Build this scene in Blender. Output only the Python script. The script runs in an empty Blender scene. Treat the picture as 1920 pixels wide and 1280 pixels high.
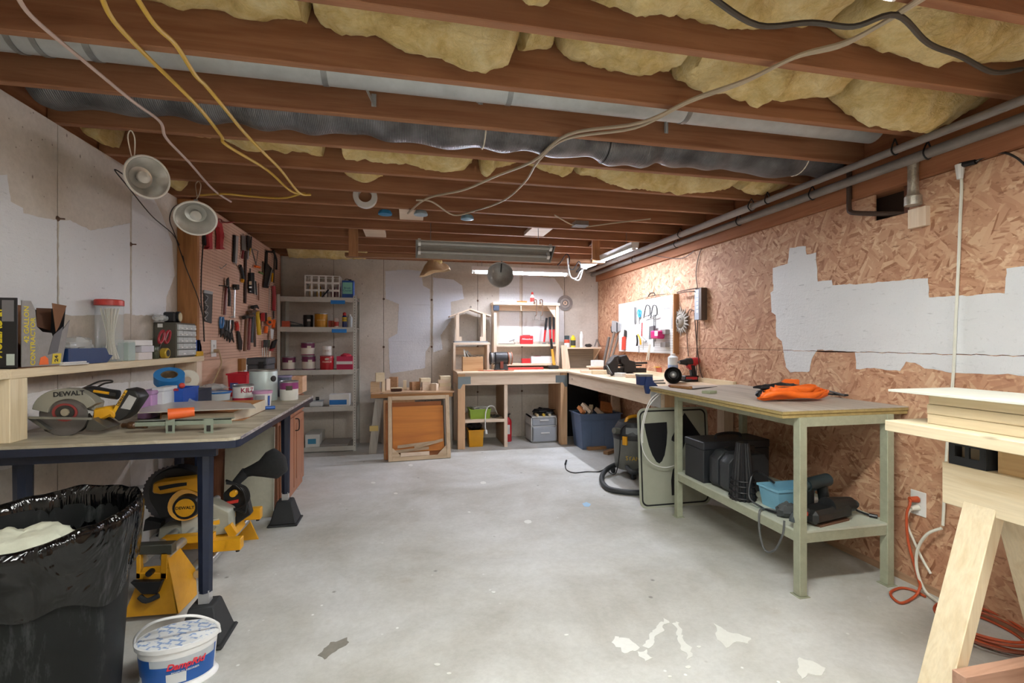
import bpy, bmesh, math, random
from mathutils import Vector, Matrix, Euler, noise as mnoise
PI = math.pi
random.seed(7)
sc = bpy.context.scene
C = sc.collection
# ---------------------------------------------------------------- camera
CAMH, FPX, YAW = 1.30, 895.0, math.radians(12.15)
cam_d = bpy.data.cameras.new('camera'); cam = bpy.data.objects.new('camera', cam_d); C.objects.link(cam)
cam_d.sensor_width = 36.0; cam_d.lens = FPX / 1920 * 36.0; cam_d.clip_start = 0.05
cam.location = (0, 0, CAMH); cam.rotation_euler = (PI / 2, 0, -YAW)
sc.camera = cam
# ---------------------------------------------------------------- world, exposure
w = bpy.data.worlds.new('world'); sc.world = w; w.use_nodes = True
w.node_tree.nodes['Background'].inputs[0].default_value = (0.8, 0.85, 0.9, 1)
w.node_tree.nodes['Background'].inputs[1].default_value = 0.05
sc.view_settings.view_transform = 'Standard'; sc.view_settings.look = 'None'
sc.view_settings.gamma = 1.0; sc.view_settings.use_curve_mapping = False
sc.view_settings.exposure = 0.68
LED_E, NEAR_E, REAR_FILL_E = 185.0, 140.0, 85.0      # radiance of the lamp tubes; the rear ones are added fill
cyc = sc.cycles
cyc.max_bounces = 6; cyc.diffuse_bounces = 4; cyc.glossy_bounces = 2; cyc.use_adaptive_sampling = True; cyc.adaptive_threshold = .06; cyc.transmission_bounces = 6; cyc.transparent_max_bounces = 8
cyc.sample_clamp_indirect = 6.0
# ---------------------------------------------------------------- room numbers (metres)
XL, XR, YB, YF = -1.68, 2.63, 6.39, -2.3
ZJ, ZS = 2.36, 2.595            # joist bottoms, subfloor
XPEG = -1.545                   # face of the brown pegboard
SN, CS = math.sin(YAW), math.cos(YAW)
def P(u, v, X=None, Y=None, Z=None):
    a = (u - 960.0) / FPX; b = (640.0 - v) / FPX
    dx, dy, dz = a * CS + SN, CS - a * SN, b
    t = X / dx if X is not None else (Y / dy if Y is not None else (Z - CAMH) / dz)
    return Vector((t * dx, t * dy, CAMH + t * dz))
# ---------------------------------------------------------------- mesh builder
class B:
    def __init__(s, M=None): s.v = []; s.f = []; s.m = M or Matrix.Identity(4)
    def at(s, M=None): s.m = M or Matrix.Identity(4); return s
    def add(s, vs, fs):
        n = len(s.v); s.v += [s.m @ Vector(p) for p in vs]; s.f += [tuple(i + n for i in f) for f in fs]; return s
    def box(s, x0, x1, y0, y1, z0, z1):
        return s.add([(x, y, z) for x in (x0, x1) for y in (y0, y1) for z in (z0, z1)],
                     [(0, 1, 3, 2), (4, 6, 7, 5), (0, 4, 5, 1), (2, 3, 7, 6), (0, 2, 6, 4), (1, 5, 7, 3)])
    def cbox(s, c, d): return s.box(c[0]-d[0]/2, c[0]+d[0]/2, c[1]-d[1]/2, c[1]+d[1]/2, c[2]-d[2]/2, c[2]+d[2]/2)
    def hexa(s, q0, q1):      # bottom quad, top quad
        return s.add(list(q0) + list(q1), [(3, 2, 1, 0), (4, 5, 6, 7), (0, 1, 5, 4), (1, 2, 6, 5), (2, 3, 7, 6), (3, 0, 4, 7)])
    def bar(s, p, q, w, h, up=(0, 0, 1)):
        p, q = Vector(p), Vector(q); d = (q - p).normalized(); up = Vector(up)
        if abs(d.dot(up)) > .98: up = Vector((0, 1, 0))
        r = d.cross(up).normalized() * w / 2; t = r.cross(d).normalized() * h / 2
        return s.hexa([p - r - t, p + r - t, p + r + t, p - r + t], [q - r - t, q + r - t, q + r + t, q - r + t])
    def cyl(s, p, q, r, r2=None, n=14, cap=True):
        p, q = Vector(p), Vector(q); r2 = r if r2 is None else r2; d = (q - p).normalized()
        a = d.orthogonal().normalized(); b = d.cross(a)
        vs = []
        for c, rr in ((p, r), (q, r2)):
            for i in range(n):
                t = 2 * PI * i / n; vs.append(c + (a * math.cos(t) + b * math.sin(t)) * rr)
        fs = [(i, (i + 1) % n, n + (i + 1) % n, n + i) for i in range(n)]
        if cap: fs += [tuple(range(n))[::-1], tuple(range(n, 2 * n))]
        return s.add(vs, fs)
    def tube(s, pts, r, n=7, sub=6, closed=False):
        pts = [Vector(p) for p in pts]
        if sub > 1: pts = spline(pts, sub, closed)
        m = len(pts); vs = []; a = None
        for i, p in enumerate(pts):
            d = (pts[(i + 1) % m] if (closed or i < m - 1) else p) - (pts[i - 1] if (closed or i > 0) else p)
            if d.length < 1e-9: d = Vector((0, 0, 1))
            d.normalize()
            a = d.orthogonal().normalized() if a is None else (a - d * a.dot(d))
            if a.length < 1e-6: a = d.orthogonal()
            a.normalize(); b = d.cross(a)
            rr = r(i / max(1, m - 1)) if callable(r) else r
            for k in range(n):
                t = 2 * PI * k / n; vs.append(p + (a * math.cos(t) + b * math.sin(t)) * rr)
        fs = []
        for i in range(m if closed else m - 1):
            j = (i + 1) % m
            for k in range(n): fs.append((i*n+k, i*n+(k+1) % n, j*n+(k+1) % n, j*n+k))
        if not closed: fs += [tuple(range(n))[::-1], tuple(range((m-1)*n, m*n))]
        return s.add(vs, fs)
    def lathe(s, prof, n=24, c=(0, 0, 0), sx=1.0, sy=1.0, cap=True):
        vs = []; m = len(prof)
        for r, z in prof:
            for i in range(n):
                t = 2 * PI * i / n; vs.append((c[0] + r * sx * math.cos(t), c[1] + r * sy * math.sin(t), c[2] + z))
        fs = [(i*n+k, i*n+(k+1) % n, (i+1)*n+(k+1) % n, (i+1)*n+k) for i in range(m-1) for k in range(n)]
        if cap:
            if prof[0][0] > 1e-6: fs.append(tuple(range(n))[::-1])
            if prof[-1][0] > 1e-6: fs.append(tuple(range((m-1)*n, m*n)))
        return s.add(vs, fs)
    def prism(s, poly, z0, z1):
        n = len(poly)
        return s.add([(p[0], p[1], z0) for p in poly] + [(p[0], p[1], z1) for p in poly],
                     [tuple(range(n))[::-1], tuple(range(n, 2*n))] + [(i, (i+1) % n, n+(i+1) % n, n+i) for i in range(n)])
    def slab(s, pts, off):     # a 3-D outline thickened by the vector off
        off = Vector(off); n = len(pts); pts = [Vector(p) for p in pts]
        return s.add(pts + [p + off for p in pts], [tuple(range(n))[::-1], tuple(range(n, 2*n))] + [(i, (i+1) % n, n+(i+1) % n, n+i) for i in range(n)])
    def ball(s, c, r, n=12, m=8):
        if not isinstance(r, (tuple, list)): r = (r, r, r)
        vs = [(c[0], c[1], c[2] - r[2])]
        for j in range(1, m):
            ph = PI * j / m - PI / 2
            for i in range(n):
                t = 2 * PI * i / n; vs.append((c[0]+r[0]*math.cos(ph)*math.cos(t), c[1]+r[1]*math.cos(ph)*math.sin(t), c[2]+r[2]*math.sin(ph)))
        vs.append((c[0], c[1], c[2] + r[2])); L = len(vs) - 1
        fs = [(0, 1+(i+1) % n, 1+i) for i in range(n)]
        for j in range(m-2):
            for i in range(n): fs.append((1+j*n+i, 1+j*n+(i+1) % n, 1+(j+1)*n+(i+1) % n, 1+(j+1)*n+i))
        fs += [(L, 1+(m-2)*n+i, 1+(m-2)*n+(i+1) % n) for i in range(n)]
        return s.add(vs, fs)
    def grid(s, fn, nu, nv, cv=False):
        vs = [fn(i / (nu-1), j / (nv if cv else nv-1)) for i in range(nu) for j in range(nv)]
        fs = [(i*nv+j, i*nv+(j+1) % nv, (i+1)*nv+(j+1) % nv, (i+1)*nv+j) for i in range(nu-1) for j in range(nv if cv else nv-1)]
        return s.add(vs, fs)
def spline(pts, sub, closed=False):
    n = len(pts)
    if n < 3: return pts
    out = []
    for i in range(n if closed else n - 1):
        g = (lambda k: pts[k % n]) if closed else (lambda k: pts[max(0, min(n-1, k))])
        p0, p1, p2, p3 = g(i-1), g(i), g(i+1), g(i+2)
        for k in range(sub):
            t = k / sub
            out.append(.5*((2*p1)+(p2-p0)*t+(2*p0-5*p1+4*p2-p3)*t*t+(3*p1-p0-3*p2+p3)*t*t*t))
    if not closed: out.append(pts[-1])
    return out
def chain_loc(p):
    v = Vector((0, 0, 0))
    while p is not None: v = v + p.location; p = p.parent
    return v
def obj(name, b, mat, parent=None, bev=0, ang=35, kind=None, label=None, cat=None, group=None, solid=0):
    me = bpy.data.meshes.new(name); bm = bmesh.new()
    vs = [bm.verts.new(p) for p in b.v]
    for f in b.f:
        try: bm.faces.new([vs[i] for i in f])
        except ValueError: pass
    bm.normal_update()
    bmesh.ops.recalc_face_normals(bm, faces=bm.faces[:])
    if bev:
        es = [e for e in bm.edges if len(e.link_faces) == 2 and e.calc_face_angle(0) > .6]
        bmesh.ops.bevel(bm, geom=es, offset=bev, segments=1, affect='EDGES', clamp_overlap=True)
    top = parent is None
    off = Vector((0, 0, 0))
    if top and len(bm.verts):
        xs = [v.co.x for v in bm.verts]; ys = [v.co.y for v in bm.verts]; zs = [v.co.z for v in bm.verts]
        off = Vector(((min(xs)+max(xs))/2, (min(ys)+max(ys))/2, min(zs)))
        bmesh.ops.translate(bm, verts=bm.verts[:], vec=-off)
    bm.to_mesh(me); bm.free()
    me.shade_smooth(); me.set_sharp_from_angle(angle=math.radians(ang))
    me.materials.append(mat)
    o = bpy.data.objects.new(name, me); C.objects.link(o); o.location = off
    if parent is not None: o.parent = parent; o.location = -chain_loc(parent)
    if solid:
        md = o.modifiers.new('thickness', 'SOLIDIFY'); md.thickness = solid; md.offset = 0
    if kind: o['kind'] = kind
    if label: o['label'] = label
    if cat: o['category'] = cat
    if group: o['group'] = group
    return o
THINGS = []
def thing(name, label, cat, group=None, kind=None):
    o = bpy.data.objects.new(name, None); C.objects.link(o); o.empty_display_size = .05
    o['label'] = label; o['category'] = cat
    if group: o['group'] = group
    if kind: o['kind'] = kind
    THINGS.append(o); return o
def struct(name, b, mat, **k): return obj(name, b, mat, kind='structure', **k)
def settle():       # move every Empty to its thing's base
    bpy.context.view_layer.update()
    for t in THINGS:
        pts = []
        for c in t.children:
            if c.type == 'MESH': pts += [c.matrix_world @ Vector(q) for q in c.bound_box]
        if not pts: continue
        b = Vector(((min(p.x for p in pts)+max(p.x for p in pts))/2, (min(p.y for p in pts)+max(p.y for p in pts))/2, min(p.z for p in pts)))
        t.location = t.location + b
        for c in t.children: c.location = c.location - b
def T(x=0, y=0, z=0, rz=0, rx=0, ry=0): return Matrix.Translation((x, y, z)) @ Euler((math.radians(rx), math.radians(ry), math.radians(rz)), 'XYZ').to_matrix().to_4x4()
def basis(o, x, y, z):
    M = Matrix.Identity(4)
    for i, a in enumerate((x, y, z)): M[0][i], M[1][i], M[2][i] = a
    M[0][3], M[1][3], M[2][3] = o; return M
def FL(y, z, x=XPEG, r=0): return basis((x, y, z), (0, 1, 0), (0, 0, 1), (1, 0, 0)) @ Matrix.Rotation(math.radians(r), 4, 'Z')   # faces +X
def FR(y, z, x=XR, r=0): return basis((x, y, z), (0, -1, 0), (0, 0, 1), (-1, 0, 0)) @ Matrix.Rotation(math.radians(r), 4, 'Z')  # faces -X
def FB(x, z, y=YB, r=0): return basis((x, y, z), (1, 0, 0), (0, 0, 1), (0, -1, 0)) @ Matrix.Rotation(math.radians(r), 4, 'Z')   # faces -Y
def text(s, parent, M, size, mat, name='lettering', ext=.0004, wrap=0, shear=0, sx=1.0, bold=0):
    cu = bpy.data.curves.new(name, 'FONT'); cu.body = s; cu.size = size; cu.align_x = 'CENTER'; cu.align_y = 'CENTER'; cu.extrude = ext; cu.shear = shear; cu.offset = bold
    cu.resolution_u = 3
    o = bpy.data.objects.new(name, cu); C.objects.link(o)
    dg = bpy.context.evaluated_depsgraph_get(); me = bpy.data.meshes.new_from_object(o.evaluated_get(dg))
    bpy.data.objects.remove(o); bpy.data.curves.remove(cu)
    for v in me.vertices:
        p = v.co; p.x *= sx
        if wrap: v.co = M @ Vector((wrap * math.sin(p.x / wrap), p.y, wrap * math.cos(p.x / wrap) - wrap + p.z))
        else: v.co = M @ p
    me.materials.clear(); me.materials.append(mat)
    o = bpy.data.objects.new(name, me); C.objects.link(o); o.parent = parent; o.location = -chain_loc(parent)
    return o
# ---------------------------------------------------------------- materials
def lin(h):
    h = h.lstrip('#'); c = [int(h[i:i+2], 16) / 255 for i in (0, 2, 4)]
    return tuple((x / 12.92 if x <= .04045 else ((x + .055) / 1.055) ** 2.4) for x in c) + (1,)
class N:
    def __init__(s, name):
        s.mat = bpy.data.materials.new(name); s.mat.use_nodes = True; s.t = s.mat.node_tree
        s.b = s.t.nodes['Principled BSDF']; s.tc = s.n('ShaderNodeTexCoord')
    def n(s, ty, **k):
        x = s.t.nodes.new(ty)
        for a, b in k.items(): setattr(x, a, b)
        return x
    def l(s, a, b): s.t.links.new(a, b)
    def coords(s, scale=(1, 1, 1), rot=(0, 0, 0), src=None, loc=(0, 0, 0)):
        m = s.n('ShaderNodeMapping'); s.l(src or s.tc.outputs['Object'], m.inputs[0])
        m.inputs[1].default_value = loc; m.inputs[2].default_value = rot; m.inputs[3].default_value = scale; return m.outputs[0]
    def noise(s, vec, scale=5, detail=4, rough=.6, dist=0):
        x = s.n('ShaderNodeTexNoise'); s.l(vec, x.inputs['Vector']); x.inputs['Scale'].default_value = scale
        x.inputs['Detail'].default_value = detail; x.inputs['Roughness'].default_value = rough; x.inputs['Distortion'].default_value = dist; return x.outputs[0]
    def ramp(s, fac, stops):
        x = s.n('ShaderNodeValToRGB'); s.l(fac, x.inputs[0]); e = x.color_ramp.elements
        while len(e) < len(stops): e.new(.5)
        for i, (p, c) in enumerate(stops): e[i].position = p; e[i].color = lin(c) if isinstance(c, str) else (c, c, c, 1)
        return x.outputs[0]
    def mix(s, fac, a, b, mode='MIX'):
        x = s.n('ShaderNodeMix'); x.data_type = 'RGBA'; x.blend_type = mode
        for v, i in ((fac, 0), (a, 6), (b, 7)):
            if isinstance(v, (int, float)): x.inputs[i].default_value = v
            elif isinstance(v, str): x.inputs[i].default_value = lin(v)
            else: s.l(v, x.inputs[i])
        return x.outputs[2]
    def bump(s, h, st=.3, d=.01):
        x = s.n('ShaderNodeBump'); s.l(h, x.inputs['Height']); x.inputs['Strength'].default_value = st; x.inputs['Distance'].default_value = d
        s.l(x.outputs[0], s.b.inputs['Normal'])
    def out(s, col, rough=.6, metal=0, spec=.5):
        if isinstance(col, str): s.b.inputs['Base Color'].default_value = lin(col)
        else: s.l(col, s.b.inputs['Base Color'])
        s.b.inputs['Roughness'].default_value = rough; s.b.inputs['Metallic'].default_value = metal
        s.b.inputs['Specular IOR Level'].default_value = spec; return s.mat
MC = {}
def plain(col, rough=.55, metal=0, var=.10, scale=14, bump=0, spec=.5):
    k = (col, rough, metal, var, scale, bump, spec)
    if k in MC: return MC[k]
    m = N('surface_' + col.lstrip('#')); f = m.noise(m.coords(), scale, 5, .65)
    g = m.ramp(f, [(.3, 1 - var), (.7, 1.0)]); c = m.mix(1.0, col, g, 'MULTIPLY')
    if bump: m.bump(f, bump, .004)
    MC[k] = m.out(c, rough, metal, spec); return MC[k]
def wood(c1, c2, axis=0, rough=.65, sc_=1.0, knots=True, name='wood'):
    k = ('w', c1, c2, axis, sc_, rough)
    if k in MC: return MC[k]
    m = N(name); s3 = [26 * sc_] * 3; s3[axis] = 1.6 * sc_
    v = m.coords(tuple(s3)); f = m.noise(v, 1.0, 5, .6, .6); f2 = m.noise(m.coords(tuple(x * 5 for x in s3)), 1.0, 3, .6)
    c = m.ramp(f, [(.30, c2), (.55, c1), (.75, c2)]); c = m.mix(.25, c, m.ramp(f2, [(.3, .75), (.7, 1.15)]), 'MULTIPLY')
    if knots:
        s4 = [5 * sc_] * 3; s4[axis] = 2.2 * sc_
        vo = m.n('ShaderNodeTexVoronoi'); m.l(m.coords(tuple(s4)), vo.inputs['Vector']); vo.inputs['Scale'].default_value = 1.0
        c = m.mix(m.ramp(vo.outputs['Distance'], [(.035, .55), (.075, .0)]), c, '4a2c18')
    m.bump(f, .12, .003); MC[k] = m.out(c, rough); return MC[k]
def emit(name, col, st):
    m = N(name); m.out('ffffff', .4); m.b.inputs['Emission Color'].default_value = lin(col); m.b.inputs['Emission Strength'].default_value = st; return m.mat
def clear(name, col, rough=.15, alpha=.35):
    if name in MC: return MC[name]
    m = N(name); f = m.noise(m.coords(), 20, 3); c = m.mix(.15, col, m.ramp(f, [(.3, .8), (.7, 1.0)]), 'MULTIPLY'); m.out(c, rough)
    m.b.inputs['Alpha'].default_value = alpha; MC[name] = m.mat; return m.mat
def concrete(name, c1, c2, c3, pits=True, floor=False):
    m = N(name); v = m.coords()
    big = m.noise(v, 1.1, 6, .62, .4); fine = m.noise(v, 38, 4, .7)
    c = m.ramp(big, [(.36, c3), (.5, c1), (.64, c2)] if floor else [(.30, c3), (.48, c1), (.68, c2)])
    c = m.mix(.5, c, m.ramp(fine, [(.30, .82), (.65, 1.06)]), 'MULTIPLY')
    if pits:
        vo = m.n('ShaderNodeTexVoronoi'); m.l(v, vo.inputs['Vector']); vo.inputs['Scale'].default_value = 22
        vo2 = m.n('ShaderNodeTexVoronoi'); m.l(m.coords((1, 1, .55), loc=(3, 5, 1)), vo2.inputs['Vector']); vo2.inputs['Scale'].default_value = 11
        msk = m.ramp(m.noise(v, 2.2, 3), [(.42, .0), (.62, 1.0)])
        p1 = m.ramp(vo.outputs['Distance'], [(.04, .9), (.10, .0)]); p2 = m.ramp(vo2.outputs['Distance'], [(.025, .8), (.075, .0)])
        c = m.mix(m.mix(1.0, p1, msk, 'MULTIPLY'), c, '5b5048'); c = m.mix(p2, c, '6b5d52')
        m.bump(m.mix(.5, fine, m.mix(1.0, '808080', p1, 'SUBTRACT')), .35, .006)
    else:
        sw = m.n('ShaderNodeTexWave'); sw.wave_type = 'RINGS'; m.l(m.coords((1, 1, 1), loc=(-.9, -1.9, 0)), sw.inputs['Vector']); sw.inputs['Scale'].default_value = 1.1; sw.inputs['Distortion'].default_value = 7; sw.inputs['Detail'].default_value = 4
        c = m.mix(.10, c, m.ramp(sw.outputs[0], [(.2, .75), (.8, 1.2)]), 'MULTIPLY')
        vo = m.n('ShaderNodeTexVoronoi'); m.l(m.coords((1, 1, 1)), vo.inputs['Vector']); vo.inputs['Scale'].default_value = 9
        msk = m.ramp(m.noise(v, 1.7, 3), [(.50, .0), (.60, 1.0)])
        sp = m.mix(1.0, m.ramp(vo.outputs['Distance'], [(.035, 1.0), (.075, .0)]), msk, 'MULTIPLY')
        c = m.mix(sp, c, 'eef0ee')
        vo = m.n('ShaderNodeTexVoronoi'); m.l(m.coords((1, 1, 1), loc=(4, 2, 0)), vo.inputs['Vector']); vo.inputs['Scale'].default_value = 4
        c = m.mix(m.ramp(vo.outputs['Distance'], [(.03, .7), (.06, .0)]), c, '6d6a64')
        st = m.ramp(m.noise(m.coords((1, 1.5, 1), loc=(9, 1, 0)), 2.3, 5, .7), [(.60, .0), (.76, .35)]); c = m.mix(st, c, '9a8f7c')
        m.bump(fine, .12, .003)
    return m.out(c, .85 if pits else .55, 0, .3)
def osb():
    m = N('osb'); v = m.coords()
    wob = m.n('ShaderNodeMix'); wob.data_type = 'VECTOR'; wob.inputs[0].default_value = .025; m.l(v, wob.inputs[4])
    nz = m.n('ShaderNodeTexNoise'); m.l(v, nz.inputs['Vector']); nz.inputs['Scale'].default_value = 6; m.l(nz.outputs[1], wob.inputs[5]); v = wob.outputs[1]
    cols = []; hs = []
    for i, (an, sx, sz) in enumerate(((.28, 8, 46), (-.80, 10, 52), (1.15, 9, 48), (-.12, 14, 84))):
        vo = m.n('ShaderNodeTexVoronoi'); m.l(m.coords((1, sx, sz), (0, 0, 0), m.coords((1, 1, 1), (an, 0, 0), v), (0, i * 3.7, i * 1.3)), vo.inputs['Vector']); vo.inputs['Scale'].default_value = 1
        sp = m.n('ShaderNodeSeparateColor'); m.l(vo.outputs['Color'], sp.inputs[0]); cols.append(sp.outputs[0]); hs.append(vo.outputs['Distance'])
    pal = [(.0, '97694c'), (.2, 'b2866a'), (.5, 'bf9678'), (.8, 'c9a384'), (1.0, 'd6b696')]
    a, b, c, d = [m.ramp(x, pal) for x in cols]
    s1 = m.ramp(m.noise(v, 10, 3), [(.47, .0), (.51, 1.0)]); s2 = m.ramp(m.noise(m.coords(loc=(5, 5, 5)), 8, 3), [(.50, .0), (.54, 1.0)]); s3 = m.ramp(m.noise(m.coords(loc=(1, 9, 3)), 13, 3), [(.56, .0), (.60, 1.0)])
    col = m.mix(s3, m.mix(s2, m.mix(s1, a, b), c), d)
    big = m.noise(v, 1.4, 3); col = m.mix(.5, col, m.ramp(big, [(.35, 'd8b4a0'), (.65, 'ffffff')]), 'MULTIPLY')
    dk = m.ramp(m.noise(m.coords((1, 22, 60), (.4, 0, 0)), 1, 3), [(.62, .0), (.72, .7)]); col = m.mix(dk, col, '7a4c34')
    m.bump(m.mix(s1, hs[0], hs[1]), .5, .005)
    return m.out(col, .75)
def pegmat(name, c1, c2, axes, hole='6a4636', pitch=.0254):
    m = N(name); v = m.coords(); sp = m.n('ShaderNodeSeparateXYZ'); m.l(v, sp.inputs[0])
    tot = None
    for ax in axes:
        x = m.n('ShaderNodeMath', operation='DIVIDE'); m.l(sp.outputs[ax], x.inputs[0]); x.inputs[1].default_value = pitch
        fr = m.n('ShaderNodeMath', operation='FRACT'); m.l(x.outputs[0], fr.inputs[0])
        sb = m.n('ShaderNodeMath', operation='SUBTRACT'); m.l(fr.outputs[0], sb.inputs[0]); sb.inputs[1].default_value = .5
        pw = m.n('ShaderNodeMath', operation='MULTIPLY'); m.l(sb.outputs[0], pw.inputs[0]); m.l(sb.outputs[0], pw.inputs[1])
        if tot is None: tot = pw.outputs[0]
        else:
            ad = m.n('ShaderNodeMath', operation='ADD'); m.l(tot, ad.inputs[0]); m.l(pw.outputs[0], ad.inputs[1]); tot = ad.outputs[0]
    h = m.ramp(tot, [(.022, 1.0), (.035, .0)])
    c = m.ramp(m.noise(v, 3, 4), [(.3, c2), (.7, c1)])
    m.bump(m.mix(1.0, 'ffffff', h, 'SUBTRACT'), .5, .004)
    return m.out(m.mix(h, c, hole), .7)
def insulation():
    m = N('insulation'); v = m.coords(); f = m.noise(v, 7, 7, .68, .8); g = m.noise(m.coords((1, 1, 3)), 26, 6, .7, 1.2)
    c = m.ramp(f, [(.28, 'b8995a'), (.45, 'd9c085'), (.62, 'e6d3a0'), (.8, 'efe2bc')]); c = m.mix(.4, c, m.ramp(g, [(.3, .72), (.65, 1.1)]), 'MULTIPLY')
    m.bump(m.mix(.5, f, g), .9, .02); return m.out(c, .95, 0, .1)
M_CONC = concrete('concrete_wall', 'c8c0b6', 'd6d0c8', 'aea498')
M_FLOOR = concrete('concrete_floor', 'bfbfba', 'cbccca', 'aeaca4', pits=False, floor=True)
M_OSB = osb()
def paintmat(name, c1, c2):
    m = N(name); v = m.coords(); f = m.noise(v, 60, 5, .75); g = m.noise(v, 2, 3); c = m.ramp(g, [(.3, c1), (.7, c2)])
    g2 = m.noise(m.coords((1, 9, 40), (.5, 0, 0)), 1.2, 4, .6); g3 = m.noise(m.coords((30, 30, 8), (-.6, .3, 0)), 1.2, 4, .6); c = m.mix(.5, c, m.ramp(f, [(.28, .62), (.40, 1.0)]), 'MULTIPLY'); c = m.mix(m.ramp(g2, [(.64, .0), (.72, .45)]), c, '8f9296'); m.bump(m.mix(.4, m.mix(.5, g2, g3), f), .8, .012); return m.out(c, .6)
M_PAINT = paintmat('white_wall_paint', 'd6d8db', 'dfe1e4')
M_PAINT2 = paintmat('lavender_primer', 'ccd0da', 'd8dbe2')
M_INS = insulation()
M_JOIST = wood('9f7050', '805236', 0, .75, .55, True, 'joist_wood')
M_BEAM = wood('a8704e', '8a5638', 1, .75, .5, False, 'beam_wood')
M_PX = wood('e2cfba', 'd4baa0', 0); M_PY = wood('e2cfba', 'd4baa0', 1); M_PZ = wood('e2cfba', 'd4baa0', 2)
M_LX = wood('dfd0b2', 'd0bc98', 0); M_LY = wood('dfd0b2', 'd0bc98', 1); M_LZ = wood('dfd0b2', 'd0bc98', 2)
M_GALV = plain('#c3c8ca', .42, .4, .22, 9); M_STEEL = plain('#9a9c9c', .35, .8, .2, 20); M_DKMET = plain('#3b3836', .5, .5, .3, 16)
M_BLACK = plain('#15161a', .45, 0, .3, 20); M_RUBBER = plain('#26282b', .8, 0, .2, 12); M_WHITE = plain('#e4e4e2', .45, 0, .08, 10)
M_RED = plain('#b8202c', .4, 0, .12); M_YEL = plain('#e0a018', .4, 0, .12); M_BLUE = plain('#1d4a9a', .4, 0, .15); M_ORANGE = plain('#ee6a18', .5, 0, .15)
M_CHROME = plain('#c9cbcc', .18, .95, .1); M_RUST = plain('#6e5444', .8, .2, .35, 30); M_NAVY = plain('#192136', .35, .2, .25, 25)
M_CREAM = plain('#e8e2d2', .6, 0, .1); M_BROWN = plain('#6b3f28', .5, 0, .25); M_SILV = plain('#c4c6c8', .3, .5, .1)
# ================================================================ structure
floor = struct('floor', B().box(XL-.1, XR+.15, YF-.1, YB+.1, -.12, 0), M_FLOOR)
def jag(pts, step=.02, amp=.006, seed=0, flat=None):      # roughen an outline
    out = []; n = len(pts)
    for i in range(n):
        p, q = Vector(pts[i]), Vector(pts[(i+1) % n]); k = max(1, int((q-p).length/step))
        for j in range(k):
            r = p.lerp(q, j/k); t = Vector((mnoise.noise(r*31+Vector((seed, 0, 0))), mnoise.noise(r*31+Vector((0, seed+5, 0))), mnoise.noise(r*31+Vector((0, 3, seed)))))
            if flat is not None: t = t - flat*t.dot(flat)
            out.append(r+t*amp)
    return out
M_SPLASH = plain('#dfe0da', .4, 0, .08, 30); M_STAIN = plain('#87837a', .7, 0, .2, 30)
def splash(px, amp=.012, mat=None, name='paint_splash'):
    pts = jag([P(u, v, Z=.0) for u, v in px], .012, amp, px[0][0])
    b = B().slab([Vector((p.x, p.y, .0002)) for p in pts], (0, 0, .0012)); obj(name, b, mat or M_SPLASH, floor)
splash([(1340, 1168), (1352, 1178), (1375, 1188), (1405, 1195), (1402, 1206), (1380, 1202), (1362, 1215), (1345, 1200)])
splash([(1498, 1232), (1520, 1240), (1548, 1252), (1540, 1266), (1515, 1262), (1505, 1275), (1496, 1258)])
splash([(1208, 1212), (1222, 1182), (1246, 1160), (1254, 1164), (1236, 1190), (1220, 1215)], .02); splash([(1262, 1162), (1272, 1166), (1286, 1200), (1301, 1232), (1290, 1236), (1274, 1208)], .02); splash([(1196, 1222), (1212, 1218), (1224, 1234), (1208, 1240)], .02)
splash([(1150, 1195), (1180, 1198), (1200, 1215), (1172, 1222), (1152, 1212)], .025)
splash([(596, 1230), (620, 1205), (650, 1196), (656, 1203), (632, 1218), (606, 1236)], .012, M_STAIN, 'floor_stain')
for u, v, r in ((1290, 1250, 4), (1256, 1268, 3), (1310, 1212, 3), (820, 1245, 4), (842, 1262, 3), (990, 978, 5), (906, 905, 4), (770, 872, 3), (1062, 1190, 3), (925, 1110, 2.5), (700, 905, 3), (742, 925, 2.5), (880, 960, 2)):
    splash([(u+r*math.cos(t)*1.5, v+r*math.sin(t)*.7) for t in [k*PI/4 for k in range(8)]], .004)
splash([(1092, 944), (1100, 941), (1108, 945), (1104, 950), (1095, 949)], .004, plain('#9fc4e0', .6), 'paper_scrap')
# ---- left wall: cast concrete in 2-foot form panels
wall_left = struct('wall_left', B().box(XL-.12, XL-.012, YF, YB+.1, 0, ZJ), plain('#8d8378', .9, 0, .2, 9))
ys = [YF] + [2.748+.626*k for k in range(-8, 6)] + [YB]
for a, c in zip(ys[:-1], ys[1:]):
    obj('concrete_panel', B().box(XL-.012, XL, a+.003, c-.003, 0, ZJ), M_CONC, wall_left)
def tie(x, y, z, n, par):
    d = Vector(n); p = Vector((x, y, z)); b = B().cyl(p, p+d*.006, .014, .009, 10).cyl(p, p+d*.03, .004, n=6)
    obj('form_tie', b, M_RUST, par)
for y in ys[4:11]:
    for z in (1.9, .72): tie(XL, y, z, (1, 0, 0), wall_left)
def clipz(pts, z, s):
    out = []
    for i, p in enumerate(pts):
        q = pts[i-1]
        if ((p.z-z)*s >= 0) != ((q.z-z)*s >= 0): out.append(q.lerp(p, (z-q.z)/(p.z-q.z)))
        if (p.z-z)*s >= 0: out.append(p)
    return out
def patch(px, par, mat, d=.002, name='paint_patch', amp=.006, cuts=((-9, 9),), **pl):
    pts = [P(u, v, **pl) for u, v in px]; n = Vector((-1, 0, 0)) if pl.get('X', 0) > 0 else (Vector((1, 0, 0)) if 'X' in pl else Vector((0, -1, 0)))
    for lo, hi in cuts:
        q = clipz(clipz(pts, lo, 1), hi, -1)
        if len(q) > 2: obj(name, B().slab(jag(q, .02, amp, px[0][0], n), n*d), mat, par)
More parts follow.
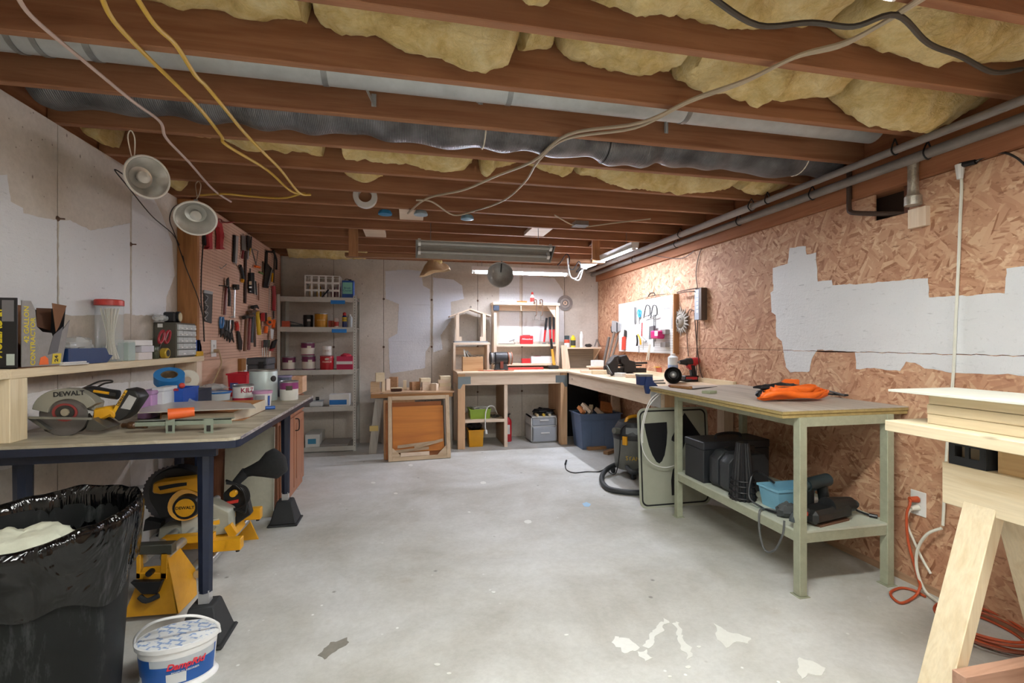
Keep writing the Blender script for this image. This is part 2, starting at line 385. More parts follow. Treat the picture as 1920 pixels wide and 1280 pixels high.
patch([(-60, 328), (12, 328), (20, 378), (42, 389), (44, 400), (100, 412), (106, 412), (106, 590), (-60, 596)], wall_left, M_PAINT, X=XL)
patch([(110, 413), (131, 413), (170, 432), (215, 424), (243, 418), (243, 588), (140, 592), (110, 588)], wall_left, M_PAINT, X=XL)
patch([(247, 368), (285, 366), (302, 400), (322, 455), (327, 517), (312, 555), (310, 592), (247, 590)], wall_left, M_PAINT, X=XL)
M_SPECK = paintmat('rough_whitewash', 'd9d4d0', 'e2dfdc')
patch([(-60, 742), (40, 740), (100, 730), (106, 728), (106, 850), (-60, 900)], wall_left, M_SPECK, X=XL)
patch([(110, 728), (170, 722), (240, 716), (240, 850), (110, 850)], wall_left, M_SPECK, X=XL)
patch([(244, 716), (300, 712), (328, 706), (328, 860), (244, 990)], wall_left, M_SPECK, X=XL)
# ---- back wall
wall_back = struct('wall_back', B().box(XL-.12, XR+.15, YB+.012, YB+.14, 0, ZJ), plain('#8d8378', .9, 0, .2, 9))
xs = [XL] + [-.936+.613*k for k in range(-1, 6)] + [XR]
for a, c in zip(xs[:-1], xs[1:]):
    obj('concrete_panel', B().box(a+.003, c-.003, YB, YB+.012, 0, ZJ), M_CONC, wall_back)
for x in xs[2:-1]:
    for z in (1.85, 1.23, .62): tie(x, YB, z, (0, -1, 0), wall_back)
patch([(722, 508), (758, 505), (790, 508), (793, 535), (806, 542), (807, 600), (806, 648), (798, 660), (797, 690), (731, 700), (728, 635), (745, 625), (748, 570), (723, 560)], wall_back, M_PAINT2, Y=YB)
patch([(812, 520), (850, 524), (866, 535), (870, 560), (845, 566), (846, 600), (826, 628), (830, 655), (812, 660)], wall_back, M_PAINT2, Y=YB)
patch([(936, 520), (974, 516), (974, 640), (936, 636)], wall_back, M_PAINT, Y=YB)
patch([(980, 516), (1040, 522), (1056, 545), (1058, 640), (980, 640)], wall_back, M_PAINT, Y=YB)
# ---- right wall: OSB sheets over a stud cavity, wooden beam above
wall_right = struct('wall_right', B().box(XR+.10, XR+.2, YF, YB+.1, 0, ZJ), plain('#3c2a20', .9, 0, .2, 9))
ZSEAM, ZTOP = 1.238, 2.147
Yj = P(1321, 500, X=XR).y
def sheet(poly): obj('osb_sheet', B(basis((XR, 0, 0), (0, 1, 0), (0, 0, 1), (1, 0, 0))).prism(poly, 0, .012), M_OSB, wall_right)
def rect(a, c, z0, z1): return [(a+.0015, z0), (c-.0015, z0), (c-.0015, z1), (a+.0015, z1)]
for a, c in ((Yj, YB), (Yj-2.44, Yj), (YF, Yj-2.44)):
    sheet(rect(a, c, .04, ZSEAM-.002))
    if a == Yj-2.44:
        n0, n1 = P(1705, 400, X=XR).y, P(1640, 400, X=XR).y
        sheet([(a+.0015, ZSEAM+.001), (c-.0015, ZSEAM+.001), (c-.0015, ZTOP), (n1, ZTOP), (n1, 1.995), (n0, 1.995), (n0, ZTOP), (a+.0015, ZTOP)])
    else: sheet(rect(a, c, ZSEAM+.001, ZTOP))
for y in [YF+.3+.406*k for k in range(21)]:
    obj('stud', B().box(XR+.012, XR+.10, y, y+.038, .04, ZTOP), M_BROWN, wall_right)
obj('sill_plate', B().box(XR+.0, XR+.10, YF, YB, 0, .04), wood('b08d70', '96745a', 1), wall_right)
px = [(1481, 465), (1511, 461), (1513, 476), (1530, 474), (1534, 527), (1559, 525), (1561, 535), (1740, 522), (1743, 558), (1884, 549), (1888, 503), (1990, 492), (1990, 715), (1890, 701), (1800, 700), (1735, 690), (1716, 680), (1700, 678), (1687, 695), (1640, 690), (1606, 692), (1604, 660), (1532, 655), (1522, 675), (1518, 697), (1482, 698), (1474, 688), (1466, 640), (1456, 630), (1455, 590), (1447, 585), (1445, 548), (1450, 545), (1449, 502), (1477, 495)]
patch(px, wall_right, M_PAINT, .002, amp=.006, cuts=((ZSEAM+.001, 9), (-9, ZSEAM-.003)), X=XR-.0002)
struct('trim_1', B().box(XR-.035, XR+.2, YF, YB, ZTOP+.004, ZJ-.002), M_BEAM)
struct('wall_front', B().box(XL-.12, XR+.2, YF-.1, YF, 0, ZS), plain('#cfc8be', .85, 0, .12, 3))
# ---- ceiling: subfloor on joists
ceiling = struct('ceiling', B().box(XL-.12, XR+.2, YF-.1, YB+.14, ZS, ZS+.03), wood('9a6a44', '7d5232', 0, .8, .5, False))
JY = [1.558+.389*k for k in range(-9, 13)]
JD = bpy.data.meshes
for i, y in enumerate(JY):
    b = B().box(XL-.03, XR+.02, y, y+.038, ZJ, ZS); b.v = [v+Vector((0, 0, 0)) for v in b.v]
    obj('joist', b, M_JOIST, ceiling, bev=.003)
for u, k in ((772, 15), (1020, 16), (700, 17), (905, 18)):
    x = P(u, 380, Y=JY[k]).x; obj('blocking', B().box(x-.10, x+.10, JY[k]+.045, JY[k+1]-.007, ZJ+.004, ZJ+.04), M_PX, ceiling)
struct('trim_2', B().box(XL-.12, XL-.035, YF, YB, ZJ, ZS), M_BEAM)
struct('trim_4', B().box(XR+.022, XR+.2, YF, YB, ZJ, ZS), M_BEAM)
struct('trim_3', B().box(XL-.03, XR, YB-.02, YB+.1, ZJ+.001, ZS), M_BEAM)
# knots / nail marks are in the wood; hanger straps, ducts and pipes follow
def rings(b, x0, x1, y, z, r): 
    b.cyl((x0, y, z), (x1, y, z), r, n=28)
    return b
DY, DZ = JY[10]+.215, 2.478
t = thing('metal_duct', 'long round galvanized duct running between the second and third joists', 'duct')
xs_ = [XL-.02, -1.2, -.35, .45, 1.35, XR-.12]
for i in range(5): obj('duct_section', B().cyl((xs_[i], DY, DZ), (xs_[i+1]-.002, DY, DZ), .078-.0012*(i % 2), n=32), M_GALV, t)
for x in xs_[1:5]: obj('joint_ring', B().cyl((x-.012, DY, DZ), (x+.012, DY, DZ), .0805, n=32), M_STEEL, t)
obj('elbow_rib', B().cyl((XL+.30, DY, DZ), (XL+.32, DY, DZ), .082, n=32).cyl((XL+.22, DY, DZ), (XL+.24, DY, DZ), .082, n=32), M_STEEL, t)
def strap(u, v0, v1, k, label):
    y = JY[k]-.004; a = P(u, v0, Y=y-.1); c = P(u+4, v1, Y=y)
    b = B().bar((c.x, y-.001, c.z), (c.x, y-.001, min(c.z+.06, 2.5)), .022, .002, (0, 1, 0)).bar((c.x, y-.002, c.z+.01), (a.x-.02, y-.16, DZ-.07 if k == 11 else c.z+.05), .022, .002, (1, 0, 0))
    obj('hanger_strap', b, M_GALV, label=label, cat='strap')
strap(697, 140, 200, 11, 'short galvanized strap under the round duct, left of the other duct straps')
strap(1245, 205, 250, 11, 'galvanized strap bent diagonally under the round duct at right of centre')
strap(897, 185, 196, 11, 'small galvanized clip below the round duct near the ceiling centre')
strap(570, 210, 250, 12, 'grey strap hanging against the black flexible duct at left')
# flexible insulated duct, sagging between j3 and j4
fl = thing('flexible_duct', 'black foil-wrapped flexible duct sagging between joists', 'duct')
fp = [(100, 195, 2.49), (300, 215, 2.48), (480, 228, 2.475), (640, 249, 2.465), (855, 269, 2.455), (1010, 272, 2.465), (1165, 307, 2.43), (1260, 292, 2.46), (1400, 325, 2.44), (1560, 330, 2.47)]
pts = [Vector((P(u, v, Y=JY[11]+.2).x, JY[11]+.215, z)) for u, v, z in fp]; pts[0].x = XL+.05
pts = spline(pts, 26); FM = N('flex_duct_skin'); fv = FM.coords(); wv = FM.n('ShaderNodeTexWave'); FM.l(FM.coords((1, .15, .15)), wv.inputs['Vector']); wv.inputs['Scale'].default_value = 38; wv.inputs['Distortion'].default_value = 1.5
fc = FM.mix(.6, FM.ramp(FM.noise(fv, 6, 5), [(.3, '48484b'), (.7, '8c8c90')]), FM.ramp(wv.outputs[0], [(.2, .45), (.8, 1.1)]), 'MULTIPLY'); FM.bump(wv.outputs[0], .5, .004); FM.out(fc, .3, .4)
def frad(tt): return .118+.010*math.sin(tt*90)+.012*mnoise.noise(Vector((tt*14, 0, 0)))-.03*max(math.exp(-((tt-.63)*60)**2), math.exp(-((tt-.86)*60)**2), math.exp(-((tt-.36)*70)**2))
b = B(); b.tube(pts, frad, 22, 1); obj('duct_skin', b, FM.mat, fl)
for i in (52, 104, 112, 150, 196, 222):
    if i < len(pts)-1:
        p = pts[i]; q = pts[i+1]; d = (q-p).normalized(); bb = B()
        bb.tube([p+Vector((0, .112*math.cos(a), .112*math.sin(a))) for a in [2*PI*k/20 for k in range(20)]], .004, 5, 1, True); obj('tie_cord', bb, M_CREAM if i in (104, 112, 222) else M_BLACK, fl)
# pipes along the right wall
def pipe(y0, y1, x, z, r, label, mat, rings_=()):
    t = thing('pipe', label, 'pipe'); obj('pipe_run', B().cyl((x, y0, z), (x, y1, z), r, n=18), mat, t)
    for y in rings_: obj('pipe_clip', B().tube([(x, y, z+.06), (x+r+.004, y, z), (x, y, z-r-.004), (x-r-.004, y, z), (x, y, z+.06)], .004, 5, 4), M_BLACK, t)
M_PIPE = plain('#8b8480', .55, .1, .3, 8)
pipe(-1.0, YB, XR-.09, 2.243, .026, 'grey pipe running along the right wall, the lower of two', M_PIPE, (1.9, 2.6, 3.3, 4.2, 5.1))
pipe(-1.0, 3.05, XR-.17, 2.290, .020, 'narrower grey pipe near camera, upper of two along the right wall', M_PIPE, (2.0, 2.9))
pipe(3.05, YB, XR-.17, 2.290, .027, 'foam-sleeved grey pipe, upper of two along the right wall, far half', plain('#a39c98', .7, 0, .2, 8), (3.06, 4.0))
yb_ = P(1592, 350, X=XR-.05).y
obj('brown_pipe', B().tube([(XR-.05, yb_, 2.335), (XR-.05, yb_, 2.20), (XR-.05, yb_, 2.10), (XR-.05, yb_-.01, 2.075), (XR-.045, yb_-.04, 2.06), (XR, yb_-.13, 2.035), (XR+.06, yb_-.24, 2.01)], .014, 10, 4), plain('#4f3c33', .6, .1, .25), label='brown pipe that drops and bends into the notch in the wall', cat='pipe')
t = thing('duct_drop', 'grey vent pipe stub dropping beside the joist end at the right wall', 'pipe')
x_, y_ = P(1600, 280, Y=2.55).x, 2.55
obj('stub', B().cyl((x_, y_, 2.30), (x_, y_, 2.58), .035, n=18), plain('#6f7a7c', .5, .3, .2), t); obj('collar', B().lathe([(.036, .0), (.052, -.02), (.06, -.07), (.056, -.08)], 18, (x_, y_, 2.36)), plain('#7e8787', .5, .3, .2), t)
yf_ = P(1712, 340, X=XR-.06).y
t = thing('foil_pipe', 'foil-wrapped pipe dropping into the notch in the wall', 'pipe')
FO = plain('#c9c4b8', .3, .7, .35, 60, .8)
obj('wrap', B().tube([(XR-.06, yf_, 2.25-.015*k) for k in range(17)], lambda q: .024+.004*mnoise.noise(Vector((q*30, 1, 1)))+(.014 if q > .8 else 0), 14, 1), FO, t)
obj('wood_block', B().box(XR-.03, XR+.06, yf_-.04, yf_+.05, 1.90, 2.0), M_PZ, label='small wood block under the foil-wrapped pipe', cat='block')
# ---- insulation batts
def batt(k, px, label, tuck=.06, amp=.022):
    y0, y1 = JY[k]+.04, JY[k+1]-.003; ym = y0+(y1-y0)*.72
    cp = [P(u, v, Y=ym) for u, v in px]; cp = [(p.x, min(max(p.z, ZJ-.13), 2.56)) for p in cp]; cp.sort()
    cp = [(cp[0][0]+.004, 2.56)]+[(p[0]+(.012 if i == 0 else (-.012 if i == len(cp)-1 else 0)), p[1]) for i, p in enumerate(cp)]+[(cp[-1][0]-.004, 2.56)]
    x0, x1 = cp[0][0], cp[-1][0]; nu = max(8, int((x1-x0)/.016)); nb = 13
    def zb(x):
        for (a, za), (c, zc) in zip(cp[:-1], cp[1:]):
            if a <= x <= c: return za+(zc-za)*((x-a)/(c-a+1e-9))
        return 2.56
    def fn(s, q):
        x = x0+(x1-x0)*s; j = round(q*(nb+2))
        if j > nb-1: return (x, y1 if j == nb else y0, 2.59)
        tt = j/(nb-1); e = abs(2*tt-1.16); sh = min(1, e**2.6)
        z0 = zb(x); z = z0+(2.57-z0)*sh*.75; y = y0+(y1-y0)*tt; v = Vector((x, y, z))
        dz = mnoise.fractal(v*9, .9, 2.1, 5)*amp+abs(mnoise.noise(v*4.2))*amp*.8
        return (x+mnoise.noise(v*11+Vector((7, 0, 0)))*.012, min(max(y+mnoise.noise(v*9)*.012, y0-.001), y1+.001), max(z+dz*1.2, ZJ-.14))
    b = B(); b.grid(fn, nu, nb+2, True); obj('insulation_batt', b, M_INS, label=label, cat='insulation', group='fibreglass batts between the joists', ang=80)
batt(9, [(120, -45), (336, 13), (383, 7), (453, 30), (524, 32), (578, 38)], 'yellow insulation at the top left edge above the nearest full joist')
batt(9, [(584, 32), (640, 61), (704, 72), (771, 100), (831, 124), (880, 136), (915, 141), (952, 124), (969, 88)], 'biggest bulging yellow insulation batt at top centre left of the gap')
batt(9, [(973, 91), (986, 97), (1009, 87), (1044, 80)], 'small ragged yellow insulation tuft right of the biggest bulging batt')
batt(9, [(1048, 84), (1070, 104), (1120, 121), (1154, 134), (1224, 144), (1266, 139)], 'pale yellow insulation batt at top centre right, below the lamp glow')
batt(9, [(1272, 140), (1280, 151), (1324, 175), (1364, 175), (1404, 188), (1424, 212), (1438, 188), (1495, 185), (1545, 185), (1566, 180)], 'yellow insulation batt with a hanging wisp, left of the rightmost sagging batt')
batt(9, [(1572, 181), (1602, 218), (1643, 242), (1683, 252), (1740, 252), (1774, 232), (1815, 205)], 'yellow insulation batt sagging low at the upper right by the pipes')
batt(8, [(966, 0), (989, 17), (1020, 17), (1043, 3)], 'small yellow insulation tuft cut by the top edge of the photo')
batt(8, [(1085, -12), (1130, 2), (1170, 15), (1218, 32), (1280, 24), (1374, 54), (1495, 50), (1570, 40)], 'yellow insulation beside the nearest lamp at the top')
batt(8, [(1582, 44), (1609, 67), (1650, 87), (1686, 104), (1750, 127), (1804, 118), (1851, 116), (1920, 110), (1990, 105)], 'broad yellow insulation batt at the top right corner')
batt(13-1, [(150, 245), (180, 258), (205, 280), (222, 286)], 'yellow insulation tuft over the left concrete wall near the first hanging lamp')
batt(12, [(340, 250), (380, 262), (420, 265), (470, 285), (571, 287), (612, 296)], 'flat yellow insulation behind the black flexible duct at left')
batt(12, [(640, 297), (741, 306), (801, 319), (842, 326), (868, 319), (892, 304)], 'yellow insulation hanging behind the black duct at centre left')
batt(12, [(895, 309), (902, 334), (915, 339), (926, 322), (973, 306)], 'torn yellow insulation end hanging at the ceiling centre')
batt(12, [(986, 309), (1026, 322), (1053, 331), (1074, 327)], 'short yellow insulation piece right of the torn end')
batt(12, [(1077, 328), (1124, 339), (1177, 356), (1211, 359), (1280, 365), (1324, 363), (1367, 353)], 'long yellow insulation batt below the black duct at right')
batt(12, [(1380, 358), (1414, 370), (1448, 359), (1470, 352)], 'yellow insulation scrap at the right end behind the black duct')
batt(13, [(640, 326), (660, 338), (680, 344), (700, 339), (724, 330)], 'small yellow insulation tuft above the white round vent')
batt(14, [(300, 338), (322, 352), (342, 360), (352, 345)], 'yellow insulation tuft over the left wall by the second hanging lamp')
batt(16, [(1238, 398), (1248, 409), (1270, 408), (1290, 400)], 'yellow insulation tuft by the pipes at far right')
batt(20, [(540, 484), (580, 486), (620, 488), (690, 487)], 'yellow insulation above the back wall over the metal shelves')
# ---------------------------------------------------------------- shop lights, with added fill lights behind the camera
def shoplight(name, label, M, L=1.22, on=0, tubes=2, hang=None, hood=True, hx=None, col='eef2ff'):
    t = thing(name, label, 'light fixture')
    if hood:
        b = B(M); w = .105 if tubes == 2 else .032
        ze = -.028 if tubes == 2 else -.004; prof = [(-w, ze), (-.04, .05), (.04, .05), (w, ze)]; n = 4
        vs = [(x, y, z) for x in (-L/2, L/2) for y, z in prof]+[(x, y*.96, z-.004) for x in (-L/2, L/2) for y, z in prof]
        fs = []
        for i in range(3): fs += [(i, i+1, 5+i, 4+i), (8+i, 12+i, 13+i, 9+i)]
        fs += [(0, 4, 12, 8), (3, 11, 15, 7), (0, 8, 9, 1), (1, 9, 10, 2), (2, 10, 11, 3), (4, 5, 13, 12), (5, 6, 14, 13), (6, 7, 15, 14)]
        b.add(vs, fs); obj('housing', b, plain('#a9a6a0', .45, .1, .15) if not on else M_WHITE, t)
        for x in (-L/2, L/2):
            b = B(M); b.add([(x, y, z) for y, z in prof]+[(x+math.copysign(.012, x), y, z) for y, z in prof], [(0, 1, 2, 3), (7, 6, 5, 4), (0, 1, 5, 4), (1, 2, 6, 5), (2, 3, 7, 6), (3, 0, 4, 7)]); obj('end_plate', b, plain('#77746e', .45, .3, .15) if not on else M_WHITE, t)
    for y in ((-.05, .05) if tubes == 2 else (0,)):
        b = B(M); b.cyl((-L/2+.02, y, .0), (L/2-.02, y, .0), .0145, n=10)
        obj('lamp_tube', b, emit('lit_tube', col, on) if on else plain('#a9a8a4', .25, 0, .1), t)
        for sx in (-1, 1): obj('lamp_holder', B(M).box(sx*(L/2-.02)-.012, sx*(L/2-.02)+.012, y-.02, y+.02, -.02, .035), M_WHITE, t)
    if hang:
        for x in (hx or (-L/2+.12, L/2-.12)): p = M @ Vector((x, 0, .05)); obj('chain', B().cyl(p, (p.x, p.y, max(ZJ, p.z+.01)), .003, n=5), M_STEEL, t)
    return t
# two lit LED tubes over the far bench
a, c = P(886, 510, Y=5.856), P(1066, 511, Y=5.856)
shoplight('led_tube_light', 'lit white tube light along the back wall over the bench', T((a.x+c.x)/2, 5.856, 2.165, 0, -30), L=c.x-a.x, on=LED_E, tubes=1, hang=.146)
a, c = P(1190, 466, Z=2.17), P(1095, 503, Z=2.17)
shoplight('led_tube_light', 'lit white tube light running along the right side over the vise', T((a.x+c.x)/2, (a.y+c.y)/2, 2.18, math.degrees(math.atan2(c.y-a.y, c.x-a.x))), L=(c-a).length, on=LED_E, tubes=1, hang=.131, hx=(-(a.y+c.y)/2+4.30, -(a.y+c.y)/2+5.08))
a, c = P(782, 462, Y=4.30), P(1034, 470, Y=4.30)
shoplight('fluorescent_fixture', 'unlit two-tube fluorescent fixture under the joists at centre', T((a.x+c.x)/2, 4.30, (a.z+c.z)/2-.01, 0, -38), L=c.x-a.x, on=0, hang=.17)
shoplight('shop_or_fill_light', 'white lit shop light at the top edge near the camera', T(.72, .99, 2.290, 0), on=NEAR_E, col='fdfff8', hang=.08)
shoplight('shop_or_fill_light', 'added fill light behind the camera, right of two', T(1.5, -.5, 2.285, 90), on=REAR_FILL_E, col='fcfdf8', hang=.08)  # added fill lamp out of view, brightens the room from behind
shoplight('shop_or_fill_light', 'added fill light behind the camera, left of two', T(-.6, -.6, 2.285, 90), on=REAR_FILL_E, col='fcfdf8', hang=.08)  # second added fill lamp, also unseen, flattens the lighting
# ================================================================ left side
def pp(b, px, off, **pl):
    b.slab([P(u, v, **pl) for u, v in px], off); return b
def arc(u, v, r, a0, a1, n=12, ry=None): return [(u+r*math.cos(math.radians(a0+(a1-a0)*i/n)), v-(ry or r)*math.sin(math.radians(a0+(a1-a0)*i/n))) for i in range(n+1)]
def can(name, label, c, r, h, body, lid, band=None, bandz=(.6, .9), cat='paint can', group=None, handle=True, n=28, rim=True):
    t = thing(name, label, cat, group); x, y, z = c
    obj('body', B().lathe([(r*.97, 0), (r, .004), (r, h-.004), (r*.97, h)], n, c), body, t)
    if rim: obj('lid', B().lathe([(r*1.03, h-.006), (r*1.03, h+.004), (r*.93, h+.005), (r*.90, h+.001), (0, h+.001)], n, c, cap=False), lid, t)
    if band: obj('label_band', B().lathe([(r+.0008, h*bandz[0]), (r+.0008, h*bandz[1])], n, c, cap=False), band, t)
    if handle:
        for s in (-1, 1): obj('ear', B().cyl((x+s*r, y, z+h*.75), (x+s*(r+.006), y, z+h*.75), .009, n=10), M_STEEL, t)
    return t
def cbx(name, label, cat, x0, x1, y0, y1, z0, z1, mat, bev=.002, group=None): return obj(name, B().box(x0, x1, y0, y1, z0, z1), mat, label=label, cat=cat, bev=bev, group=group)
def openbin(t, x0, x1, y0, y1, z0, z1, mat, tap=.88, th=.004, rim=.008, name='body'):
    cx, cy = (x0+x1)/2, (y0+y1)/2; hx, hy = (x1-x0)/2, (y1-y0)/2
    def ring(k, z, g=0): return [(cx+sx*(hx*k-g), cy+sy*(hy*k-g), z) for sx, sy in ((-1, -1), (1, -1), (1, 1), (-1, 1))]
    vs = ring(tap, z0)+ring(1, z1)+ring(1, z1, th)+ring(tap, z0+th, th)
    fs = [(3, 2, 1, 0), (12, 13, 14, 15)]
    for a, c in ((0, 4), (4, 8), (8, 12)):
        for i in range(4): fs.append((a+i, a+(i+1) % 4, c+(i+1) % 4, c+i))
    o = obj(name, B().add(vs, fs), mat, t)
    if rim:
        b = B()
        b.box(x0-rim, x1+rim, y0-rim, y0, z1-.012, z1).box(x0-rim, x1+rim, y1, y1+rim, z1-.012, z1).box(x0-rim, x0, y0, y1, z1-.012, z1).box(x1, x1+rim, y0, y1, z1-.012, z1)
        obj('rim', b, mat, t)
    return o
ZT = .90
# ---- blue-legged table
t = thing('work_table', 'long table with worn grey top and dark blue legs along the left wall', 'table')
X0, X1, Y0, Y1 = XL+.004, -.70, 2.18, 3.81
out = [(X0, Y0), (X1-.035, Y0), (X1-.010, Y0+.010), (X1, Y0+.035), (X1, Y1-.035), (X1-.010, Y1-.010), (X1-.035, Y1), (X0, Y1)]
TM = N('worn_laminate'); tv = TM.coords(); tc_ = TM.ramp(TM.noise(TM.coords((1, 3, 1)), 3.2, 6, .65, .4), [(.3, '7c7464'), (.5, 'a59c88'), (.72, 'c2bbab')]); tc_ = TM.mix(TM.ramp(TM.noise(tv, 14, 5, .75), [(.60, .0), (.70, .45)]), tc_, 'd6d2c6'); TM.bump(TM.noise(tv, 40, 3), .1, .002); TM.out(tc_, .5)
obj('tabletop', B().prism([(x, y) for x, y in out], ZT-.012, ZT), TM.mat, t)
SB = N('scuffed_steel_edge'); SB.out(SB.ramp(SB.noise(SB.coords((1, 2, 8)), 9, 5, .7), [(.35, '6a6672'), (.6, 'b9b6b6')]), .4, .2)
obj('edge_band', B().prism([(x+(.002 if x > -1 else 0), y+(-.002 if y < 3 else .002)) for x, y in out], ZT-.042, ZT-.0125), M_NAVY, t)
obj('worn_edge_strip', B().box(X1+.0025, X1+.004, Y0+.04, Y1-.04, ZT-.014, ZT-.0005), SB.mat, t)
b = B().box(X0+.02, X1-.10, Y0+.06, Y0+.085, ZT-.085, ZT-.043); obj('apron', b, M_NAVY, t)
obj('apron', B().box(X0+.02, X1-.10, Y1-.085, Y1-.06, ZT-.085, ZT-.043), M_NAVY, t)
obj('apron', B().box(X1-.18, X1-.155, Y0+.085, Y1-.085, ZT-.085, ZT-.043), M_NAVY, t)
for lx, ly in ((-.87, 2.32), (-.87, 3.70), (-1.55, 2.34), (-1.55, 3.70)):
    lg = obj('leg', B().lathe([(.028, .21), (.030, .5), (.033, .815), (.036, ZT-.045)], 8, (lx, ly, 0)), M_NAVY, t)
    obj('leg_insert', B().cbox((lx, ly, .175), (.042, .042, .09)), M_SILV, lg)
    q = lambda s, z: [(lx-s, ly-s, z), (lx+s, ly-s, z), (lx+s, ly+s, z), (lx-s, ly+s, z)]
    obj('rubber_foot', B().hexa(q(.088, .014), q(.048, .165)).hexa(q(.100, 0), q(.100, .014)), M_RUBBER, lg, bev=.006)
# ---- shelf over the table
t = thing('lumber_shelf', 'raw pine shelf on posts along the left wall above the table', 'shelf')
ZSH = 1.190
obj('shelf_board', B().box(XL+.004, -1.53, 2.246, 4.06, ZSH-.038, ZSH), M_LY, t, bev=.002)
obj('end_cap', B().box(XL+.004, -1.53, 2.12, 2.246, ZSH-.037, ZSH-.001), M_LX, t, bev=.002)
obj('post', B().box(XL+.004, -1.531, 2.244, 2.334, ZT, ZSH-.038), M_LZ, t, bev=.002)
obj('post', B().box(XL+.004, -1.531, 3.93, 4.02, .87, ZSH-.038), M_PZ, t, bev=.002)
# ---- torn contractor-bag box
t = thing('bag_box', 'torn black box of contractor bags at the near end of the shelf', 'box')
x0, x1, y0, y1, z0 = XL+.006, -1.535, 2.285, 2.53, ZSH+.001
G = plain('#8a8684', .5, 0, .2, 30); CARD = plain('#7a5338', .8, 0, .15)
zt = lambda u, v: P(u, v, X=x1).z
obj('black_face', B().box(x0, x1, y0, y0+.004, z0, 1.475), M_BLACK, t)
side = [P(u, v, X=x1) for u, v in ((41, 688), (116, 684), (131, 600), (102, 640), (97, 624), (80, 622), (69, 612), (66, 580), (58, 564), (41, 563))]
side = [Vector((p.x, p.y, max(p.z, z0))) for p in side]
obj('printed_side', B().slab(side, (-.003, 0, 0)), G, t)
obj('inner_card', B().box(x0, x0+.003, y0+.004, y1, z0, 1.46), CARD, t); obj('end_flap', B().slab([(x1-.004, y1, z0), (x0, y1, z0), (x0, y1+.02, 1.44), (x1+.0, y1+.03, 1.455)], (0, .003, 0)), M_BLACK, t)
obj('box_bottom', B().box(x0, x1, y0, y1, z0, z0+.003), CARD, t)
obj('torn_flap', B().slab([P(97, 568, X=x1+.03), P(124, 573, X=x1+.03), P(110, 612, X=x1+.004), P(104, 622, X=x1+.002)], (.002, 0, 0)), CARD, t)
obj('torn_flap', B().slab([P(69, 577, X=x1-.05), P(96, 578, X=x1-.05), P(96, 620, X=x1-.05), P(69, 612, X=x1-.05)], (-.002, 0, 0)), plain('#5b3b26', .85), t)
obj('printed_glove', B().slab([P(u, v, X=x1+.0008) for u, v in ((73, 684), (76, 670), (84, 667), (90, 672), (91, 683))], (.0008, 0, 0)), M_ORANGE, t)
obj('yellow_tag', B().slab([P(u, v, X=x1+.0008) for u, v in ((97, 682), (99, 663), (115, 662), (113, 681))], (.0008, 0, 0)), plain('#d9c02a', .5), t)
obj('grey_stripe', B().slab([P(u, v, X=x1+.0008) for u, v in ((90, 665), (100, 628), (118, 612), (108, 660))], (.0006, 0, 0)), plain('#57565a', .5), t)
TY = plain('#d8c21e', .5)
M = basis(P(50, 608, X=x1+.001), (0, 0, 1), (0, -1, 0), (1, 0, 0)); text('42 GALLON', t, M, .036, TY, bold=.0006, sx=.8)
M = basis(P(62, 640, X=x1+.001), (0, 0, 1), (0, -1, 0), (1, 0, 0)); text('CONTRACTOR', t, M, .036, TY, bold=.0006, sx=.8)
M = basis(P(106, 672, X=x1+.0018), (0, 0, 1), (0, -1, 0), (1, 0, 0)); text('24', t, M, .03, M_BLACK, bold=.0008)
M = basis((-1.60, y0-.0006, 1.335), (0, 0, -1), (-1, 0, 0), (0, -1, 0)); text('42 GALLON', t, M, .05, TY, bold=.0008, sx=.78)
M = basis((-1.645, y0-.0006, 1.30), (0, 0, -1), (-1, 0, 0), (0, -1, 0)); text('CONTRACTOR', t, M, .042, TY, bold=.0008, sx=.78)
obj('label_panel', B().box(-1.585, -1.545, y0-.0008, y0, 1.38, 1.465), plain('#6f6d70', .5), t); obj('barcode', B().box(-1.57, -1.543, y0-.0008, y0, 1.205, 1.25), plain('#b9c4bc', .5), t)
# ---- other things on the shelf
t = thing('screw_bin', 'dark blue open-front bin of screws on the left shelf', 'bin')
ya, yb = P(128, 670, X=-1.535).y, P(212, 670, X=-1.535).y
sil = [(ya, ZSH), (yb-.05, ZSH), (yb, ZSH+.035), (yb-.035, ZSH+.04), (yb-.06, ZSH+.075), (ya, ZSH+.075)]
NB = plain('#1f3a68', .4, 0, .15)
Mx = basis((-1.535, 0, .002), (0, 1, 0), (0, 0, 1), (1, 0, 0))
obj('side_wall', B(Mx).prism(sil, -.004, 0), NB, t); obj('side_wall', B(Mx).prism(sil, -.13, -.126), NB, t)
obj('back_wall', B().box(-1.66, -1.54, ya, ya+.004, ZSH+.002, ZSH+.077), NB, t); obj('bottom', B().box(-1.66, -1.54, ya, yb-.05, ZSH+.002, ZSH+.006), NB, t); obj('front_lip', B().slab([(-1.54, yb-.048, ZSH+.004), (-1.66, yb-.048, ZSH+.004), (-1.66, yb-.002, ZSH+.036), (-1.54, yb-.002, ZSH+.036)], (0, -.003, 0)), plain('#5b7aa8', .4), t)
b = B()
for k in range(26): 
    p = Vector((random.uniform(-1.65, -1.55), random.uniform(ya+.08, yb-.045), ZSH+.03+random.random()*.03)); q = p+Vector((random.uniform(-.02, .02), random.uniform(-.02, .02), random.uniform(-.008, .008))); b.cyl(p, q, .003, n=5)
o = obj('screws', b, M_CHROME, t, kind='stuff')
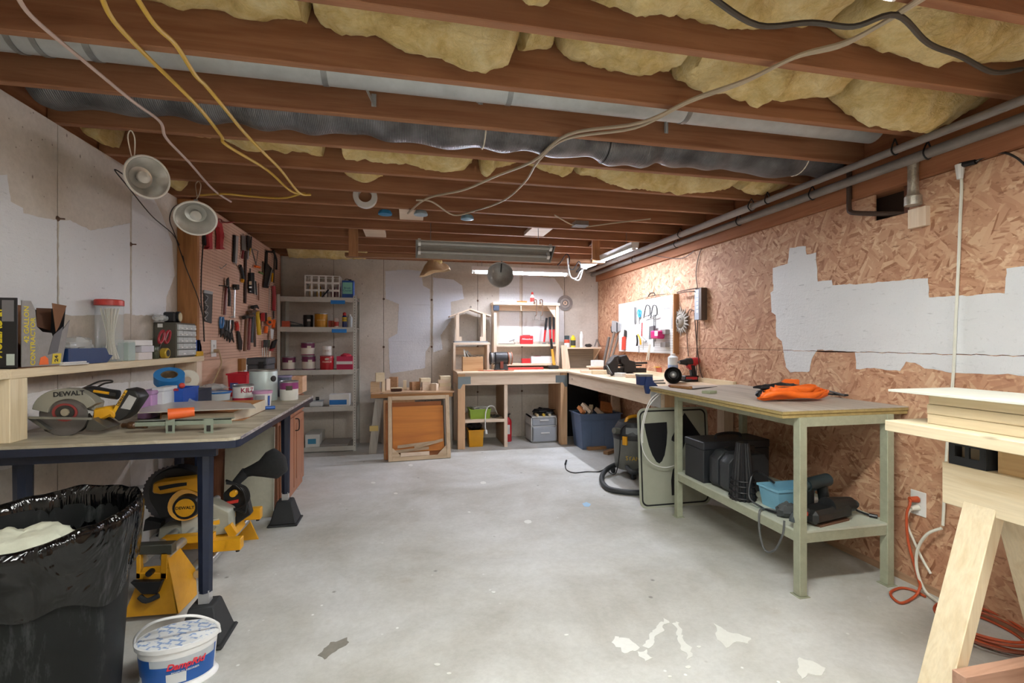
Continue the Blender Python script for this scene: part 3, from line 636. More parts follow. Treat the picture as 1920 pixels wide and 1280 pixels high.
def crumple(b, c, r, seed=0, n=18, m=10, a=.35):
    def fn(s, q):
        th = 2*PI*q; ph = PI*(s*.98+.01)-PI/2; d = Vector((math.cos(ph)*math.cos(th), math.cos(ph)*math.sin(th), math.sin(ph)))
        k = 1+a*mnoise.fractal(d*2.2+Vector((seed, seed*2, 1)), 1, 2, 3); return (c[0]+r[0]*d.x*k, c[1]+r[1]*d.y*k, c[2]+r[2]*max(d.z*k, -.99))
    b.grid(fn, m, n, True); return b
M_FILM = clear('clear_film', '#dfe4e6', .12, .38)
cy_ = (ya+yb)/2
obj('plastic_bag', crumple(B(), (-1.60, cy_, ZSH+.10), (.045, .10, .035), 3), M_FILM, label='crumpled clear plastic bag on the dark blue screw bin', cat='bag')
yc = P(140, 676, X=-1.535).y
for i, (dz, w_) in enumerate(((0, .05), (.008, .04))): cbx('paper_packet', 'white flat packet on the shelf before the blue bin, %s of two' % ('lower', 'upper')[i], 'packet', -1.545+.002, -1.515-.004*i, yc-.1, yc+.02+w_, ZSH+.001+dz, ZSH+.008+dz, M_WHITE)
# jar of zip ties
t = thing('zip_tie_jar', 'tall clear jar of zip ties with a red lid on the left shelf', 'jar')
jy = P(207, 625, X=-1.60).y; c = (-1.605, jy, ZSH+.001); r = .062; h = .305
obj('glass', B().lathe([(r*.9, 0), (r, .01), (r, h)], 26, c, cap=False), clear('jar_plastic', '#d5dde0', .08, .28), t); obj('jar_base', B().lathe([(r*.9, 0), (r*.9, .004)], 26, c), clear('jar_plastic', '#d5dde0', .08, .28), t)
obj('lid', B().lathe([(r*1.05, h), (r*1.05, h+.028), (r*.98, h+.032), (0, h+.032)], 26, c, cap=False), plain('#b8342c', .4), t)
for k in range(24):
    a = k*2.4; rr = .045*math.sqrt((k+.5)/24)
    obj('zip_tie', B().tube([(c[0]+rr*math.cos(a), c[1]+rr*math.sin(a)*1.0, c[2]+.29), (c[0]+rr*.35*math.cos(a), c[1]+rr*.35*math.sin(a)+.01, c[2]+.13), (c[0]+rr*.9*math.cos(a+.5), c[1]+rr*.9*math.sin(a+.5)+.005, c[2]+.012)], .003, 4, 5), M_CREAM, t)
# small boxes
ua = lambda u, X=-1.54: P(u, 650, X=X).y
obj('clear_cup', B().lathe([(.03, 0), (.036, .085), (.033, .085), (.028, .004)], 16, (-1.63, ua(240), ZSH+.001)), M_FILM, label='clear plastic cup beside the tall jar on the shelf', cat='cup')
obj('glass_block', B().box(-1.60, -1.545, ua(243), ua(256), ZSH+.001, ZSH+.105), clear('green_glass', '#cfe2dc', .1, .5), label='greenish clear plastic box on the shelf, next to white cartons', cat='box', bev=.003)
cbx('carton', 'white carton with pink stripe at the bottom of a shelf stack', 'carton', -1.66, -1.54, ua(260), ua(286), ZSH+.001, ZSH+.045, plain('#e2dad6', .6))
cbx('carton', 'lavender-white carton in the middle of a shelf stack', 'carton', -1.655, -1.54, ua(266), ua(289), ZSH+.046, ZSH+.085, plain('#cfcbd2', .6))
cbx('carton', 'white carton with black end on top of a shelf stack', 'carton', -1.65, -1.545, ua(256), ua(288), ZSH+.086, ZSH+.118, M_WHITE)
t = thing('brush_jar', 'small dark glass jar in front of the drawer cabinet', 'jar'); yj = ua(299)
obj('glass', B().lathe([(.02, 0), (.022, .005), (.022, .07), (.018, .08)], 16, (-1.565, yj, ZSH+.001)), clear('dark_glass', '#59614e', .1, .6), t); obj('content', B().lathe([(.017, .002), (.017, .05)], 12, (-1.565, yj, ZSH+.001)), plain('#5a5440', .7), t)
t = thing('scissors', 'scissors with big red handles standing in the small jar', 'scissors')
for s in (-1, 1): obj('handle', B().tube([Vector((-1.545, yj+.075+s*.04, ZSH+.14))+Vector((0, s*.028*math.cos(a)+.02*math.sin(a), .04*math.sin(a))) for a in [2*PI*k/14 for k in range(14)]], .008, 7, 2, True), plain('#9c2630', .35), t)
obj('blade', B().bar((-1.55, yj+.05, ZSH+.11), (-1.56, yj+.005, ZSH+.012), .012, .003, (1, 0, 0)), M_DKMET, t)
t = thing('tape_measure', 'yellow tape measure in front of the drawer cabinet', 'tape measure'); ym = ua(310)
obj('case', B(basis((-1.54, ym, ZSH+.035), (0, 1, 0), (0, 0, 1), (1, 0, 0))).lathe([(.0, -.02), (.030, -.02), (.033, -.016), (.033, .012), (.030, .016), (0, .016)], 20), plain('#c9a93c', .35, .2), t); obj('badge', B(basis((-1.523, ym, ZSH+.035), (0, 1, 0), (0, 0, 1), (1, 0, 0))).lathe([(.022, 0), (.022, .001)], 16), M_BLACK, t)
# drawer cabinet
t = thing('parts_cabinet', 'grey steel cabinet of small clear drawers on the shelf', 'cabinet')
x1 = -1.535; ya, yb = 3.63, 3.925; z0, z1 = ZSH+.001, 1.43; CG = plain('#5b584f', .45, .2, .12)
obj('body', B().box(XL+.006, x1-.005, ya, yb, z0, z1), CG, t, bev=.003)
for i in range(4):
    for j in range(5):
        w_ = (yb-ya-.02)/4; h_ = (z1-z0-.02)/5; y_ = ya+.01+i*w_; z_ = z0+.01+j*h_
        if j == 0: 
            if i % 2: continue
            w2 = 2*w_
        else: w2 = w_
        d = obj('drawer', B().box(x1-.004, x1+.006, y_+.003, y_+w2-.003, z_+.003, z_+h_-.003), clear('drawer_plastic', '#cdd2d2', .2, .85), t)
        obj('pull', B().box(x1+.006, x1+.016, y_+w2/2-.012, y_+w2/2+.012, z_+.012, z_+.018), M_WHITE, d)
obj('sticker', B().box(XL+.03, XL+.06, ya-.001, ya, 1.395, 1.42), M_WHITE, t)
t = thing('headlamp', 'black headlamp with pale lens on top of the drawer cabinet', 'lamp'); yh = P(330, 600, X=-1.56).y
obj('body', B().box(-1.62, -1.55, yh-.045, yh+.02, 1.431, 1.50), M_BLACK, t, bev=.008); obj('lens', B().cyl((-1.552, yh+.01, 1.468), (-1.535, yh+.012, 1.468), .034, .03, 18), plain('#cbbf9c', .3), t); obj('bezel', B().cyl((-1.56, yh+.01, 1.468), (-1.54, yh+.012, 1.468), .038, .038, 18), M_BLACK, t)
obj('plastic_bag', crumple(B(), (-1.61, yh-.10, 1.455), (.04, .045, .022), 8), M_FILM, label='small clear bag on top of the drawer cabinet', cat='bag')
t = thing('parts_bin', 'small bright blue bin at the far end of the left shelf', 'bin'); ya, yb = 3.945, 4.05
Mx = basis((-1.545, 0, 0), (0, 1, 0), (0, 0, 1), (1, 0, 0)); zb = ZSH+.037; sil = [(ya, zb), (yb, zb), (yb, zb+.03), (yb-.03, zb+.085), (ya, zb+.085)]
for d0 in (0, -.1): obj('side_wall', B(Mx).prism(sil, d0-.003, d0), M_BLUE, t)
obj('back_wall', B().box(-1.648, -1.545, ya, ya+.003, zb, zb+.085), M_BLUE, t); obj('bottom', B().box(-1.648, -1.545, ya, yb, zb, zb+.003), M_BLUE, t); obj('front_lip', B().box(-1.648, -1.545, yb-.003, yb, zb, zb+.03), plain('#4f86d0', .4), t)
cbx('yellow_clip_box', 'yellow plastic case under the small bright blue bin', 'case', -1.65, -1.535, 3.94, 4.055, ZSH+.001, ZSH+.036, plain('#d9a821', .4))
obj('paint_stick', B().cyl((-1.60, 3.98, zb+.01), (-1.585, 3.995, zb+.16), .008, n=8), M_CREAM, label='pale stick standing in the small bright blue bin', cat='stick')
# ---------------------------------------------------------------- things on the table
SY = 2.40
def q(u, v, dy=0): return P(u, v, Y=SY+dy)
t = thing('circular_saw', 'grey and yellow cordless circular saw lying on the table', 'saw')
GG = plain('#8f8d82', .45, .15, .12)
cu, cv = 121, 771
g = arc(cu, cv, 62, 175, 20, 16, 43)+arc(cu+6, cv+4, 38, 20, 178, 14, 27)
obj('upper_guard', B().slab([q(u, v, -.035) for u, v in g], (0, .055, 0)), GG, t, bev=.002)
bl = [q(u, v, -.022) for u, v in arc(cu-2, cv+6, 46, 0, 352, 44, 40)]
obj('blade', B().slab(bl, (0, .002, 0)), plain('#6a6664', .35, .4, .3), t)
obj('blade_ring', B().slab([q(u, v, -.026) for u, v in arc(cu, cv+2, 24, 0, 345, 22, 17)], (0, .003, 0)), plain('#8e3a38', .4, .3), t)
obj('blade_hub', B().slab([q(u, v, -.03) for u, v in arc(cu, cv+2, 18, 0, 345, 20, 13)], (0, .004, 0)), plain('#3a3836', .4, .5), t)
obj('arbor_washer', B().slab([q(u, v, -.036) for u, v in arc(cu, cv+2, 8, 0, 340, 14, 7)], (0, .006, 0)), plain('#a89f8c', .4, .5), t)
obj('lower_guard', B().slab([q(u, v, -.02) for u, v in ((78, 800), (84, 808), (100, 814), (124, 816), (146, 810), (160, 800), (168, 788), (160, 776), (150, 790), (134, 800), (112, 803), (95, 800), (86, 790))], (0, .03, 0)), plain('#2c2b2a', .4, .3), t)
bp = [q(52, 783, -.06), q(170, 784, -.06), q(200, 802, .03), q(196, 805, .03), q(80, 803, .06)]
obj('base_plate', B().slab([q(52, 785, -.045), q(66, 786, -.045), q(92, 806, -.045), q(80, 804, -.045)], (0, .10, 0)), plain('#6a6a66', .35, .6), t); obj('base_shoe', B().slab([q(168, 785, -.05), q(173, 784, -.05), q(200, 802, -.05), q(193, 806, -.05), q(160, 806, -.03)], (0, .10, 0)), plain('#6a6a66', .35, .6), t)
obj('base_edge', B().slab([q(52, 781, -.062), q(172, 783, -.062), q(172, 787, -.062), q(52, 785, -.062)], (0, .012, 0)), plain('#8b8b84', .35, .6), t)
obj('motor_housing', B().slab([q(u, v, -.01) for u, v in ((172, 786), (174, 766), (200, 762), (216, 772), (216, 783), (208, 786), (205, 780), (185, 790))], (0, .08, 0)), plain('#d39a16', .4), t, bev=.008)
obj('motor_neck', B().slab([q(u, v, .0) for u, v in ((150, 758), (164, 750), (182, 752), (178, 772), (160, 768))], (0, .06, 0)), GG, t, bev=.006)
obj('handle', B().tube([q(158, 735, .03), q(172, 732, .03), q(190, 735, .03), (q(206, 738, .03)), q(222, 740, .03)], .021, 10, 4), M_BLACK, t)
obj('handle_trim', B().tube([q(176, 733, .008), q(190, 735, .008), q(204, 737, .008)], .006, 6, 4), plain('#d39a16', .4), t)
obj('hand_guard', B().tube([q(160, 735, .03), q(150, 745, .03), q(162, 755, .03)], .016, 8, 4), M_BLACK, t)
obj('rafter_hook', B().tube([q(142, 734, .05), q(165, 724, .05), q(186, 715, .05), q(207, 713, .05), (q(210, 716, .05)), q(195, 719, .05), q(180, 727, .05)], .004, 6, 5), M_DKMET, t)
bt = obj('battery', B().slab([q(u, v, -.005) for u, v in ((206, 778), (236, 728), (252, 732), (262, 745), (238, 780), (222, 790))], (0, .085, 0)), plain('#1b1b1c', .45), t, bev=.004)
obj('battery_label', B().slab([q(u, v, -.0065) for u, v in ((226, 765), (242, 740), (256, 746), (244, 768))], (0, .001, 0)), plain('#a9a9a8', .4), bt)
obj('battery_stripe', B().slab([q(u, v, -.0065) for u, v in ((210, 772), (234, 731), (239, 732), (215, 776))], (0, .001, 0)), plain('#d8a51c', .4), bt)
p0 = q(130, 737, -.037); p1 = q(150, 736, -.037)
text('DEWALT', t, basis(q(129, 738, -.0365), Vector((1, 0, .06)), (-.06, 0, 1), (0, -1, 0)), .028, M_BLACK, bold=.0006)
text('DEWALT', t, basis(q(228, 748, -.0075), Vector((.5, 0, .87)), (-.87, 0, .5), (0, -1, 0)), .016, M_BLACK, bold=.0003)
def onT(u, v, z=0): return P(u, v, Z=ZT+z)
t = thing('wooden_rasp', 'tool with a brown wooden handle lying on the table', 'hand tool')
a, c, d = onT(230, 797, .016), onT(275, 798, .012), onT(330, 797, .008)
obj('handle', B().tube([a, a.lerp(c, .35), a.lerp(c, .75), c], lambda s: (.011, .017, .010, .012)[min(3, int(s*3.99))], 10, 5), plain('#5a3d26', .4), t); obj('shaft', B().bar(c, d, .012, .005), M_DKMET, t)
# metal drawer-slide bracket with feet
t = thing('metal_bracket', 'pale green metal bracket with two feet lying at the table front', 'bracket'); GP = plain('#8f9a8c', .45, .3, .12)
for u0, u1 in ((311, 328), (383, 400)):
    a = P(u0, 812, Z=ZT); z = P(u0, 785, Y=a.y).z; bx = P(u1, 812, Y=a.y).x
    ft = B(basis((a.x, a.y, 0), (1, 0, 0), (0, 0, 1), (0, -1, 0))); w_ = bx-a.x; h_ = z-ZT
    ft.prism([(0, ZT), (w_, ZT), (w_, z), (0, z)], 0, .002); obj('foot', ft, GP, t); obj('slot', B().box(a.x+w_*.28, a.x+w_*.72, a.y-.0035, a.y-.002, ZT+.008, ZT+h_*.55), M_DKMET, t)
    if u0 == 311: A0 = Vector((a.x-.12, a.y, z))
    else: A1 = Vector((a.x+w_+.06, a.y, z))
obj('channel', B().box(A0.x, A1.x, A0.y+.003, A0.y+.045, A0.z-.012, A0.z-.008).box(A0.x, A1.x, A0.y+.003, A0.y+.005, A0.z-.030, A0.z-.008), GP, t)
c = P(336, 785, Y=A0.y+.02); zc_ = A0.z+.019
obj('plastic_sleeve', B().cyl((c.x-.035, A0.y+.0, zc_), (c.x+.055, A0.y+.035, zc_+.004), .025, .021, 16), plain('#d9622e', .35), label='orange hollow plastic handle lying on the metal bracket', cat='handle')
# flattened carton and laminate sheet
t = thing('flat_carton', 'shallow open cardboard box lying on the table front', 'box')
a = onT(325, 796); yb0, yb1 = a.y+.06, a.y+.44; xa, xb = P(300, 790, Y=yb0).x, P(468, 784, Y=yb0+.1).x; KB = plain('#a9744a', .8, 0, .12); KL = plain('#c6bba6', .6)
obj('bottom', B().box(xa, xb, yb0, yb1, ZT+.001, ZT+.004), KB, t)
obj('front_wall', B().slab([(xa, yb0, ZT+.004), (xb-.04, yb0, ZT+.004), (xb-.04, yb0+.01, ZT+.04), (xa, yb0+.01, ZT+.04)], (0, .003, 0)), KL, t)
obj('side_wall', B().slab([(xb-.04, yb0, ZT+.002), (xb, yb0+.1, ZT+.002), (xb, yb1, ZT+.002), (xb, yb1, ZT+.06), (xb, yb0+.1, ZT+.062), (xb-.04, yb0, ZT+.045)], (-.003, 0, 0)), KL, t)
obj('back_wall', B().box(xa, xb, yb1-.003, yb1, ZT+.002, ZT+.06), KB, t); obj('side_wall', B().box(xa, xa+.003, yb0, yb1, ZT+.002, ZT+.05), KB, t)
z_ = ZT+.064
sh = [P(235, 776, Z=z_), P(330, 772, Z=z_), P(480, 766, Z=z_), P(470, 757, Z=z_), P(400, 752, Z=z_), P(300, 756, Z=z_)]
obj('laminate_sheet', B().slab(sh, (0, 0, .004)), plain('#b5b0a8', .3, 0, .15), label='thin grey laminate sheet lying over the cardboard box on the table', cat='sheet')
# organiser boxes behind the saw
def rbox(u0, u1, v0, v1, yf, dep, **k):
    a = P(u0, v1, Y=yf); c = P(u1, v1, Y=yf); zt_ = P((u0+u1)/2, v0, Y=yf).z; return a.x, c.x, yf, yf+dep, zt_
t = thing('storage_box', 'purple plastic box with lid on the table behind the saw', 'box'); x0, x1, ya, yb, z1 = rbox(257, 284, 733, 775, 2.80, .16); x0 = max(x0, XL+.02)
PU = clear('purple_plastic', '#b98fc2', .3, .92); obj('body', B().box(x0, x1, ya, yb, ZT+.001, z1-.02), PU, t, bev=.004); obj('lid', B().box(x0-.004, x1+.004, ya-.004, yb+.004, z1-.02, z1), plain('#a884b0', .4), t, bev=.003); obj('latch', B().box(x0+.02, x1-.02, ya-.008, ya-.004, z1-.045, z1-.012), PU, t)
t = thing('storage_box', 'white plastic box with lid between purple and blue boxes', 'box'); x0, x1, ya, yb, z1 = rbox(286, 306, 727, 768, 2.86, .15); WB = plain('#d4d8dc', .35)
obj('body', B().box(x0, x1, ya, yb, ZT+.001, z1-.02), WB, t, bev=.004); obj('lid', B().box(x0-.003, x1+.003, ya-.004, yb+.004, z1-.02, z1), WB, t, bev=.003)
t = thing('storage_box', 'bright blue open-front bin with red edge on the table', 'bin'); x0, x1, ya, yb, z1 = rbox(309, 343, 729, 755, 2.98, .2)
openbin(t, x0, x1, ya, yb, ZT+.001, z1, plain('#1e4fae', .35), .96, rim=.003); obj('red_edge', B().box(x0-.003, x1-.02, ya-.007, ya-.003, z1-.010, z1+.003), plain('#a32b3a', .4), t); obj('clear_front', B().box(x1+.003, x1+.006, ya, yb-.02, ZT+.004, ZT+.05), clear('blue_clear', '#7fb0e6', .2, .7), t)
obj('red_ball_knob', B().ball((x1-.03, ya+.06, z1+.013), .016), plain('#d2483f', .35), label='small red knob on the rim of the bright blue bin', cat='knob')
t = thing('tape_roll', 'roll of blue painters tape tilted on the bins', 'tape'); c = P(318, 717, Y=3.12)
Mt = T(c.x-.01, 3.14, z1+.05, 0, 28, 14); obj('tape', B(Mt).lathe([(.042, -.026), (.075, -.026), (.075, .026), (.042, .026), (.042, -.026)], 28, cap=False), plain('#2f7fc4', .5), t); obj('core', B(Mt).lathe([(.038, -.024), (.042, -.024), (.042, .024), (.038, .024), (.038, -.024)], 28, cap=False), plain('#6d5a45', .7), t)
Mt = T(P(352, 726, Y=3.3).x, 3.30, ZT+.165, 20, 90, 15); obj('cream_roll', B(Mt).lathe([(.02, -.03), (.06, -.03), (.06, .03), (.02, .03), (.02, -.03)], 24, cap=False), M_CREAM, label='cream tape roll standing behind the blue tape', cat='tape')
cbx('carton', 'flat grey carton under the cream tape roll', 'carton', P(345, 740, Y=3.22).x, P(372, 740, Y=3.22).x, 3.22, 3.42, ZT+.001, ZT+.104, plain('#3a3f52', .6))
# white tub, bags, tubes
t = thing('plastic_tub', 'low white tub with a blue rim in the middle of the table', 'tub'); a = onT(402, 752); r_ = .075
obj('body', B().lathe([(r_*.88, 0), (r_, .052), (r_*.96, .052), (r_*.85, .004), (0, .004)], 24, (a.x, a.y+.07, ZT+.001), cap=False), clear('tub_white', '#dfe3e6', .3, .9), t); obj('rim', B().lathe([(r_*1.0, .046), (r_*1.07, .050), (r_*1.07, .058), (r_*.99, .058)], 24, (a.x, a.y+.07, ZT+.001), cap=False), plain('#3a7cc8', .35), t)
obj('plastic_bag', crumple(B(), (a.x-.03, a.y+.06, ZT+.088), (.085, .06, .024), 5), M_FILM, label='clear crumpled bag lying on the white tub', cat='bag')
obj('plastic_bag', crumple(B(), (P(355, 735, Y=3.12).x, 3.08, ZT+.045), (.05, .04, .035), 11), M_FILM, label='clear crumpled bag beside the bright blue bin', cat='bag')
a = onT(448, 764, .012); c = onT(420, 757, .02)
t = thing('glue_tube', 'red-tipped white glue tube lying on the table', 'tube'); obj('body', B().cyl(c, c.lerp(a, .3), .016, n=12), M_WHITE, t); obj('nozzle', B().cyl(c.lerp(a, .3), a, .014, .005, 12), plain('#d5482a', .4), t)
a = onT(515, 769); obj('blue_tube', B().cyl((a.x-.10, a.y+.02, ZT+.011), (a.x-.01, a.y+.05, ZT+.011), .010, n=12), plain('#2f5fb0', .35), label='short blue tube lying near the table edge', cat='tube')
# cans
def onTable(u, v, r): 
    a = onT(u, v); d = Vector((a.x, a.y, 0)).normalized(); return (a.x+d.x*r, a.y+d.y*r, ZT+.001)
def facing(c, r, z, off=0): 
    d = Vector((-c[0], -c[1], 0)).normalized(); d.rotate(Euler((0, 0, off))); return basis((c[0]+d.x*(r+.0012), c[1]+d.y*(r+.0012), z), Vector((0, 0, 1)).cross(d), (0, 0, 1), d)
c = onTable(456, 763, .058); t = can('primer_can', 'white and red quart can on the table beside the purple-lidded tub', c, .058, .128, plain('#d5d6d4', .35, .1), M_STEEL, plain('#a8243c', .4), (.02, .42), 'paint can', handle=False)
text('KILZ', t, facing(c, .058, ZT+.10, .45), .04, plain('#9c2040', .4), wrap=.059, bold=.001)
c = onTable(492, 766, .052); t = thing('putty_tub', 'white putty tub with a pink-purple lid at the table front', 'tub')
obj('body', B().lathe([(.044, 0), (.052, .085), (.052, .09)], 24, c), plain('#dcdcdc', .4), t); obj('lid', B().lathe([(.056, .086), (.056, .102), (0, .103)], 24, c, cap=False), plain('#b98aae', .4), t); M = facing(c, .049, ZT+.045)
for nm, x0, x1, z0, z1, cl in (('grey_label', -.04, .012, -.034, .034, '#9c9c9e'), ('blue_label', .03, .044, -.03, .03, '#3558a8'), ('barcode', -.004, .010, -.026, -.004, '#56565a')):
    b = B(M); b.grid(lambda s, k: ((.051)*math.sin((x0+(x1-x0)*s)/.049), z0+(z1-z0)*k, .0515*math.cos((x0+(x1-x0)*s)/.049)-.049+(.003*((z0+(z1-z0)*k)/.045))), 8, 2); obj(nm, b, plain(cl, .5), t)
c = onTable(494, 753, .086); t = can('gallon_can', 'large pale blue-grey gallon can standing on the table', c, .086, .205, plain('#bccacb', .4, .1), M_STEEL, None, handle=False)
M = facing(c, .086, ZT+.15, .75); obj('handle_boss', B(M).lathe([(.02, -.004), (.02, .004), (.008, .006), (0, .006)], 16, cap=False), M_DKMET, t)
c = onTable(533, 744, .05); t = thing('brush_container', 'clear dark-stained container behind the purple-banded can', 'container')
obj('body', B().lathe([(.046, 0), (.052, .15), (.049, .15), (.043, .004)], 20, c), clear('stained_plastic', '#6d7386', .2, .75), t); obj('rim', B().lathe([(.053, .140), (.056, .15), (.05, .152)], 20, c, cap=False), clear('violet_plastic', '#a89bc0', .2, .8), t)
c = onTable(542, 751, .058); t = can('paint_can', 'white and purple quart can at the table edge', c, .058, .125, plain('#d8d8d2', .4), M_STEEL, plain('#8e3a74', .4), (.60, .97), handle=False)
M = facing(c, .058, ZT+.085); b = B(M); b.grid(lambda s, k: (.0595*math.sin((s-.5)*.7), (k-.5)*.03, .0595*math.cos((s-.5)*.7)-.058), 8, 2); obj('emblem', b, plain('#4a4438', .4, .3), t)
# ---------------------------------------------------------------- cabinet beyond the table
t = thing('base_cabinet', 'reddish-brown wooden base cabinet beyond the blue-legged table', 'cabinet'); CW = wood('a8755a', '8f5f48', 2, .5, .8, False); CWY = wood('cfa98a', 'ba9072', 1, .6, .8)
obj('carcass', B().box(XPEG+.02, -.972, 3.90, 4.75, .0, .835), CW, t); obj('worktop', B().box(XPEG+.005, -.945, 3.88, 4.78, .836, .87), CWY, t, bev=.002)
for ya, yb in ((3.93, 4.32), (4.35, 4.72)):
    d = obj('door', B().box(-.971, -.952, ya, yb, .06, .66), CW, t, bev=.003); obj('raised_panel', B().box(-.9515, -.946, ya+.06, yb-.06, .12, .60), CW, d, bev=.003)
    hy = ya+.03; obj('handle', B().tube([(-.952, hy, .54), (-.925, hy, .545), (-.920, hy, .59), (-.925, hy, .635), (-.952, hy, .64)], .005, 7, 4), M_BLACK, d)
    d = obj('drawer', B().box(-.971, -.952, ya, yb, .68, .82), CW, t, bev=.003); obj('knob', B().ball((-.942, (ya+yb)/2, .75), .012), M_BLACK, d)
t = thing('storage_bin', 'bright red plastic bin on the wooden cabinet', 'bin'); a = P(428, 700, Y=4.02); x0, x1 = a.x, P(464, 700, Y=4.02).x
openbin(t, x0, x1, 4.0, 4.22, .871, P(440, 700, Y=4.0).z, plain('#c01f30', .35), .86); obj('label', B().box(x0+.02, x0+.075, 3.997, 3.999, .94, .985), plain('#4a4a86', .5), t)
t = thing('tool_case', 'dark grey ridged plastic case on the wooden cabinet', 'case'); x0, x1 = P(463, 690, Y=4.35).x, P(500, 690, Y=4.35).x; z1 = P(480, 671, Y=4.35).z; DG = plain('#4c4e54', .5, 0, .3, 30)
obj('body', B().box(x0, x1, 4.35, 4.60, .871, z1-.06), DG, t, bev=.006); obj('lid', B().box(x0-.005, x1+.005, 4.345, 4.605, z1-.059, z1), DG, t, bev=.008); obj('latch', B().box(x1-.06, x1-.02, 4.335, 4.345, z1-.09, z1-.03), M_BLACK, t)
t = thing('wood_bin', 'small open wooden box at the edge of the cabinet', 'box'); x0, x1 = P(546, 720, Y=4.30).x, P(568, 720, Y=4.30).x; openbin(t, x0, x1, 4.28, 4.45, .871, P(555, 706, Y=4.3).z, CWY, 1.0, .006, 0)
b = B()
for k in range(14): p = Vector((P(412, 710, Y=4.05).x+random.uniform(-.05, .05), 4.05+random.uniform(0, .1), .875+.012*(k % 3))); b.bar(p, p+Vector((random.uniform(-.05, .05), random.uniform(-.03, .03), 0.004)), .01, .008)
obj('scrap_metal', b, M_STEEL, label='heap of small metal parts beside the red bin', cat='parts', kind='stuff')
# ---------------------------------------------------------------- bucket
t = thing('moisture_bucket', 'white oval bucket with a printed film lid at the table foot', 'bucket'); bc = (-.872, 2.075, 0); rx, ry = .132, .092
WBk = plain('#e6e8ea', .35)
rot = T(bc[0], bc[1], 0, 8)
obj('body', B(rot).lathe([(.86, .004), (.90, .02), (1, .158), (1.0, .165), (.96, .165), (.94, .15)], 40, sx=rx, sy=ry, cap=True), WBk, t); obj('base_rim', B(rot).lathe([(1.0, 0), (1.02, .006), (.98, .014), (.88, .02)], 40, sx=rx, sy=ry), WBk, t)
obj('rim', B(rot).lathe([(1.0, .150), (1.06, .153), (1.06, .168), (1.0, .170), (.97, .166)], 40, sx=rx, sy=ry, cap=False), WBk, t)
FLM = N('printed_film'); fv = FLM.coords((1, 1, 1), (0, 0, .35)); bk = FLM.n('ShaderNodeTexBrick'); FLM.l(fv, bk.inputs['Vector']); bk.inputs['Scale'].default_value = 11; bk.inputs['Color1'].default_value = lin('e6e9ec'); bk.inputs['Color2'].default_value = lin('e6e9ec'); bk.inputs['Mortar'].default_value = lin('8fa9d2'); bk.inputs['Mortar Size'].default_value = .05
fcol = FLM.mix(FLM.ramp(FLM.noise(fv, 38, 2), [(.45, .0), (.55, 1.0)]), bk.outputs[0], 'e6e9ec'); FLM.out(fcol, .3)
fm = obj('film_lid', B(rot).lathe([(1.0, .1690), (.98, .1706), (0, .1706)], 40, sx=rx, sy=ry, cap=False), FLM.mat, t)
def bucket_wrap(a0, a1, z0, z1, mat, name, k=1.004):
    b = B(rot)
    def fn(s, qv):
        a = math.radians(a0+(a1-a0)*s); z = z0+(z1-z0)*qv; m_ = (.90+.10*(z-.02)/.138)*k; return (rx*m_*math.cos(a), ry*m_*math.sin(a), z)
    b.grid(fn, 24, 3); obj(name, b, mat, t)
bucket_wrap(185, 352, .026, .125, plain('#2358a4', .35), 'blue_label'); bucket_wrap(236, 345, .098, .126, plain('#b9c0c8', .35), 'silver_label', 1.008)
bucket_wrap(262, 292, .032, .07, plain('#d6dade', .4), 'label_picture', 1.008); bucket_wrap(190, 212, .03, .055, plain('#e8e8ea', .4), 'barcode', 1.008)
def bpos(a, z, k=1.035):
    a = math.radians(a); m_ = (.90+.10*(z-.02)/.138)*k; p = rot @ Vector((rx*m_*math.cos(a), ry*m_*math.sin(a), z)); n = rot.to_3x3() @ Vector((math.cos(a)/rx, math.sin(a)/ry, 0)); n.normalize(); return basis(p, Vector((0, 0, 1)).cross(n), (0, 0, 1), n)
text('DampRid', t, bpos(290, .097), .032, plain('#d8303c', .4), wrap=.2, shear=.3, bold=.0009); text('MOISTURE ABSORBER', t, bpos(290, .074), .009, M_WHITE, wrap=.2)
obj('bail_handle', B(rot).tube([(-rx*1.06, 0, .15), (-rx*.98, -.02, .20), (-rx*.55, -.055, .255), (0, -.07, .272), (rx*.55, -.055, .255), (rx*.98, -.02, .20), (rx*1.06, 0, .15)], .005, 8, 6), WBk, t)
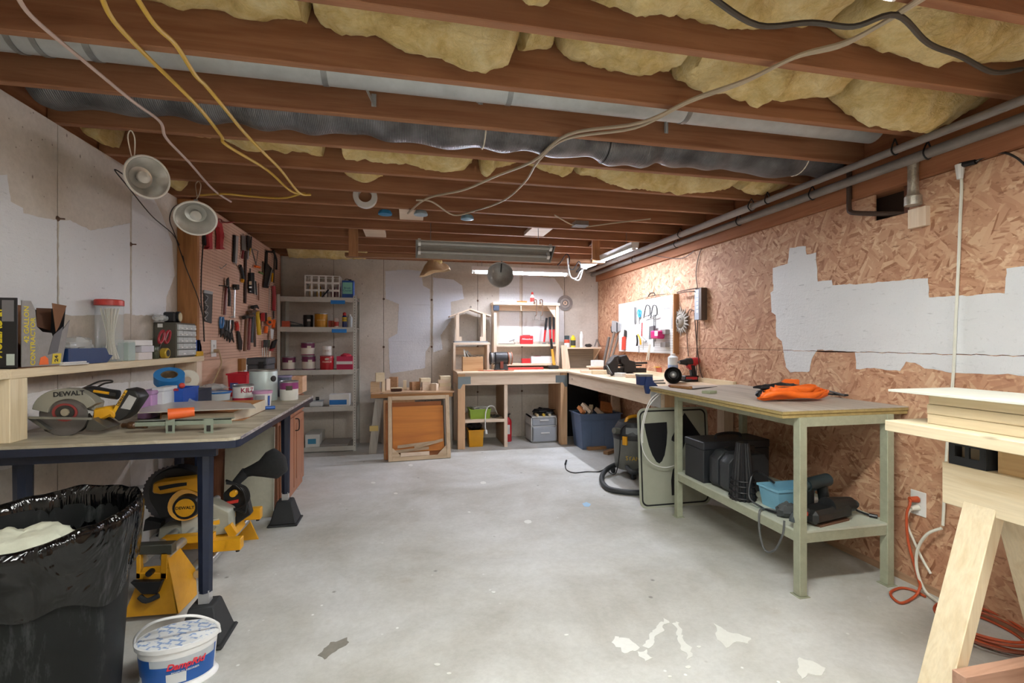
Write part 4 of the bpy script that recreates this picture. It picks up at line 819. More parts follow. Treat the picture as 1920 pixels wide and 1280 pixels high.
# ---------------------------------------------------------------- trash can
t = thing('trash_can', 'large black trash can with a black liner at the lower left', 'trash can'); tc = (-1.205, 1.87, 0)
CANM = N('scuffed_plastic'); sv = CANM.coords(); cc = CANM.mix(CANM.ramp(CANM.noise(CANM.coords((6, 6, 1.2)), 3, 5, .75), [(.56, .0), (.72, .5)]), '131516', '4c5050'); CANM.out(cc, .55, 0, .2)
obj('barrel', B().lathe([(.212, .0), (.216, .02), (.250, .60), (.260, .64), (.260, .685), (.250, .685), (.244, .63), (.206, .02)], 44, tc), CANM.mat, t)
LN = N('liner_film'); LN.bump(LN.noise(LN.coords((1, 1, .4)), 6, 3, .55, 2.2), .7, .04); LN.out(LN.ramp(LN.noise(LN.coords(), 6), [(.3, '030304'), (.7, '070809')]), .13, 0, .45)
def liner(s, k):
    a = 2*PI*k; m_ = 1.0
    path = [(.262, .49), (.266, .53), (.272, .58), (.282, .65), (.284, .70), (.270, .725), (.252, .70), (.242, .60), (.236, .50)]
    f = s*(len(path)-1); i = min(int(f), len(path)-2); r = path[i][0]+(path[i+1][0]-path[i][0])*(f-i); z = path[i][1]+(path[i+1][1]-path[i][1])*(f-i)
    w_ = mnoise.noise(Vector((math.cos(a)*3.1, math.sin(a)*3.1, z*3))); w2 = mnoise.noise(Vector((math.cos(a)*9, math.sin(a)*9, z*2+4)))
    if s < .12: z += .10*mnoise.noise(Vector((math.cos(a)*1.7, math.sin(a)*1.7, 2)))
    r += .008*w_+.006*w2 if s < .7 else .004*w_
    z += .018*w_*(1 if .4 < s < .8 else .3)+(.03*math.sin(a*1.0+.6) if .3 < s < .8 else 0)
    return (tc[0]+r*math.cos(a), tc[1]+r*math.sin(a), z)
b = B(); b.grid(liner, 26, 120, True); obj('liner', b, LN.mat, t, ang=80)
def trash(s, k):
    a = 2*PI*k; r = .236*s; x, y = r*math.cos(a), r*math.sin(a)
    return (tc[0]+x, tc[1]+y, .52+.06*(1-s*s)+.03*mnoise.fractal(Vector((x*7, y*7, 1)), 1, 2, 4))
b = B(); b.grid(trash, 12, 40, True); obj('trash_fill', b, M_BLACK, t)
PB = plain('#d5d8c6', .6, 0, .16, 16, 1.0)
def wad(s, k):
    th = 2*PI*k; ph = (s*.998+.001)*PI-PI/2; d = Vector((math.cos(ph)*math.cos(th), math.cos(ph)*math.sin(th), math.sin(ph)))
    rr = 1+.10*abs(math.sin(9*d.x+4*d.z+2*d.y))+.22*mnoise.fractal(d*2.5+Vector((4, 0, 0)), 1, 2, 4); return (-1.19+.165*d.x*rr, 1.80+.13*d.y*rr, .625+.075*d.z*rr)
b = B(); b.grid(wad, 26, 44, True); obj('paper_wad', b, PB, label='crumpled pale paper drop sheet in the trash can', cat='paper', ang=60)
def wad2(s, k):
    th = 2*PI*k; ph = (s*.998+.001)*PI-PI/2; d = Vector((math.cos(ph)*math.cos(th), math.cos(ph)*math.sin(th), math.sin(ph)))
    rr = 1+.2*mnoise.fractal(d*2.5+Vector((9, 3, 0)), 1, 2, 4); return (-1.37+.06*d.x*rr, 1.78+.08*d.y*rr, .605+.05*d.z*rr)
b = B(); b.grid(wad2, 18, 30, True); obj('paper_wad', b, PB, label='smaller paper lump at the left inside the trash can', cat='paper', ang=60)
obj('paper_sheet', B().slab([(-1.06, 1.83, .615), (-1.0, 1.80, .64), (-.995, 1.92, .66), (-1.05, 1.95, .63)], (0, 0, .002)), PB, label='flat pale paper corner at the right inside the trash can', cat='paper')
# ---------------------------------------------------------------- miter saw on its folding stand
SYE = plain('#dda01c', .4, 0, .15); SGR = plain('#a7a89c', .45, .1, .15); ALU = plain('#c3c6c6', .3, .7, .15)
t = thing('saw_stand', 'yellow folding saw stand with aluminium rails under the table', 'saw stand')
sx, sy0, sy1 = -1.17, 2.52, 3.42
obj('trestle', B().slab([P(230, 1158, Y=sy0), P(335, 1150, Y=sy0), P(318, 1075, Y=sy0), P(312, 1060, Y=sy0), P(268, 1064, Y=sy0)], (0, .012, 0)), SYE, t, bev=.002)
w0 = P(335, 1150, Y=sy0); w1 = P(314, 1045, Y=sy0)
obj('trestle_side', B().slab([w0, (w0.x+.0, sy0+.20, .01), (w0.x-.015, sy0+.22, .13), (w1.x, sy0+.12, w1.z), (w1.x, sy0, w1.z)], (-.006, 0, 0)), SYE, t)
fr = lambda u, v: P(u, v, Y=sy0-.004)
for pts in (((255, 1040), (263, 1040), (263, 1085), (255, 1085)), ((302, 1036), (314, 1036), (312, 1085), (300, 1085)), ((255, 1074), (312, 1074), (312, 1086), (255, 1086))):
    obj('bracket_frame', B().slab([fr(*p) for p in pts], (0, .03, 0)), SYE, t, bev=.002)
obj('support_bar', B().slab([fr(240, 1024), fr(322, 1020), fr(322, 1040), fr(240, 1040)], (0, .05, 0)), plain('#55564f', .4, .4), t, bev=.003)
obj('lock_clamp', B().slab([fr(250, 1086), fr(310, 1084), fr(300, 1108), fr(272, 1108)], (0, -.03, 0)), M_BLACK, t, bev=.003); obj('clamp_lever', B().tube([P(262, 1118, Y=sy0-.02), P(275, 1126, Y=sy0-.03), P(298, 1116, Y=sy0-.02)], .012, 8, 4), M_RUBBER, t); obj('lock_knob', B().cyl(fr(285, 1070), fr(285, 1070)+Vector((0, -.03, 0)), .014, n=10), M_BLACK, t)
for dx in (-.045, .045): obj('rail', B().cyl((sx+dx, sy0+.02, .285), (sx+dx, sy1, .285), .022, n=14), ALU, t)
obj('rail', B().cyl((sx+.12, sy0+.18, .12), (sx+.16, sy1-.1, .16), .02, n=14), ALU, t); obj('rail', B().cyl((sx+.05, sy0+.18, .10), (sx+.09, sy1-.1, .14), .02, n=14), ALU, t)
obj('rear_trestle', B().slab([(sx-.20, sy1, 0), (sx+.20, sy1, 0), (sx+.09, sy1, .265), (sx-.09, sy1, .265)], (0, .012, 0)), SYE, t)
a = P(345, 925, Y=2.9)
for u0, v0, u1, v1, yy in ((418, 1010, 451, 1034, 2.72), (455, 953, 488, 976, 3.20)):
    p, r_ = P(u0, v1, Y=yy), P(u1, v0, Y=yy); obj('mount_foot', B().box(p.x-.05, r_.x, yy, yy+.05, p.z, r_.z), SYE, t, bev=.003); obj('foot_bolt', B().cyl((r_.x-.02, yy+.02, p.z-.012), (r_.x-.02, yy+.02, p.z), .01, n=8), M_BLACK, t)
    obj('mount_arm', B().box(sx-.05, p.x-.05, yy, yy+.05, max(.308, p.z), r_.z), SYE, t)
# saw itself
t = thing('miter_saw', 'yellow and black miter saw with dust bag under the table', 'saw'); MY = 2.86
m = lambda u, v, d=0: P(u, v, Y=MY+d)
obj('base_casting', B().slab([m(295, 1012), (m(392, 1010)), m(400, 988), m(372, 985), m(345, 990), m(330, 985), m(298, 990)], (0, .30, 0)), SGR, t, bev=.006)
obj('yellow_base', B().slab([m(330, 1020, -.02), m(420, 1012, -.02), m(424, 1026, -.02), m(330, 1032, -.02)], (0, .32, 0)), SYE, t, bev=.004)
obj('turntable', B(T(*(m(372, 984)+Vector((0, .15, 0))))).lathe([(.13, -.03), (.13, .012), (.12, .016), (0, .016)], 30, cap=False), SGR, t); obj('miter_scale', B(T(*(m(372, 984)+Vector((0, .15, 0))))).lathe([(.132, -.02), (.132, .004)], 30, cap=False), SYE, t)
obj('fence', B().slab([m(290, 985, .12), m(345, 985, .12), m(345, 970, .12), m(290, 968, .12)], (0, .015, 0)), plain('#5a5850', .5, .2), t); obj('fence_plate', B().slab([m(341, 1000, -.005), m(339, 958, -.005), m(352, 975, -.005), m(362, 968, -.005), m(384, 972, -.005), m(372, 988, -.005), m(378, 1004, -.005)], (0, .008, 0)), plain('#c9c9bf', .4, .2), t)
obj('clamp_block', B().slab([m(268, 996, .05), m(300, 990, .05), m(302, 980, .05), m(272, 974, .05)], (0, .05, 0)), M_RUBBER, t)
n_ = 46; bl = []
for i in range(n_*2): bl.append((331+(65 if i % 2 else 62.5)*math.cos(PI*i/n_), 927-(56 if i % 2 else 53.5)*math.sin(PI*i/n_)))
obj('blade', B().slab([m(u, v, .10) for u, v in bl], (0, .003, 0)), plain('#5c5b60', .4, .4, .3), t)
obj('blade_guard', B().slab([m(u, v, .06) for u, v in arc(333, 925, 56, 200, 15, 20, 49)+[(384, 930), (380, 940), (330, 968), (300, 972)]], (0, .085, 0)), plain('#2b2b2e', .45, 0, .25), t, bev=.006)
obj('handle', B().slab([m(u, v, -.02) for u, v in ((284, 925), (286, 906), (300, 901), (330, 898), (374, 893), (388, 892), (388, 922), (374, 926), (350, 918), (320, 924), (300, 927))], (0, .06, 0)), SYE, t, bev=.008)
obj('handle_slot', B().slab([m(u, v, -.0215) for u, v in ((296, 912), (330, 906), (350, 904), (350, 910), (325, 914), (300, 919))], (0, .003, 0)), M_BLACK, t)
obj('motor', B().cyl(m(350, 945, .04), m(350, 945, -.03), .085, .082, 26), SYE, t); c0 = m(352, 948, -.03); obj('motor_cap', B().cyl(c0, c0+Vector((0, -.03, 0)), .066, .06, 26), M_BLACK, t); obj('cap_badge', B().cyl(c0+Vector((0, -.03, 0)), c0+Vector((0, -.033, 0)), .047, n=26), SYE, t)
text('DEWALT', t, basis(c0+Vector((0, -.034, 0)), (1, 0, 0), (0, 0, 1), (0, -1, 0)), .022, M_BLACK, bold=.0004)
obj('pivot_arm', B().slab([m(u, v, .05) for u, v in ((375, 940), (400, 945), (430, 960), (430, 1000), (400, 1005), (380, 980))], (0, .10, 0)), SGR, t, bev=.006)
obj('bevel_post', B().slab([m(u, v, .16) for u, v in ((418, 925), (440, 905), (460, 925), (470, 965), (440, 985), (420, 980))], (0, .06, 0)), M_BLACK, t, bev=.006)
obj('red_lever', B().slab([m(u, v, .15) for u, v in ((423, 941), (447, 936), (446, 942), (424, 946))], (0, .01, 0)), plain('#c03028', .4), t); c1 = m(440, 923, .15); obj('knob', B().cyl(c1, c1+Vector((0, -.03, 0)), .018, n=14), SYE, t)
for k in range(4): obj('power_cord', B().tube([m(424, 900+2*k, .14-.02*k), m(450+3*k, 912, .12), m(461+2*k, 935, .12), m(460-3*k, 960-3*k, .12), m(448-6*k, 955, .12)], .006, 6, 6), M_BLACK, t)
obj('flip_stop', B().slab([m(u, v, .0) for u, v in ((420, 990), (432, 982), (444, 1000), (438, 1008), (428, 1004))], (0, .03, 0)), SYE, t)
obj('dust_port', B().cyl(m(442, 905, .18), m(462, 884, .18), .022, .03, 14), M_RUBBER, t)
bg = [m(460, 886, .18), m(472, 882, .18), m(490, 878, .18), m(510, 872, .18), m(525, 862, .18), m(534, 858, .18)]
obj('dust_bag', B().tube(bg, lambda s: (.026, .032, .05, .085, .08, .02)[min(5, int(s*5.99))]+0, 16, 1), plain('#17181a', .95, 0, .25, 60, .5), t, ang=80)
# boards under the table
obj('melamine_board', B().slab([(-1.32, 3.835, 0), (-.985, 3.835, 0), (-.985, 3.87, .66), (-1.32, 3.87, .66)], (0, .012, 0)), plain('#c6c6b6', .6, 0, .12, 40), label='pale grey-white board leaning on the cabinet under the table', cat='board')
a, c = P(470, 962, Z=0), P(518, 952, Z=0)
obj('metal_sheet', B().slab([P(440, 972, Z=.0), P(512, 966, Z=0), P(520, 957, Z=.0), P(450, 958, Z=0)], (0, 0, .004)), ALU, label='flat aluminium sheet on the floor under the table', cat='sheet')
obj('blue_board', B().box(-1.50, -1.40, 3.815, 3.83, 0, .74), plain('#2c4470', .5, 0, .2), label='narrow blue board standing behind the miter saw', cat='board')
obj('white_board', B().slab([(-1.665, 3.02, 0), (-1.60, 3.02, 0), (-1.60, 3.42, .0), (-1.665, 3.42, 0)], (-.0, .0, .40)), plain('#d9d9d4', .6), label='short white board against the wall behind the miter saw', cat='board')
# ================================================================ brown pegboard and its tools
t = thing('pegboard', 'large brown pegboard covered with hand tools on the left wall', 'pegboard')
M_PEG = pegmat('brown_pegboard', 'd2ae98', 'c49c86', (1, 2))
Ya, Yb = P(374, 500, X=XPEG).y, 6.30
obj('board', B().box(XPEG-.006, XPEG, Ya, Yb, 1.155, ZJ-.004), M_PEG, t)
obj('stud', B().box(XL+.002, XPEG-.0, Ya-.04, Ya-.002, .0+.87, ZJ-.002), wood('b07a48', '8f5e34', 2), t, bev=.002)
for y in (4.85, 5.6, 6.26): obj('furring_strip', B().box(XL+.002, XPEG-.007, y, y+.038, .90, ZJ-.004), M_BROWN, t)
obj('end_board', B().box(XL+.002, XPEG+.004, Yb, Yb+.016, .4, ZJ-.004), wood('8f5a3e', '74452e', 2), t)
obj('lower_panel', B().box(XPEG-.006, XPEG-.001, Ya, Yb, .872, 1.153), wood('d9b298', 'c99e84', 1, .6, .6, False), t)
TO = 'hand tools on the brown pegboard'
def L(u, v, o=.012): return P(u, v, X=XPEG+o)
def lt(b, px, o=.006, d=.008): b.slab([L(u, v, o) for u, v in px], (d, 0, 0)); return b
def lr(b, px, r, o=.012, sub=5, n=8): b.tube([L(u, v, o) for u, v in px], r, n, sub); return b
def hook(u, v): obj('peg_hook', lr(B(), [(u, v-3), (u, v), (u+1, v+1)], .0025, .004).cyl(L(u, v, 0), L(u, v, .05), .0025, n=5), M_CHROME, t)
def tool(name, label, cat, *parts):
    q_ = thing(name, label, cat, TO)
    for nm, b, mat in parts: obj(nm, b, mat, q_)
    return q_
# red horseshoe-shaped clamps
RC = plain('#b03038', .4)
def horseshoe(u, v, w_, h_): return [(u-w_*.5, v+h_*.5), (u-w_*.35, v+h_*.42), (u-w_*.42, v), (u-w_*.3, v-h_*.4), (u, v-h_*.5), (u+w_*.3, v-h_*.4), (u+w_*.42, v), (u+w_*.35, v+h_*.42), (u+w_*.5, v+h_*.5), (u+w_*.2, v+h_*.5), (u+w_*.2, v+h_*.3), (u+w_*.22, v), (u+w_*.15, v-h_*.25), (u, v-h_*.32), (u-w_*.15, v-h_*.25), (u-w_*.22, v), (u-w_*.2, v+h_*.3), (u-w_*.2, v+h_*.5)]
tool('spring_clamp', 'red horseshoe-shaped clamp body at the pegboard top corner, front one', 'clamp', ('body', lt(B(), horseshoe(398, 440, 36, 54), .01, .03), RC))
tool('spring_clamp', 'red horseshoe-shaped clamp partly behind the front red one', 'clamp', ('body', lt(B(), horseshoe(402, 424, 26, 30), .006, .003), RC))
obj('red_hook_bar', lr(B(), [(408, 411), (414, 411), (418, 417), (437, 416), (441, 411), (441, 404)], .005, .02, 3), plain('#8f2a2c', .4), label='bent dark red rod hook at the pegboard top', cat='hook', group=TO)
# trowels and saws
tool('pull_saw', 'short saw with silver blade hanging left of the black-handled ones', 'saw', ('blade', lt(B(), [(439, 441), (447, 443), (444, 494), (437, 492)], .012, .003), M_SILV), ('spine', lt(B(), [(438, 440), (441, 441), (439, 492), (436, 491)], .010, .008), M_BLACK))
tool('keyhole_saw', 'hand saw with black and yellow grip hanging low on its hook', 'saw', ('grip', lr(B(), [(450, 498), (453, 506), (455, 516), (455, 525)], .016, .02), M_BLACK), ('grip_end', lr(B(), [(455, 524), (454, 528)], .016, .02, 1), M_YEL), ('hanger', lr(B(), [(442, 495), (446, 499), (450, 498)], .003, .02), M_STEEL))
tool('trowel', 'dark trowel with red handle hanging at the top row', 'trowel', ('blade', lt(B(), [(453, 442), (460, 442), (461, 468), (456, 472), (453, 468)], .012, .004), M_STEEL), ('handle', lr(B(), [(456, 470), (454, 484)], .011, .02, 1), plain('#7e3436', .4)))
tool('trowel', 'black trowel with pale handle beside the red-handled one', 'trowel', ('blade', lt(B(), [(463, 441), (468, 443), (469, 468), (464, 470)], .014, .004), M_BLACK), ('handle', lr(B(), [(466, 470), (464, 486)], .010, .02, 1), M_SILV))
tool('putty_knife', 'narrow black putty knife at the end of the top row', 'putty knife', ('blade', lt(B(), [(470, 443), (472, 444), (471, 465), (468, 464)], .014, .004), M_DKMET), ('handle', lr(B(), [(469, 466), (467, 478)], .008, .02, 1), plain('#c8a030', .4)))
obj('hacksaw', lr(B(), [(472, 466), (483, 470), (483, 476), (480, 498)], .004, .02, 3).bar(L(472, 467, .02), L(481, 499, .02), .003, .012, (1, 0, 0)), M_STEEL, label='thin coping saw with wire frame on the pegboard', cat='saw', group=TO)
obj('orange_grip', lr(B(), [(478, 499), (487, 501)], .012, .025, 1), M_ORANGE, label='orange grip hanging under the coping saw', cat='handle', group=TO)
# long square, levels, bars
obj('steel_square', lt(B(), [(459, 470), (462, 470), (461, 569), (458, 568)], .01, .006), plain('#3a2420', .5), label='long dark bar hanging down the middle of the pegboard', cat='bar', group=TO)
tool('spirit_level', 'short black level with pale windows on the pegboard', 'level', ('body', lt(B(), [(466, 511), (473, 511), (473, 550), (466, 549)], .01, .02), M_BLACK), ('vial', lt(B(), [(467, 527), (472, 527), (472, 534), (467, 534)], .031, .001), plain('#c0a888', .3)), ('vial', lt(B(), [(467, 537), (472, 537), (472, 540), (467, 540)], .031, .001), M_WHITE), ('vial', lt(B(), [(468, 545), (471, 545), (471, 547), (468, 547)], .031, .001), M_WHITE), ('hanger', lr(B(), [(469, 511), (469, 503)], .006, .02, 1), M_DKMET))
tool('steel_scraper', 'silver hinged scraper right of the black level', 'scraper', ('body', lt(B(), [(474, 524), (479, 527), (481, 553), (476, 551)], .012, .01), M_SILV), ('edge', lt(B(), [(478, 527), (480, 527), (481, 553), (480, 553)], .022, .004), M_DKMET))
obj('chisel_rod', lr(B(), [(485, 531), (485, 563)], .006, .012, 1), plain('#8c5a42', .5), label='plain brown rod hanging right of the silver scraper', cat='rod', group=TO)
tool('garden_stake', 'dark file with green handle on the pegboard', 'file', ('blade', lr(B(), [(493, 490), (492, 512)], .007, .012, 1), plain('#4d3a2c', .5)), ('handle', lr(B(), [(486, 510), (493, 513)], .01, .022, 1), plain('#6d8a4a', .4)))
# big framing square, hand saw black
tool('framing_square', 'large black rafter square at the far top of the pegboard', 'square', ('long_arm', lt(B(), [(498, 470), (502, 470), (499, 537), (496, 536)], .01, .004), M_BLACK), ('short_arm', lt(B(), [(498, 469), (512, 471), (512, 474), (498, 473)], .01, .004), M_BLACK))
tool('hand_saw', 'wide black hand saw hanging at the far side of the pegboard', 'saw', ('blade', lt(B(), [(498, 490), (512, 506), (503, 540), (494, 539), (496, 520)], .02, .003), M_BLACK), ('back', lr(B(), [(510, 504), (503, 536)], .006, .03, 1), M_SILV))
tool('caulk_gun', 'grey caulking gun with yellow trigger at the far pegboard corner', 'caulking gun', ('rod', lr(B(), [(515, 470), (513, 530)], .007, .03, 1), M_DKMET), ('trigger', lr(B(), [(511, 512), (510, 528)], .01, .04, 1), M_YEL), ('cradle', lr(B(), [(512, 470), (518, 486), (518, 505)], .012, .03), M_DKMET))
tool('pry_bar', 'red-handled long tool hanging at the far end of the pegboard', 'pry bar', ('handle', lr(B(), [(513, 536), (514, 560), (513, 582)], .020, .03), plain('#9c2c36', .4)), ('shaft', lr(B(), [(513, 583), (513, 597)], .007, .03, 1), M_DKMET))
obj('thin_rod', lr(B(), [(505, 540), (504, 590)], .004, .02, 1), M_STEEL, label='thin steel rod left of the red-handled long tool', cat='rod', group=TO)
# middle row: snips and clamp on a long hook
def shears(lab, u0, v0, cu, cv, ca, cb, nm='metal_shears', cat='shears', s=1.0):
    return tool(nm, lab, cat, ('jaw', lt(B(), [(u0-2, v0), (u0+1, v0-4), (u0+2, v0+10), (u0, v0+18), (u0-2, v0+14)], .02, .01), M_DKMET), ('handle', lr(B(), [(u0-1, v0+14), (u0-3, v0+30), (cu, cv)], .012*s, .02), ca), ('handle', lr(B(), [(u0+1, v0+14), (u0+4, v0+26), (cu+9, cv-16)], .012*s, .03), cb))
shears('long bolt cutter with brown and black handles on the pegboard', 426, 524, 421, 590, plain('#6e3230', .4), M_BLACK)
tool('bar_clamp', 'small steel bar clamp hanging beside the bolt cutter', 'clamp', ('bar', lr(B(), [(440, 535), (439, 596)], .008, .02, 1), M_SILV), ('jaw', lt(B(), [(437, 533), (442, 533), (442, 543), (437, 543)], .012, .03), M_DKMET), ('foot', lr(B(), [(433, 594), (441, 594)], .006, .02, 1), M_SILV))
obj('wire_hook', lr(B(), [(411, 535), (424, 536), (435, 540), (445, 543)], .004, .03), M_DKMET, label='long wire peg hook carrying the bolt cutter', cat='hook', group=TO)
obj('wire_hanger', lr(B(), [(412, 500), (415, 503), (425, 495)], .003, .03), M_STEEL, label='empty bent wire hook left of the saws', cat='hook', group=TO)
# black board with wire samples
tool('wire_board', 'narrow black board with coiled wires at the near pegboard edge', 'board', ('board', lt(B(), [(381, 544), (397, 549), (395, 606), (382, 602)], .001, .008), plain('#3d3a36', .6)), ('clip', lt(B(), [(382, 543), (398, 547), (397, 552), (381, 549)], .009, .006), M_SILV), *[('coil', lr(B(), [(386, v), (390, v+3), (387, v+9), (384, v+12), (387, v+16)], .003, .016), M_SILV) for v in (554, 572, 584)])
# pliers row
def pliers(lab, u, v, h, c1, c2, w_=4, open_=0): return tool('pliers', lab, 'pliers', ('grip', lr(B(), [(u-1, v), (u-w_*.4, v+h*.3), (u-1, v+h*.55)], .010, .014), c1), ('grip', lr(B(), [(u+w_*.6, v), (u+w_*.7, v+h*.3), (u+1, v+h*.55)], .010, .022), c2), ('jaw', lt(B(), [(u-2, v+h*.55), (u+2, v+h*.55), (u+w_*.9, v+h), (u+1, v+h*.78), (u-w_*.5, v+h)], .012, .01), M_DKMET))
BLh = plain('#2f6ea8', .4)
pliers('blue-handled pliers at the near end of the pliers row', 415, 594, 38, BLh, BLh, 5)
pliers('black-handled pliers right of the blue-handled ones', 422, 600, 36, M_BLACK, M_BLACK)
pliers('grey-handled slip pliers in the pliers row', 426, 601, 38, plain('#4d4a46', .5), M_BLACK)
pliers('chrome locking pliers hanging open in the pliers row', 432, 600, 42, M_STEEL, M_DKMET, 6)
tool('utility_knife', 'knife with a bright red handle and dark blade at the end of the pliers row', 'knife', ('handle', lr(B(), [(443, 604), (445, 612), (445, 620)], .016, .02), plain('#c03426', .4)), ('blade', lt(B(), [(444, 620), (447, 621), (453, 640), (452, 656), (447, 655)], .012, .008), M_DKMET))
# hammers
def hammer(lab, u, v, u2, v2, hm, cm, r=.014, head=5): return tool('hammer', lab, 'hammer', ('head', B().cyl(L(u-head, v+1, .04), L(u+head, v-1, .04), .018, .016, 10).cyl(L(u+head, v-1, .04), L(u+head+4, v+3, .05), .014, .006, 8), cm), ('handle', lr(B(), [(u, v+2), ((u+u2)/2, (v+v2)/2), (u2, v2)], r, .04), hm))
hammer('wooden-handled claw hammer at the near end of the hammer row', 462, 594, 459, 658, plain('#6d4526', .5), M_DKMET, .016)
hammer('claw hammer with red and black handle in the hammer row', 469, 592, 466, 656, plain('#7a2b2c', .4), M_RUST, .014)
hammer('blue-black handled hammer in the hammer row', 474, 584, 472, 642, plain('#20242e', .4), M_RUST, .015)
hammer('dark short-handled hammer at the end of the hammer row', 477, 575, 478, 650, plain('#4a342c', .4), M_DKMET, .012, 4)
tool('rubber_mallet', 'tool with a bright yellow handle beside the hammers', 'hammer', ('handle', lr(B(), [(482, 586), (484, 605), (486, 627)], .020, .05), plain('#d8b21e', .4)), ('collar', lr(B(), [(481.6, 583), (482, 587)], .024, .05, 1), plain('#c99d18', .4)))
tool('cleaning_brush', 'black brush with red back right of the yellow handle', 'brush', ('back', lt(B(), [(489, 587), (491, 586), (491, 602), (489, 602)], .02, .03), RC), ('bristles', lt(B(), [(491, 586), (495, 586), (495, 602), (491, 602)], .02, .03), M_BLACK), ('handle', lr(B(), [(490, 602), (489, 618)], .006, .03, 1), M_BROWN))
tool('chalk_reel', 'orange and yellow chalk line reel hanging at the far pegboard end', 'reel', ('case', B().cyl(L(506, 604, .02), L(506, 604, .06), .035, n=18), M_ORANGE), ('hub', B().cyl(L(506, 604, .061), L(506, 604, .066), .015, n=14), M_BLACK), ('ring', B().cyl(L(505, 597, .06), L(505, 597, .063), .020, n=14), M_YEL))
obj('stubby_screwdriver', lr(B(), [(499, 612), (498, 624)], .020, .03, 1), M_ORANGE, label='orange screwdriver handle below the chalk reel, left side', cat='screwdriver', group=TO)
tool('scraper', 'white-bladed scraper with orange grip at the far pegboard end', 'scraper', ('grip', lr(B(), [(514, 600), (512, 614)], .018, .05, 1), M_ORANGE), ('blade', lt(B(), [(507, 616), (513, 618), (511, 636), (508, 634)], .04, .004), M_WHITE))
for i, (u, v, c, lab) in enumerate(((492, 638, '#7b3b30', 'thin screwdriver with brown grip at the far low corner'), (496, 637, '#1b1b1d', 'black-gripped screwdriver left of another black one'), (500, 637, '#26262a', 'black-gripped screwdriver next to the paint brush'), (504, 637, '#3f4a3a', 'dark green-gripped screwdriver behind the paint brush'))):
    tool('screwdriver', lab, 'screwdriver', ('grip', lr(B(), [(u, v), (u, v+14)], .013 if i else .006, .03, 1), plain(c, .4)), ('shaft', lr(B(), [(u, v+14), (u, v+38)], .004, .03, 1), M_SILV))
tool('paint_brush', 'paint brush with dark bristles and red band low on the pegboard', 'brush', ('bristles', lt(B(), [(509, 640), (517, 636), (512, 652), (505, 654)], .05, .02), M_BLACK), ('band', lt(B(), [(506, 652), (512, 651), (509, 658), (504, 658)], .05, .02), plain('#a83a3a', .4)), ('handle', lr(B(), [(506, 658), (504, 680)], .008, .06, 1), M_CREAM))
for u, v in ((442, 494), (456, 441), (466, 441), (498, 470), (513, 536), (426, 536), (440, 540), (462, 592), (470, 588), (416, 596), (444, 604)): hook(u, v)
# outlet with cord on the lower pegboard
def outlet(lab, M, sx=.07, sz=.115):
    q_ = thing('wall_outlet', lab, 'outlet'); obj('plate', B(M).box(-sx/2, sx/2, -sz/2, sz/2, 0, .006), M_WHITE, q_, bev=.002)
    for z in (-.02, .02):
        obj('socket', B(M).box(-.016, .016, z-.013, z+.013, .006, .0075), plain('#d2d2ce', .4), q_)
        for x in (-.006, .006): obj('slot', B(M).box(x-.0012, x+.0012, z-.004, z+.006, .0075, .0078), M_BLACK, q_)
    return q_
p = P(399.5, 653, X=XPEG); outlet('white wall outlet at the near lower corner of the brown pegboard', FL(p.y, p.z, XPEG+.001), .10, .135)
obj('extension_cord', B().cyl(FL(p.y, p.z-.02) @ Vector((0, 0, .008)), FL(p.y, p.z-.02) @ Vector((0, 0, .045)), .015, n=10).tube([FL(p.y, p.z-.02) @ Vector((0, 0, .045)), P(411, 660, X=XPEG+.09), P(415, 680, X=XPEG+.10), P(408, 700, X=XPEG+.10), P(400, 718, X=XPEG+.08), P(395, 735, X=XPEG+.06)], .006, 7, 6), plain('#b59a78', .5), label='tan cord plugged into the outlet below the pegboard', cat='cord')
obj('sponge_block', B().box(XPEG+.001, XPEG+.03, P(446, 690, X=XPEG).y, P(455, 690, X=XPEG).y, 1.03, 1.14), plain('#9a6a38', .8, 0, .2, 40), label='tan sponge-like block fixed to the lower pegboard panel', cat='block')
cbx('white_card', 'white card standing against the lower pegboard panel', 'card', XPEG+.001, XPEG+.012, P(456, 690, X=XPEG).y, P(464, 690, X=XPEG).y, .98, 1.14, M_WHITE)
# dark cord down the stud and the board
obj('extension_cord', B().tube([P(u, v, X=XPEG+.02) for u, v in ((381, 455), (378, 500), (377, 560), (381, 600), (383, 640))], .005, 6, 6), M_DKMET, label='dark cord hanging down the near edge of the pegboard', cat='cord')
obj('magnet_bar', lt(B(), [(379, 432), (383, 434), (382, 460), (379, 458)], .001, .02), M_BLACK, label='black bar mounted behind the red clamps', cat='bar')
